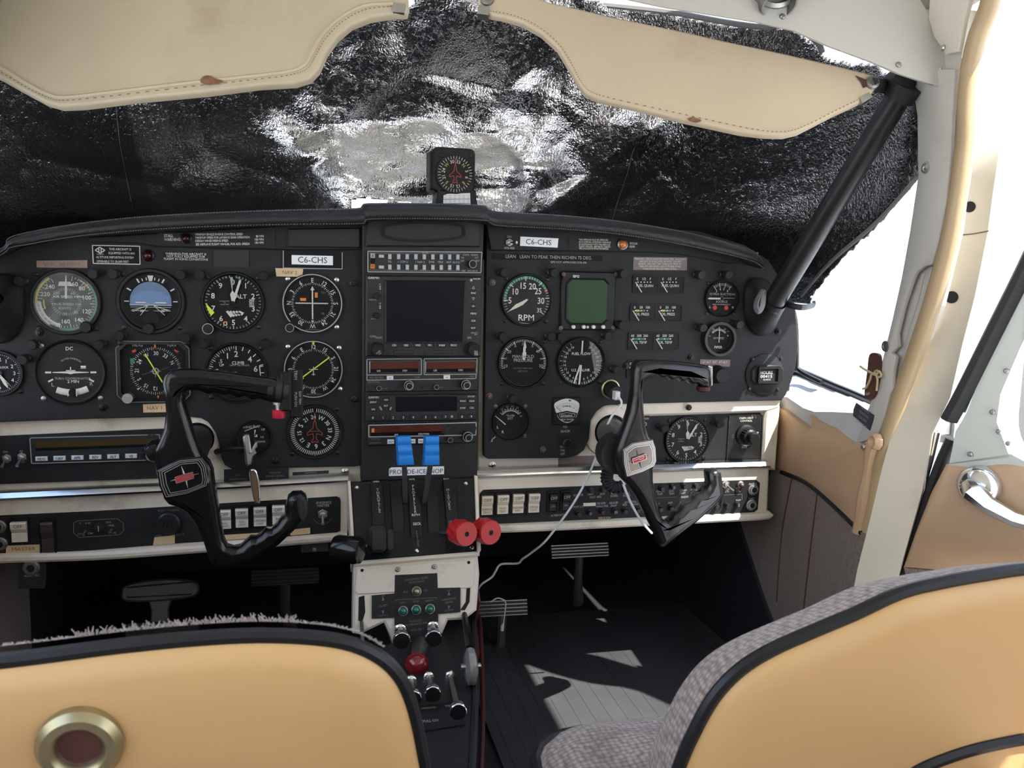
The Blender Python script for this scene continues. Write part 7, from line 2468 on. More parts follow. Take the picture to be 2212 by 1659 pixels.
# ================================================================== radio stack
RD = CS.lift(0.0008)
def radio(name, label, quad, depth=0.006, cat='radio', material='radio_black', ch=0.0015):
    P = RD.pts(quad)
    t = thing(name, label, cat, RD.p(*P[3], 0))
    q = MB()
    q.slab(RD, P, 0.0, depth, ch)
    q.build('face', material, t)
    return t
def put(t, name, material, build, smooth=False, angle=0.6):
    q = MB()
    build(q)
    return q.build(name, material, t, smooth=smooth, angle=angle)
def rkey(t, a, b, w, h, mt, d0, d1, name='key', ch=0.0006, txt=None, th=3.2, tm='grey_print', bold=1, sx=0.9):
    k = RD.k(a, b)
    u, v = RD.px(a, b)
    q = MB()
    q.box(RD, u, v, w*k, h*k, d0, d1, ch)
    o = q.build(name, mt, t)
    if txt:
        q = MB()
        q.text(RD, txt, u, v, th*k, d1 + 0.0002, bold=bold, sx=sx)
        q.build('legend', tm, o, smooth=False)
    return o
def rknob(t, a, b, rpx, h, d0, mt='bezel_black', ring='grey_print', inner=None):
    k = RD.k(a, b)
    u, v = RD.px(a, b)
    q = MB()
    q.lathe(RD, u, v, [(rpx*k, d0), (rpx*k, d0 + h*0.85), (rpx*k*0.9, d0 + h), (0, d0 + h)], 22)
    o = q.build('knob', mt, t)
    if ring:
        q = MB()
        q.ring(RD, u, v, rpx*k*0.86, rpx*k*0.99, d0 + h + 0.0001, 24)
        q.build('knob_ring', ring, o, smooth=False)
    if inner:
        r2, h2 = inner
        q = MB()
        q.lathe(RD, u, v, [(r2*k, d0 + h), (r2*k, d0 + h + h2), (0, d0 + h + h2)], 18)
        o2 = q.build('inner_knob', mt, t)
        if ring:
            q = MB()
            q.ring(RD, u, v, r2*k*0.82, r2*k*0.98, d0 + h + h2 + 0.0001, 20)
            q.build('knob_ring', ring, o2, smooth=False)
    return o
def rlabels(t, lst, mt, d, name='lettering', bold=1):
    q = MB()
    for it in lst:
        tx, a, b, h = it[:4]
        rot = it[4] if len(it) > 4 else 0
        sx = it[5] if len(it) > 5 else 0.9
        q.text(RD, tx, *RD.px(a, b), h*RD.k(a, b), d, rot=rot, sx=sx, bold=bold)
    q.build(name, mt, t, smooth=False)
def rline(t, polys, mt, w, d, name='border'):
    q = MB()
    for pl, cl in polys:
        q.poly(RD, RD.pts(pl), w, d, cl)
    q.build(name, mt, t, smooth=False)

# ---- audio panel
t = radio('audio_selector', 'audio panel with two rows of grey keys, top of the stack', [(793, 542), (1040, 544), (1038, 590), (793, 588)])
rline(t, [([(794, 543), (1039, 545), (1037, 589), (794, 587)], True)], 'grey_print', .0012, .0063, 'outer_border')
rline(t, [([(798, 549), (798, 546.5), (832, 547), (832, 549)], False), ([(834, 549), (834, 547), (993, 548), (993, 550)], False), ([(798, 581), (798, 583), (832, 584), (832, 582)], False), ([(834, 582), (834, 584), (992, 585), (992, 582)], False)], 'dim_print', .0007, .0063)
for i in range(9):
    a = (841, 860, 878.5, 897, 915, 933.5, 951.5, 969.5, 987)[i]
    for b in (554.5, 577):
        rkey(t, a, b + i*.12, 7, 11, 'key_grey', .006, .0088)
for b in (553.5, 577):
    rkey(t, 823, b, 11, 7, 'key_grey', .006, .0085)
rkey(t, 804.5, 552.5, 9.5, 9.5, 'key_grey', .006, .0072, 'marker_light', txt='A', th=6, tm='ink')
rkey(t, 804.5, 563.5, 9.5, 9.5, 'screen_dark', .006, .0072, 'marker_light')
rkey(t, 804.5, 575.5, 9.5, 9.5, 'orange', .006, .0072, 'marker_light', txt='M', th=6.5, tm='ink')
rlabels(t, [('TEL', 841, 565, 4.4), ('1 COM 2', 869, 565.5, 4.4), ('1 NAV 2', 906, 566, 4.4), ('DME', 931, 566, 4.4), ('MKR', 950, 566, 4.4), ('ADF', 968, 566.3, 4.4), ('AUTO', 984, 566.8, 4.4), ('COM1', 1005, 550.5, 4), ('COM2', 1023, 551, 4), ('TEL', 998, 557, 3.6), ('INT', 1028, 557, 3.6), ('OFF', 997, 563.5, 3.6), ('EXT', 1030, 563.5, 3.6), ('MIC', 1000, 585, 4), ('KMA 24H-70', 1019, 585, 3), ('SPEAKER', 917, 546.8, 2.8), ('PHONE', 913, 584, 2.8)], 'grey_print', .0062)
rknob(t, 1016.5, 570.5, 8.5, .012, .006)
# ---- GPS navigator
t = radio('gps_navigator', 'large dark screen GPS navigator marked GNS 530', [(790, 594), (1040, 597), (1037, 770), (789, 769)], .008, ch=.002)
kd = RD.k(915, 680)
scr = RD.pts([(830, 605), (1005, 606), (1000, 740), (830, 740)])
q = MB()
o2 = [tuple(p) for p in scr]
if sum(o2[i-1][0]*o2[i][1] - o2[i][0]*o2[i-1][1] for i in range(4)) < 0:
    o2 = o2[::-1]
i2 = inset(o2, .0022)
q.loft([[RD.p(a, b, .008) for a, b in o2], [RD.p(a, b, .0095) for a, b in o2], [RD.p(a, b, .0085) for a, b in i2]], True)
q.build('screen_frame', 'bezel_black', t, angle=.3)
put(t, 'screen', 'screen_dark', lambda q: q.flat(RD, i2, .0086))
rlabels(t, [('GARMIN', 806.5, 600, 4.6, 0, .95), ('GNS 530', 1027, 602, 3.2)], 'white_paint', .0083)
for tx, b, w in (('C', 619, 8), ('V', 660, 8)):
    rkey(t, 820, b, 8, 16, 'key_black', .008, .0095)
rlabels(t, [('C', 820, 614, 4.2), ('V', 820, 655, 4.2), ('PUSH VOL', 804, 647, 2.6), ('VOL ID', 805, 688, 2.6), ('COM', 804, 725.5, 4), ('/VLOC', 817, 728, 4), ('GPS', 1011, 728.5, 4.4), ('DEFAULT', 1022, 718, 2.6), ('NAV', 1025, 721.5, 2.6)], 'grey_print', .0098)
q = MB()
for b in (619.5, 624, 661, 665):
    u, v = RD.px(820, b)
    q.flat(RD, [(u, v - .0014), (u + .0012, v), (u, v + .0014), (u - .0012, v)], .0098)
q.build('arrow_marks', 'grey_print', t, smooth=False)
for a, b in ((812, 639), (812, 681)):
    rknob(t, a, b, 6.5, .008, .008, ring=None)
for tx, b in (('RNG', 632.5), ('-D-', 660.5), ('MENU', 676.5), ('CLR', 692), ('ENT', 707.5)):
    rkey(t, 1020, b, 14, 9, 'key_black', .008, .0095, txt=tx, th=3.8, tm='white_paint')
q = MB()
for b, s_ in ((621, 1), (644.5, -1)):
    u, v = RD.px(1020, b)
    q.poly(RD, [(u - .0018, v - .0014*s_), (u + .0018, v - .0014*s_), (u, v + .0018*s_)], .0004, .0098, True)
q.build('range_arrows', 'white_paint', t, smooth=False)
for i, tx in enumerate(('CDI', 'OBS', 'MSG', 'FPL', 'VNAV', 'PROC')):
    rkey(t, 850 + i*25.6, 744.5, 17, 8, 'key_black', .008, .0098, txt=tx, th=4, tm='white_paint')
for a in (813, 1017):
    rknob(t, a, 752, 15, .009, .008, ring=None, inner=(11.5, .008))
rlabels(t, [('PUSH', 814, 757, 3.4, -40), ('C/V', 818, 760, 3.2, -40)], 'grey_print', .0256)
rlabels(t, [('PUSH', 1019, 759, 3.2, 82), ('CRSR', 1023, 759, 3.2, 82)], 'off_white', .0256)
for a in (870, 955):
    rkey(t, a, 759, 42, 8, 'key_black', .008, .0088, 'card_slot')
put(t, 'lock_screw', 'void_black', lambda q: q.disc(RD, *RD.px(914, 761), 2.5*kd, .0083, 12))
put(t, 'light_sensor', 'dull_metal', lambda q: q.lathe(RD, *RD.px(1015, 605), [(3.6*kd, .008), (3*kd, .0092), (0, .0096)], 12), True)
# ---- nav com radio
t = radio('navcom_radio', 'nav com radio with two red-brown display windows', [(790, 774), (1032, 772), (1030, 843), (790, 846)])
rline(t, [([(792, 775), (909, 774), (909, 808), (792, 809)], True), ([(915, 774), (1029, 773), (1028, 807), (915, 808)], True), ([(792, 809), (792, 820), (865, 819), (1026, 816.5), (1027, 807)], False)], 'grey_print', .0010, .0063)
for x0, x1 in ((800, 902), (920, 1024)):
    put(t, 'display', 'screen_red', lambda q: q.prism(RD, RD.pts(sm2([(x0 + 1, 781), (x1, 779.5), (x1 + 1, 782), (x1, 796), (x0, 798), (x0, 783)], 1, True)), .006, .0068))
    put(t, 'display_base', 'screen_dark', lambda q: q.prism(RD, RD.pts([(x0, 796), (x1, 794.5), (x1, 802), (x0, 803)]), .006, .0069))
    put(t, 'display_rim', 'dull_metal', lambda q: [q.tube([RD.p(*RD.px(a, b), .0068) for a, b in ((x0 - 2, 780), (x1 + 2, 778.5), (x1 + 2, 803), (x0 - 2, 804), (x0 - 2, 780))], .0007, 5)], True)
rlabels(t, [('USE', 817, 800, 3.6), ('STBY', 873.5, 799.5, 3.6), ('USE', 938.5, 799, 3.6), ('STBY', 993.5, 798.5, 3.6)], 'off_white', .0072)
rlabels(t, [('KX 155 TSO', 813, 814.5, 4.2), ('COM', 900, 814, 3.8), ('NAV', 1018, 812, 3.8), ('BENDIX/KING', 807, 824, 3), ('PULL TEST', 829, 838, 2.6), ('PULL IDENT', 950, 836, 2.6)], 'dim_print', .0062)
for a, b in ((841.5, 815), (963.5, 813.5)):
    rkey(t, a, b, 14, 9, 'key_white', .006, .0085, txt='<>', th=3.6, tm='ink', bold=2)
rknob(t, 880.5, 829.5, 10.5, .010, .006, inner=(7.5, .008))
rknob(t, 1002.5, 828, 10.5, .010, .006, inner=(7.5, .008))
rknob(t, 817, 836, 5.5, .008, .006)
rknob(t, 940, 833.5, 5.5, .008, .006)
put(t, 'lock_screw', 'void_black', lambda q: q.disc(RD, *RD.px(911, 836), 2.5*kd, .0063, 12))
# ---- transponder
t = radio('transponder', 'dark transponder with a row of number keys 0 to 9', [(790, 852), (1030, 850), (1027, 906), (790, 910)])
put(t, 'display', 'screen_dark', lambda q: q.prism(RD, RD.pts([(854, 856), (986, 855), (985, 886), (854, 888)]), .006, .0066))
rlabels(t, [('GARMIN', 806.5, 857, 4.2, 0, .95), ('GTX 327', 1016, 855, 3)], 'white_paint', .0062)
for tx, a, b in (('IDENT', 805.5, 867), ('VFR', 805.5, 882.5), ('ON', 833, 862), ('ALT', 832.5, 874.5), ('FUNC', 998, 864.5), ('CRSR', 1017, 864.5), ('STOP', 997.5, 879.5), ('CLR', 1017, 879)):
    rkey(t, a, b, 15, 8.5, 'key_black', .006, .0078, txt=tx, th=3.8, tm='off_white')
rkey(t, 821.5, 880.5, 8, 9, 'key_black', .006, .0078)
rkey(t, 843, 880.5, 8, 9, 'key_black', .006, .0078)
rlabels(t, [('STBY', 821.5, 880.5, 3.4, 60), ('OFF', 843, 880.5, 3.4, -60)], 'off_white', .0081)
for i, a in enumerate((804.5, 826.5, 848, 870, 891, 918, 939, 960.5, 996, 1016)):
    rkey(t, a, 900.5 - i*.3, 14, 9, 'key_black', .006, .0080, txt=str(i), th=5, tm='white_paint')
put(t, 'light_sensor', 'dull_metal', lambda q: q.lathe(RD, *RD.px(974, 898.5), [(3.4*kd, .006), (3*kd, .0072), (0, .0076)], 12), True)
put(t, 'lock_screw', 'void_black', lambda q: q.disc(RD, *RD.px(905, 901), 2.3*kd, .0063, 12))
# ---- ADF
t = radio('adf_radio', 'ADF radio with a worn chrome border above the blue levers', [(794, 915), (1028, 910), (1025, 955), (793, 962)])
rline(t, [([(796, 917), (1027, 911), (1026, 938), (796, 942)], True)], 'grey_print', .0014, .0063)
put(t, 'display', 'screen_red', lambda q: q.prism(RD, RD.pts([(801, 920.5), (950, 917.5), (960, 922), (958, 932), (801, 936)]), .006, .0066))
put(t, 'display_base', 'screen_dark', lambda q: q.prism(RD, RD.pts([(801, 933), (958, 929), (958, 938), (801, 940)]), .006, .0067))
put(t, 'scratched_window', 'worn_plate', lambda q: q.prism(RD, RD.pts(sm2([(950, 917), (985, 915), (1024, 914), (1024, 932), (1006, 936), (985, 935), (950, 934), (962, 926)], 2, True)), .006, .0068))
put(t, 'lit_segment', 'orange', lambda q: q.prism(RD, RD.pts([(802, 924), (808, 923.5), (808, 932), (802, 932.5)]), .0066, .0070))
rlabels(t, [('ADF', 855, 937, 3.4), ('STBY/TIMER', 914, 935.5, 3.4)], 'off_white', .0071)
rlabels(t, [('KR 87 TSO', 811, 946.5, 2.8), ('BENDIX/KING', 811, 955, 3), ('VOL', 977, 947, 2.6), ('OFF', 961, 951.5, 2.6)], 'dim_print', .0062)
for tx, a in (('ADF', 843), ('BFO', 889), ('FRQ', 909), ('FLT', 932)):
    rkey(t, a, 952 - (a - 843)*.02, 14, 9.5, 'key_white', .006, .0085, txt=tx, th=3.8, tm='ink')
rknob(t, 1006.5, 939, 11, .010, .006, inner=(7.5, .008))
rknob(t, 969.5, 947, 5.5, .008, .006)
put(t, 'lock_screw', 'void_black', lambda q: q.disc(RD, *RD.px(967, 918), 2.8*kd, .0070, 12))

# ---- autopilot controller on the lower left plate
AP = BK.lift(.0042)
RD_, RD = RD, AP
t = thing('autopilot_controller', 'autopilot panel with six white mode keys and amber strip', 'autopilot', AP.p(*AP.px(170, 1010), 0))
put(t, 'face', 'radio_black', lambda q: q.slab(AP, AP.pts([(64, 941), (350, 934), (360, 995), (66, 1003)]), 0, .003, .001), True)
rline(t, [([(320, 938.5), (70, 945), (66, 947), (70, 1000), (316, 993)], False), ([(336, 938), (345, 938), (346, 947)], False)], 'grey_print', .0010, .0033)
put(t, 'display', 'screen_amber', lambda q: q.prism(AP, AP.pts([(80, 954), (336, 945), (336, 958), (80, 967)]), .003, .0036))
put(t, 'display_base', 'screen_dark', lambda q: q.prism(AP, AP.pts([(78, 967), (330, 958), (330, 964), (78, 973)]), .003, .0036))
for i, tx in enumerate(('HDG', 'NAV', 'APR', 'REV', 'ALT', 'VS')):
    rkey(t, 92 + 38.6*i, 989.5 - 1.2*i, 24, 9.5, 'key_white', .003, .0055, txt=tx, th=5.4, tm='ink', bold=2)
rlabels(t, [('S-TEC', 88, 999.5, 3), ('AP', 329, 938.5, 3), ('VS', 309, 965, 3.4)], 'dim_print', .0033)
rknob(t, 322, 975, 14, .010, .003, ring=None)
RD = RD_

# ================================================================== switches
def toggle(label, fr, a, b, s=1.0, dirn=(0, -0.6), d=0.0, texts=(), group=None):
    u, v = fr.px(a, b)
    t = thing('toggle_switch', label, 'switch', fr.p(u, v, d), group)
    q = MB()
    q.lathe(fr, u, v, [(.0068*s, d), (.0068*s, d + .0018), (.0060*s, d + .0024), (.0035*s, d + .0026)], 6)
    q.build('nut', 'dull_metal', t, angle=.2)
    q = MB()
    q.lathe(fr, u, v, [(.0040*s, d + .002), (.0040*s, d + .006), (.0030*s, d + .0065), (0, d + .0065)], 14)
    q.build('bushing', 'dull_metal', t)
    q = MB()
    p0 = fr.p(u, v, d + .005)
    p1 = fr.p(u + dirn[0]*.012*s, v + dirn[1]*.012*s, d + .016)
    q.tube([p0, p0.lerp(p1, .6), p1], [.0013*s, .0018*s, .0024*s], 10)
    q.build('bat', 'steel', t)
    if texts:
        q = MB()
        for tx, x, y, h in texts:
            q.text(fr, tx, *fr.px(x, y), h*fr.k(x, y), d + .0004, bold=1, sx=.9)
        q.build('lettering', 'grey_print', t, smooth=False)
    return t
toggle('TRIM ON toggle switch at the lower left edge', AP, 15, 990, .9, (-.2, -.8), texts=(('ON', 12, 976, 4.5), ('OFF', 16, 998, 3.6)))
toggle('AP toggle switch left of the autopilot panel', AP, 48, 987, .9, (-.2, -.8), texts=(('AP', 46, 974.5, 4.5), ('OFF', 50, 998, 3.6)))
toggle('storm detector toggle under the glareshield marked ON', EB, 1100, 524, .85, (.7, 0), texts=(('ON', 1100, 511.5, 5), ('WX-900', 1100, 536, 5)))
t = toggle('avionics master toggle switch at the end of the left switch panel', LS, 697, 1110, 1.1, (0, -.8), .0014, texts=(('AVIONICS', 699, 1085, 5.5), ('MASTER', 698, 1091.5, 5.5)))
put(t, 'guard_arc', 'dim_print', lambda q: q.ring(LS, *LS.px(697, 1112), .0125, .0132, .0016, 20, 110, 250))
put(t, 'mounting_plate', 'panel_black', lambda q: q.prism(LS, LS.pts([(664, 1078), (734, 1074), (734, 1146), (676, 1152)]), .0, .0013))
# rocker switches
def rocker(name, label, a, b, w, h, m_top, m_bot, txt=(), guard='bezel_black', group=None, fr=LS, tm='pencil'):
    k = fr.k(a, b)
    u, v = fr.px(a, b)
    t = thing(name, label, 'switch', fr.p(u, v - h*k/2, 0), group)
    q = MB()
    o1, o2 = rrect(u, v, (w + 9)*k, (h + 11)*k, 2*k, 2), rrect(u, v, (w + 3)*k, (h + 4)*k, 1*k, 2)
    q.loft([[fr.p(x, y, .0012) for x, y in o1], [fr.p(x, y, .0040) for x, y in o1], [fr.p(x, y, .0040) for x, y in o2], [fr.p(x, y, .0016) for x, y in o2]], True)
    q.flat(fr, o2, .0016)
    q.build('surround', guard, t, angle=.4)
    W, H = w*k/2, h*k/2
    prof = [(H, .0018), (H, .0085), (H*.86, .0095), (H*.35, .0085), (-.02*H, .0045), (-.08*H, .0035), (-H*.9, .0046), (-H, .0044), (-H, .0018)]
    q = MB()
    q.loft([[fr.p(u - W, v + y, d) for y, d in prof[:6]], [fr.p(u + W, v + y, d) for y, d in prof[:6]]])
    for s_ in (-1, 1):
        q.add([fr.p(u + s_*W, v + y, d) for y, d in prof[:6]] + [fr.p(u + s_*W, v - .08*H, .0018)], [tuple(range(7)) if s_ > 0 else tuple(range(6, -1, -1))])
    q.build('upper_half', m_top, t, angle=.35)
    q = MB()
    q.box(fr, u, v - .54*H, 2*W, .92*H, .0018, .0046)
    lo = q.build('lower_half', m_bot, t, smooth=False)
    if txt:
        q = MB()
        q.text(fr, 'OFF', u, v + .62*H, .16*H*2, .0098, sx=1.0)
        for i, tx in enumerate(txt):
            q.text(fr, tx, u, v - (.42 + .30*i)*H, .11*H*2, .0050, sx=.8)
        q.build('lettering', tm, t, smooth=False)
    return t
rocker('rocker_switch', 'cream master rocker switch at the left end of the switch panel', 44, 1147, 31, 45, 'cream_switch', 'cream_switch', ('',))
rocker('rocker_switch', 'dark brown rocker switch beside the master switch', 105, 1158, 24, 68, 'brown_switch', 'brown_switch')
for i, (a, b, tx) in enumerate(((486, 1120, ('NAV', 'LIGHTS')), (523, 1117, ('TAXI', 'LIGHT')), (562, 1114, ('LANDING', 'LIGHT')), (602, 1110, ('ANTI', 'COLL')))):
    r_ = rocker('rocker_switch', ('white rocker switch nearest the left yoke stem', 'second white rocker switch on the left switch panel', 'third white rocker switch on the left switch panel', 'white rocker switch partly behind the left yoke tip')[i], a, b, 26, 42, 'white_switch', 'white_switch', tx, group='white rocker switches on the left', tm='ink')
    fr = LS; k = fr.k(a, b); u, v = fr.px(a, b)
    put(r_, 'grey_band', 'grey_switch', lambda q: q.prism(fr, [(u - 12.8*k, v - .5*k), (u + 12.8*k, v - .5*k), (u + 12.8*k, v + 6*k), (u - 12.8*k, v + 6*k)], .0046, .0062))
for i, (a, b, tx) in enumerate(((1051, 1090, ('SURFACE', 'DE-ICE')), (1085, 1088, ('PITOT', 'HEAT')), (1118, 1086, ('WINDSHIELD', 'HEAT')), (1152, 1085, ('STROBE', 'LIGHT')))):
    rocker('rocker_switch', ('cream rocker switch nearest the red knobs', 'second cream rocker switch from the red knobs', 'third cream rocker switch from the red knobs', 'fourth cream rocker switch from the red knobs')[i], a, b, 24, 42, 'cream_switch', 'cream_switch', tx, group='cream rocker switches on the right')
for i, (a, b) in enumerate(((1193, 1084), (1221, 1082))):
    rocker('rocker_switch', ('left black alternator rocker switch', 'right black alternator rocker switch')[i], a, b, 15, 38, 'key_black', 'key_black', ('ON',), group='black alternator switches', tm='grey_print')
# small oval trim control plate
t = thing('trim_plate', 'octagonal plate with two tiny toggles on the left switch panel', 'switch plate', LS.p(*LS.px(212, 1160), 0))
pp = [(160, 1128), (170, 1124), (254, 1119), (267, 1129), (268, 1145), (258, 1154), (172, 1160), (160, 1150)]
put(t, 'plate', 'panel_black', lambda q: q.prism(LS, LS.pts(pp), .0012, .0022))
put(t, 'border', 'dim_print', lambda q: q.poly(LS, LS.pts(pp), .0008, .0025, True))
for a, b, dx in ((186, 1146, -.2), (242, 1143, 0)):
    put(t, 'toggle', 'steel', lambda q: q.tube([LS.p(*LS.px(a, b), .002), LS.p(*LS.px(a - 2 + dx, b + 5), .010)], .0018, 8), True)
put(t, 'dial', 'dial_grey', lambda q: q.lathe(LS, *LS.px(214, 1140), [(.0065, .0022), (.0065, .004), (.0055, .0045), (0, .0045)], 18), True)
put(t, 'dial_mark', 'off_white', lambda q: q.line(LS, LS.px(214, 1134), LS.px(214.5, 1146), .0007, .0048))
put(t, 'lettering', 'grey_print', lambda q: [q.text(LS, tx, *LS.px(a, b), 4*LS.k(a, b), .0025) for tx, a, b in (('E-W', 191, 1129), ('N-S', 235, 1127), ('FREE', 241, 1134), ('CCW', 176, 1152), ('CW', 196, 1151), ('SLAVE', 243, 1150), ('S', 174, 1129))])
# instrument light knob
t = thing('dimmer_knob', 'ribbed black instrument lights knob below the left yoke', 'knob', LS.p(*LS.px(366, 1127), 0))
put(t, 'knob', 'key_black', lambda q: q.lathe(LS, *LS.px(366, 1127), [(.0155, .0012), (.0150, .010), (.0130, .012), (0, .012)], 24), True)
for i in range(3):
    put(t, 'rib', 'bezel_black', lambda q: q.line(LS, LS.px(355 + 8*i, 1134), LS.px(360 + 8*i, 1119), .0016, .0128))
put(t, 'lettering', 'dim_print', lambda q: [q.text(LS, tx, *LS.px(a, b), 4.6*LS.k(a, b), .0016, sx=1.1) for tx, a, b in (('INST. LIGHTS', 364, 1102), ('OFF', 343, 1157), ('BRIGHT', 385, 1154), ('AUX', 90, 1124), ('MAIN', 92, 1165))])
# key / brake lever in front of the flap dial
t = thing('flap_key', 'worn steel key lever in front of the wing flap dial', 'lever', WY(540, 1000, -.03))
put(t, 'stem', 'rubber_black', lambda q: q.tube([PN.p(*PN.px(468, 975), .004), WY(500, 970, -.03), WY(538, 968, -.038)], [.004, .0035, .003], 8), True)
kf = Frame(WY(536, 975, -.045), (1, .2, 0), (-.05, 0, 1))
k = mpp(kf.o)
put(t, 'key', 'dull_metal', lambda q: round_slab(q, kf, [(x*k, -y*k) for x, y in ((-11, -32), (-6, -38), (2, -38), (4, -30), (6, -4), (14, -20), (18, -22), (20, -10), (14, -4), (18, 4), (10, 10), (6, 28), (-3, 32), (-6, 26), (-8, 0))], -.004, .004, .002, 2), True, 1.0)
t = thing('parking_brake_handle', 'flat oval steel parking brake handle on the left panel edge', 'handle', WY(550, 1085, -.04))
kf = Frame(WY(552, 1050, -.045), (1, 0, .18), (-.18, 0, 1))
put(t, 'blade', 'chrome', lambda q: round_slab(q, kf, [(x*k, y*k) for x, y in sm2([(0, 40), (9, 34), (10, 10), (7, -20), (2, -38), (-7, -38), (-10, -20), (-9, 10), (-7, 34)], 3, True)], -.003, .003, .002, 3), True, 1.0)
put(t, 'shaft', 'dull_metal', lambda q: q.tube([kf.p(0, .012, 0), LS.p(*LS.px(552, 1030), 0)], .003, 8), True)
# selector knob right of the right yoke
t = thing('selector_knob', 'large black selector knob beside the right yoke grip', 'knob', PN.p(*PN.px(1545, 810), 0))
u, v = PN.px(1546, 808); k = PN.k(1546, 808)
def _sel(q):
    rows = []
    for r, d in ((20, 0), (20, .006), (17.5, .009), (16.5, .022), (14.5, .024)):
        rows.append([PN.p(u + r*k*(1 - (.06 if i % 2 and .006 < d < .023 else 0))*math.cos(2*PI*i/32), v + r*k*(1 - (.06 if i % 2 and .006 < d < .023 else 0))*math.sin(2*PI*i/32), d) for i in range(32)])
    q.loft(rows, True, True)
put(t, 'knob', 'bezel_black', _sel, True, .5)
# cabin heat control
t = thing('cabin_heat_control', 'scratched black cabin heat control plate with ribbed knob', 'control', BK.p(*BK.px(1602, 1000), 0))
put(t, 'plate', 'worn_plate', lambda q: q.prism(BK, BK.pts([(1572, 897), (1640, 893), (1638, 992), (1566, 993)]), .0036, .0052))
HB = BK.lift(.0052)
u, v = HB.px(1610, 940); k = HB.k(1610, 940)
put(t, 'skirt', 'bezel_black', lambda q: q.lathe(HB, u, v, [(24*k, 0), (23*k, .004), (18*k, .006), (0, .006)], 30), True)
def _kn(q):
    rows = []
    for r, d in ((17, .005), (17, .018), (12.5, .020), (12, .030), (10.5, .0315)):
        rows.append([HB.p(u + r*k*(1 - (.08 if i % 2 and d < .019 else 0))*math.cos(2*PI*i/36), v + r*k*(1 - (.08 if i % 2 and d < .019 else 0))*math.sin(2*PI*i/36), d) for i in range(36)])
    q.loft(rows, True, True)
put(t, 'knob', 'bezel_black', _kn, True, .5)
put(t, 'lettering', 'off_white', lambda q: [q.text(HB, tx, *HB.px(a, b), 4*k, .0003, bold=1) for tx, a, b in (('CABIN HEAT', 1612, 903), ('CONTROL', 1612, 909), ('INCR', 1608, 966), ('OFF', 1634, 935))])
# cover placard left of the second altimeter
sticker('gauge_placard', 'narrow printed strip beside the right yoke stem', PNr, [(1388, 898), (1403, 898), (1403, 925), (1388, 925)], 'panel_black', [('PUSH', 1396, 904, 4, 'c', .8), ('0', 1394, 916, 8, 'c', 1)], ink='off_white', d=.0002)

# ---- circuit breakers and their lettering on the right switch panel
cb = [(1275, 1058, ''), (1301, 1057, ''), (1427, 1054, ''), (1451, 1050, '2'), (1476, 1049, ''), (1501, 1048, ''), (1523, 1047, ''), (1248, 1108, ''), (1272, 1106, '5'), (1299, 1104, ''), (1326, 1103, '35'), (1348, 1102, ''), (1376, 1100, ''), (1424, 1098, ''), (1447, 1096, ''), (1473, 1094, ''), (1545, 1092, ''), (1568, 1090, ''), (1590, 1088, '2')]
cbn = ('above the MAIN lettering', 'above the AUX lettering', 'above the GEAR & FLAP lettering', 'marked 2 above ELEC TRIM', 'above the CABIN HEAT lettering', 'above the PITOT HEAT lettering', 'beside the raised tip of the right yoke', 'under the POST LTS lettering', 'marked 5 under the tiny cream label', 'under DE-ICER WING-TAIL', 'marked 35 under DE-ICER PROP', 'under the RED lettering', 'under the WHITE lettering',
       'under the lone numeral 2', 'under the ADF lettering', 'under the M/B lettering', 'just right of the right yoke tip', 'second to the right of the right yoke tip', 'marked 2 under the RAM lettering')
for i, (a, b, tx) in enumerate(cb):
    o = thing('circuit_breaker', 'black circuit breaker ' + cbn[i], 'circuit breaker', LS.p(*LS.px(a, b), .0012), 'circuit breakers on the right panel')
    put(o, 'collar', 'dark_screw', lambda q: q.lathe(LS, *LS.px(a, b), [(.0050, .0012), (.0048, .0028), (.0036, .0032)], 14), True)
    put(o, 'button', 'key_black', lambda q: q.lathe(LS, *LS.px(a, b), [(.0036, .002), (.0036, .0085), (.0030, .0095), (0, .0095)], 14), True)
    if tx:
        put(o, 'rating', 'grey_print', lambda q: q.text(LS, tx, *LS.px(a, b), .0036, .0098, bold=1))
def lsl(lst, mt='tape_brown'):
    return lambda q: [q.text(LS, tx, *LS.px(a, b), 4.4*LS.k(a, b), .0016, bold=1, sx=.85, rot=-2) for tx, a, b in lst]
o = put(panel, 'breaker_lettering', 'grey_print', lsl((('STARTER', 1249, 1069), ('MAIN', 1275, 1067), ('AUX.', 1301, 1066), ('VOLT. REG.', 1286, 1073), ('FUEL', 1325, 1065.5), ('PUMPS', 1326, 1071), ('STALL', 1353, 1064.5), ('WARN.', 1353, 1070), ('GEAR &', 1425, 1060.5), ('FLAP', 1425, 1066.5), ('ELEC', 1450, 1060), ('TRIM', 1450, 1066), ('CABIN', 1475, 1058.5), ('HEAT', 1474, 1064.5), ('PITOT', 1498, 1057.5), ('HEAT', 1497, 1063.5), ('RADIO CIRCUITS', 1490, 1072), ('POST LTS', 1249, 1094), ('DE-ICER', 1298, 1086.5), ('WING-TAIL', 1300, 1093), ('DE-ICER', 1325, 1085.5), ('PROP', 1325, 1092), ('RED', 1349, 1089.5), ('WHITE', 1375, 1088.5), ('ANTI COLL.', 1362, 1083.5), ('2', 1423, 1087), ('ADF', 1447, 1085.5), ('M/B', 1472, 1085), ('RAM', 1594, 1080), ('LAND', 1570, 1055), ('LTS.', 1570, 1061), ('INST', 1594, 1054), ('LTS.', 1594, 1060), ('PHONE', 1625, 1045), ('MIKE', 1622, 1077), ('ALTERNATORS', 1207, 1112))))
put(panel, 'breaker_lines', 'dim_print', lambda q: [q.poly(LS, LS.pts(pl), .0006, .0016) for pl in ([(1418, 1075), (1461, 1073)], [(1560, 1069), (1602, 1067), (1602, 1079)])])
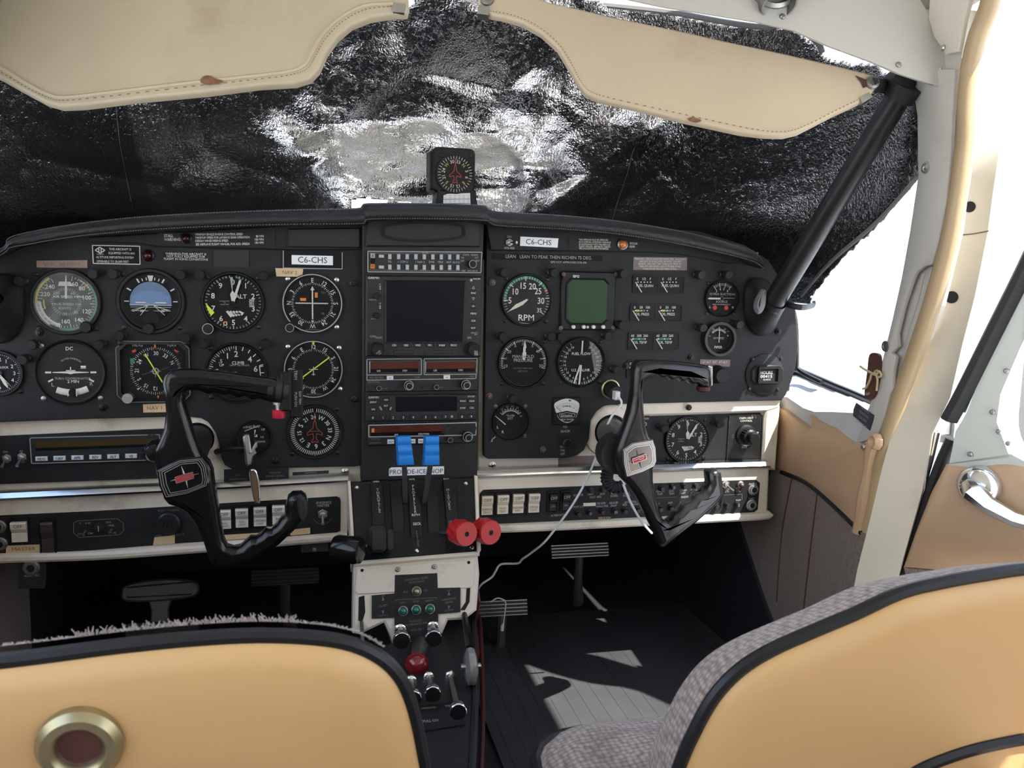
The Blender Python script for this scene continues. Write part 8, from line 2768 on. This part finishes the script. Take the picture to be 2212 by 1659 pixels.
sticker('breaker_label', 'tiny cream label stuck over the circuit breakers', LS, [(1259, 1086), (1286, 1085), (1286, 1092), (1260, 1093)], 'cream_switch', [], d=.0014)
sticker('breaker_label', 'scribbled DEICE IGN label under the circuit breakers', LS, [(1288, 1115.5), (1322, 1114), (1322, 1120), (1288, 1121)], 'ink', [('DEICE IGN', 1305, 1117.8, 4.4, 'c', .9)], ink='tape', d=.0014)
def jack(label, fr, a, b, s=1.0, d=.0012):
    t = thing('audio_jack', label, 'jack', fr.p(*fr.px(a, b), d))
    put(t, 'nut', 'dull_metal', lambda q: q.lathe(fr, *fr.px(a, b), [(.0088*s, d), (.0088*s, d + .0014), (.0066*s, d + .002), (.0064*s, d + .004), (.0042*s, d + .0042)], 18), True)
    put(t, 'socket', 'void_black', lambda q: q.disc(fr, *fr.px(a, b), .0042*s, d + .0041, 14))
    return t
jack('PHONE jack at the right end of the lower panel', LS, 1626, 1057)
jack('MIKE jack below the phone jack', LS, 1622, 1090)
jack('jack cut by the left edge above the other', LS, -1, 1137)
jack('jack cut by the left edge beside the MASTER tape', LS, 2, 1174)
amx = jack('AUX MIC jack under the left panel lip', LS, 70, 1224, 1.2, .004)
put(amx, 'bracket', 'liner_black', lambda q: q.prism(LS, LS.pts([(40, 1200), (100, 1196), (98, 1268), (42, 1270)]), -.002, .004))
put(amx, 'lettering', 'grey_print', lambda q: q.text(LS, 'AUX MIC', *LS.px(71, 1241), 4.6*LS.k(70, 1240), .0046, bold=1, sx=1.1))
toggle('landing light toggle at the right end of the lower panel', LS, 1566, 1046, 1.0, (.5, -.6), .0012)
lamp('indicator_lamp', 'small brass lamp right of the landing light toggle', LS, 1598, 1046, 6, 'brass_rust', .0012)
# bracket under the left panel by the throttle
t = thing('support_bracket', 'small dull bracket under the left panel beside the throttle', 'bracket', WY(680, 1195, .01))
put(t, 'plate', 'lever_grey', lambda q: q.box(Frame(WY(680, 1180, .01), X_, Z_), 0, 0, .038, .018, -.02, .0, .001), True)
put(t, 'bolt', 'dull_metal', lambda q: q.lathe(Frame(WY(679, 1187, .01), X_, Z_), 0, 0, [(.003, 0), (.003, .002), (0, .003)], 8), True)

# ================================================================== post lights
def post_light(a, b, where, fr=PN):
    u, v = fr.px(a, b)
    t = thing('post_light', 'black post light %s' % where, 'post light', fr.p(u, v, 0), 'post lights on the panel')
    k = fr.k(a, b)
    # each post stands out from the panel; its front end is the pixel measured
    d = .020
    n = fr.p(u, v, 0) - CAM
    e = fr.p(u, v, 0) + (CAM - fr.p(u, v, 0))*(d/abs((CAM - fr.p(u, v, 0)).dot(fr.n)))
    q_ = e - fr.o
    uu, vv = q_.dot(fr.u), q_.dot(fr.v)
    R = 10.5*k
    q = MB()
    rows = []
    for r, dd in ((.0050, 0), (.0050, .006), (.0066, .008), (.0066, d - .002), (.0058, d)):
        rows.append([fr.p(uu + r*math.cos(2*PI*i/12), vv + r*math.sin(2*PI*i/12), dd - (.004*max(0, math.sin(2*PI*i/12 + PI)) if dd > .015 else 0)) for i in range(12)])
    q.loft(rows, True, True)
    q.build('cap', 'rubber_black', t, angle=.6)
    q = MB()
    q.lathe(fr, uu, vv, [(.0062, 0), (.0062, .0012), (.0050, .002)], 12)
    q.build('base', 'dark_screw', t)
for a, b, w in ((40, 608, 'left of the airspeed indicator'), (199, 592, 'above right of the airspeed indicator'), (242, 592, 'above left of the attitude indicator'), (389, 594, 'above right of the attitude indicator'), (431, 594, 'above left of the left altimeter'), (568, 596, 'above right of the left altimeter'),
                (66, 746, 'above left of the turn coordinator'), (212, 746, 'above right of the turn coordinator'), (46, 778, 'beside the clock at the left edge'), (256, 726, 'above left of the square heading indicator'), (400, 730, 'above right of the square heading indicator'), (438, 744, 'above left of the climb dial'), (572, 744, 'above right of the climb dial'),
                (1091, 589, 'above left of the tachometer'), (1199, 589, 'between tachometer and green display'), (1349, 592, 'right of the green display'), (1346, 703, 'below right of the green display'), (1088, 728, 'above left of the manifold gauge'), (1193, 728, 'above right of the manifold gauge'), (1214, 728, 'above left of the fuel flow gauge'), (1316, 726, 'above right of the fuel flow gauge'),
                (1335, 800, 'right of the fuel flow gauge'), (1110, 863, 'above the EGT gauge'), (1517, 594, 'above left of the suction gauge'), (1576, 594, 'above right of the suction gauge'), (1521, 709, 'left of the ammeter'), (1600, 702, 'right of the ammeter')):
    post_light(a, b, w)
post_light(1438, 927, 'left of the second altimeter', PNr)
post_light(1558, 918, 'right of the second altimeter', PNr)

# ================================================================== charger, cables
t = thing('usb_charger', 'black USB charger plugged into the panel socket by the right yoke', 'charger', PN.p(*PN.px(1318, 842), 0))
u, v = PN.px(1318, 840); k = PN.k(1318, 840)
put(t, 'socket_ring', 'grommet', lambda q: q.lathe(PN, u, v, [(21*k, 0), (21*k, .003), (18*k, .004), (17*k, .001)], 28), True)
ce = WY(1331, 851, -.030)
put(t, 'body', 'rubber_black', lambda q: q.tube([PN.p(u, v, 0), PN.p(u, v, 0).lerp(ce, .85), ce], [.0105, .0112, .0105], 22), True)
cfx = Frame(ce, X_, Z_)
put(t, 'empty_port', 'void_black', lambda q: q.box(cfx, .0046, .0, .0028, .0105, -.001, .0006))
cb_ = thing('charging_cable', 'white charging cable hanging from the USB charger to the floor', 'cable', WY(1040, 1240, .05))
put(cb_, 'plug', 'cable_white', lambda q: q.box(cfx, -.002, -.001, .0075, .0125, .0, .014, .0015), True)
cp_ = [ce + Vector((-.0015, -.014, -.002)), ce + Vector((.001, -.020, -.012)), WY(1318, 905, -.05), WY(1296, 965, -.045), WY(1270, 1030, -.040), WY(1240, 1085, -.035), WY(1205, 1135, -.02), WY(1175, 1172, -.005), WY(1145, 1196, .02), WY(1128, 1208, .03), WY(1118, 1217, .04), WY(1082, 1219, .05), WY(1070, 1235, .05), WY(1062, 1247, .05), WY(1040, 1262, .05), WY(1032, 1275, .06)]
put(cb_, 'lead', 'cable_white', lambda q: q.tube(smooth_pts(cp_, 7), .0017, 7), True)
put(cb_, 'connector', 'cable_white', lambda q: q.tube([WY(1090, 1325, .12), WY(1088, 1345, .12), WY(1085, 1352, .12), WY(1084, 1362, .12)], [.0010, .0010, .0032, .0030], 8), True)
put(cb_, 'lead_end', 'cable_white', lambda q: q.tube(smooth_pts([WY(1060, 1300, .12), WY(1075, 1292, .12), WY(1090, 1298, .12), WY(1092, 1310, .12), WY(1090, 1326, .12)], 5), .0012, 6), True)
# coiled cord behind the right yoke
cc = thing('coiled_cord', 'black coiled cord looping behind the right yoke hub', 'cord', WY(1320, 1050, -.06))
path = smooth_pts([WY(1332, 1008, -.07), WY(1318, 1012, -.065), WY(1311, 1028, -.06), WY(1314, 1044, -.06), WY(1328, 1053, -.062), WY(1346, 1050, -.068)], 26)
pts = []
for i, p in enumerate(path):
    a = i*2*PI/9
    q0 = path[max(0, i-1)]; q1 = path[min(len(path)-1, i+1)]
    T = (q1 - q0).normalized()
    N = T.cross(Y_).normalized()
    pts.append(p + N*(.0078*math.cos(a)) + Y_*(.0078*math.sin(a)))
put(cc, 'coil', 'rubber_black', lambda q: q.tube(pts, .0020, 6), True)
put(cc, 'lead', 'cable_white', lambda q: q.tube(smooth_pts([WY(1346, 1046, -.085), WY(1362, 1085, -.085), WY(1385, 1125, -.08), WY(1408, 1152, -.07)], 6), .0018, 6), True)
for a, b in ((1394, 1136), ):
    pass
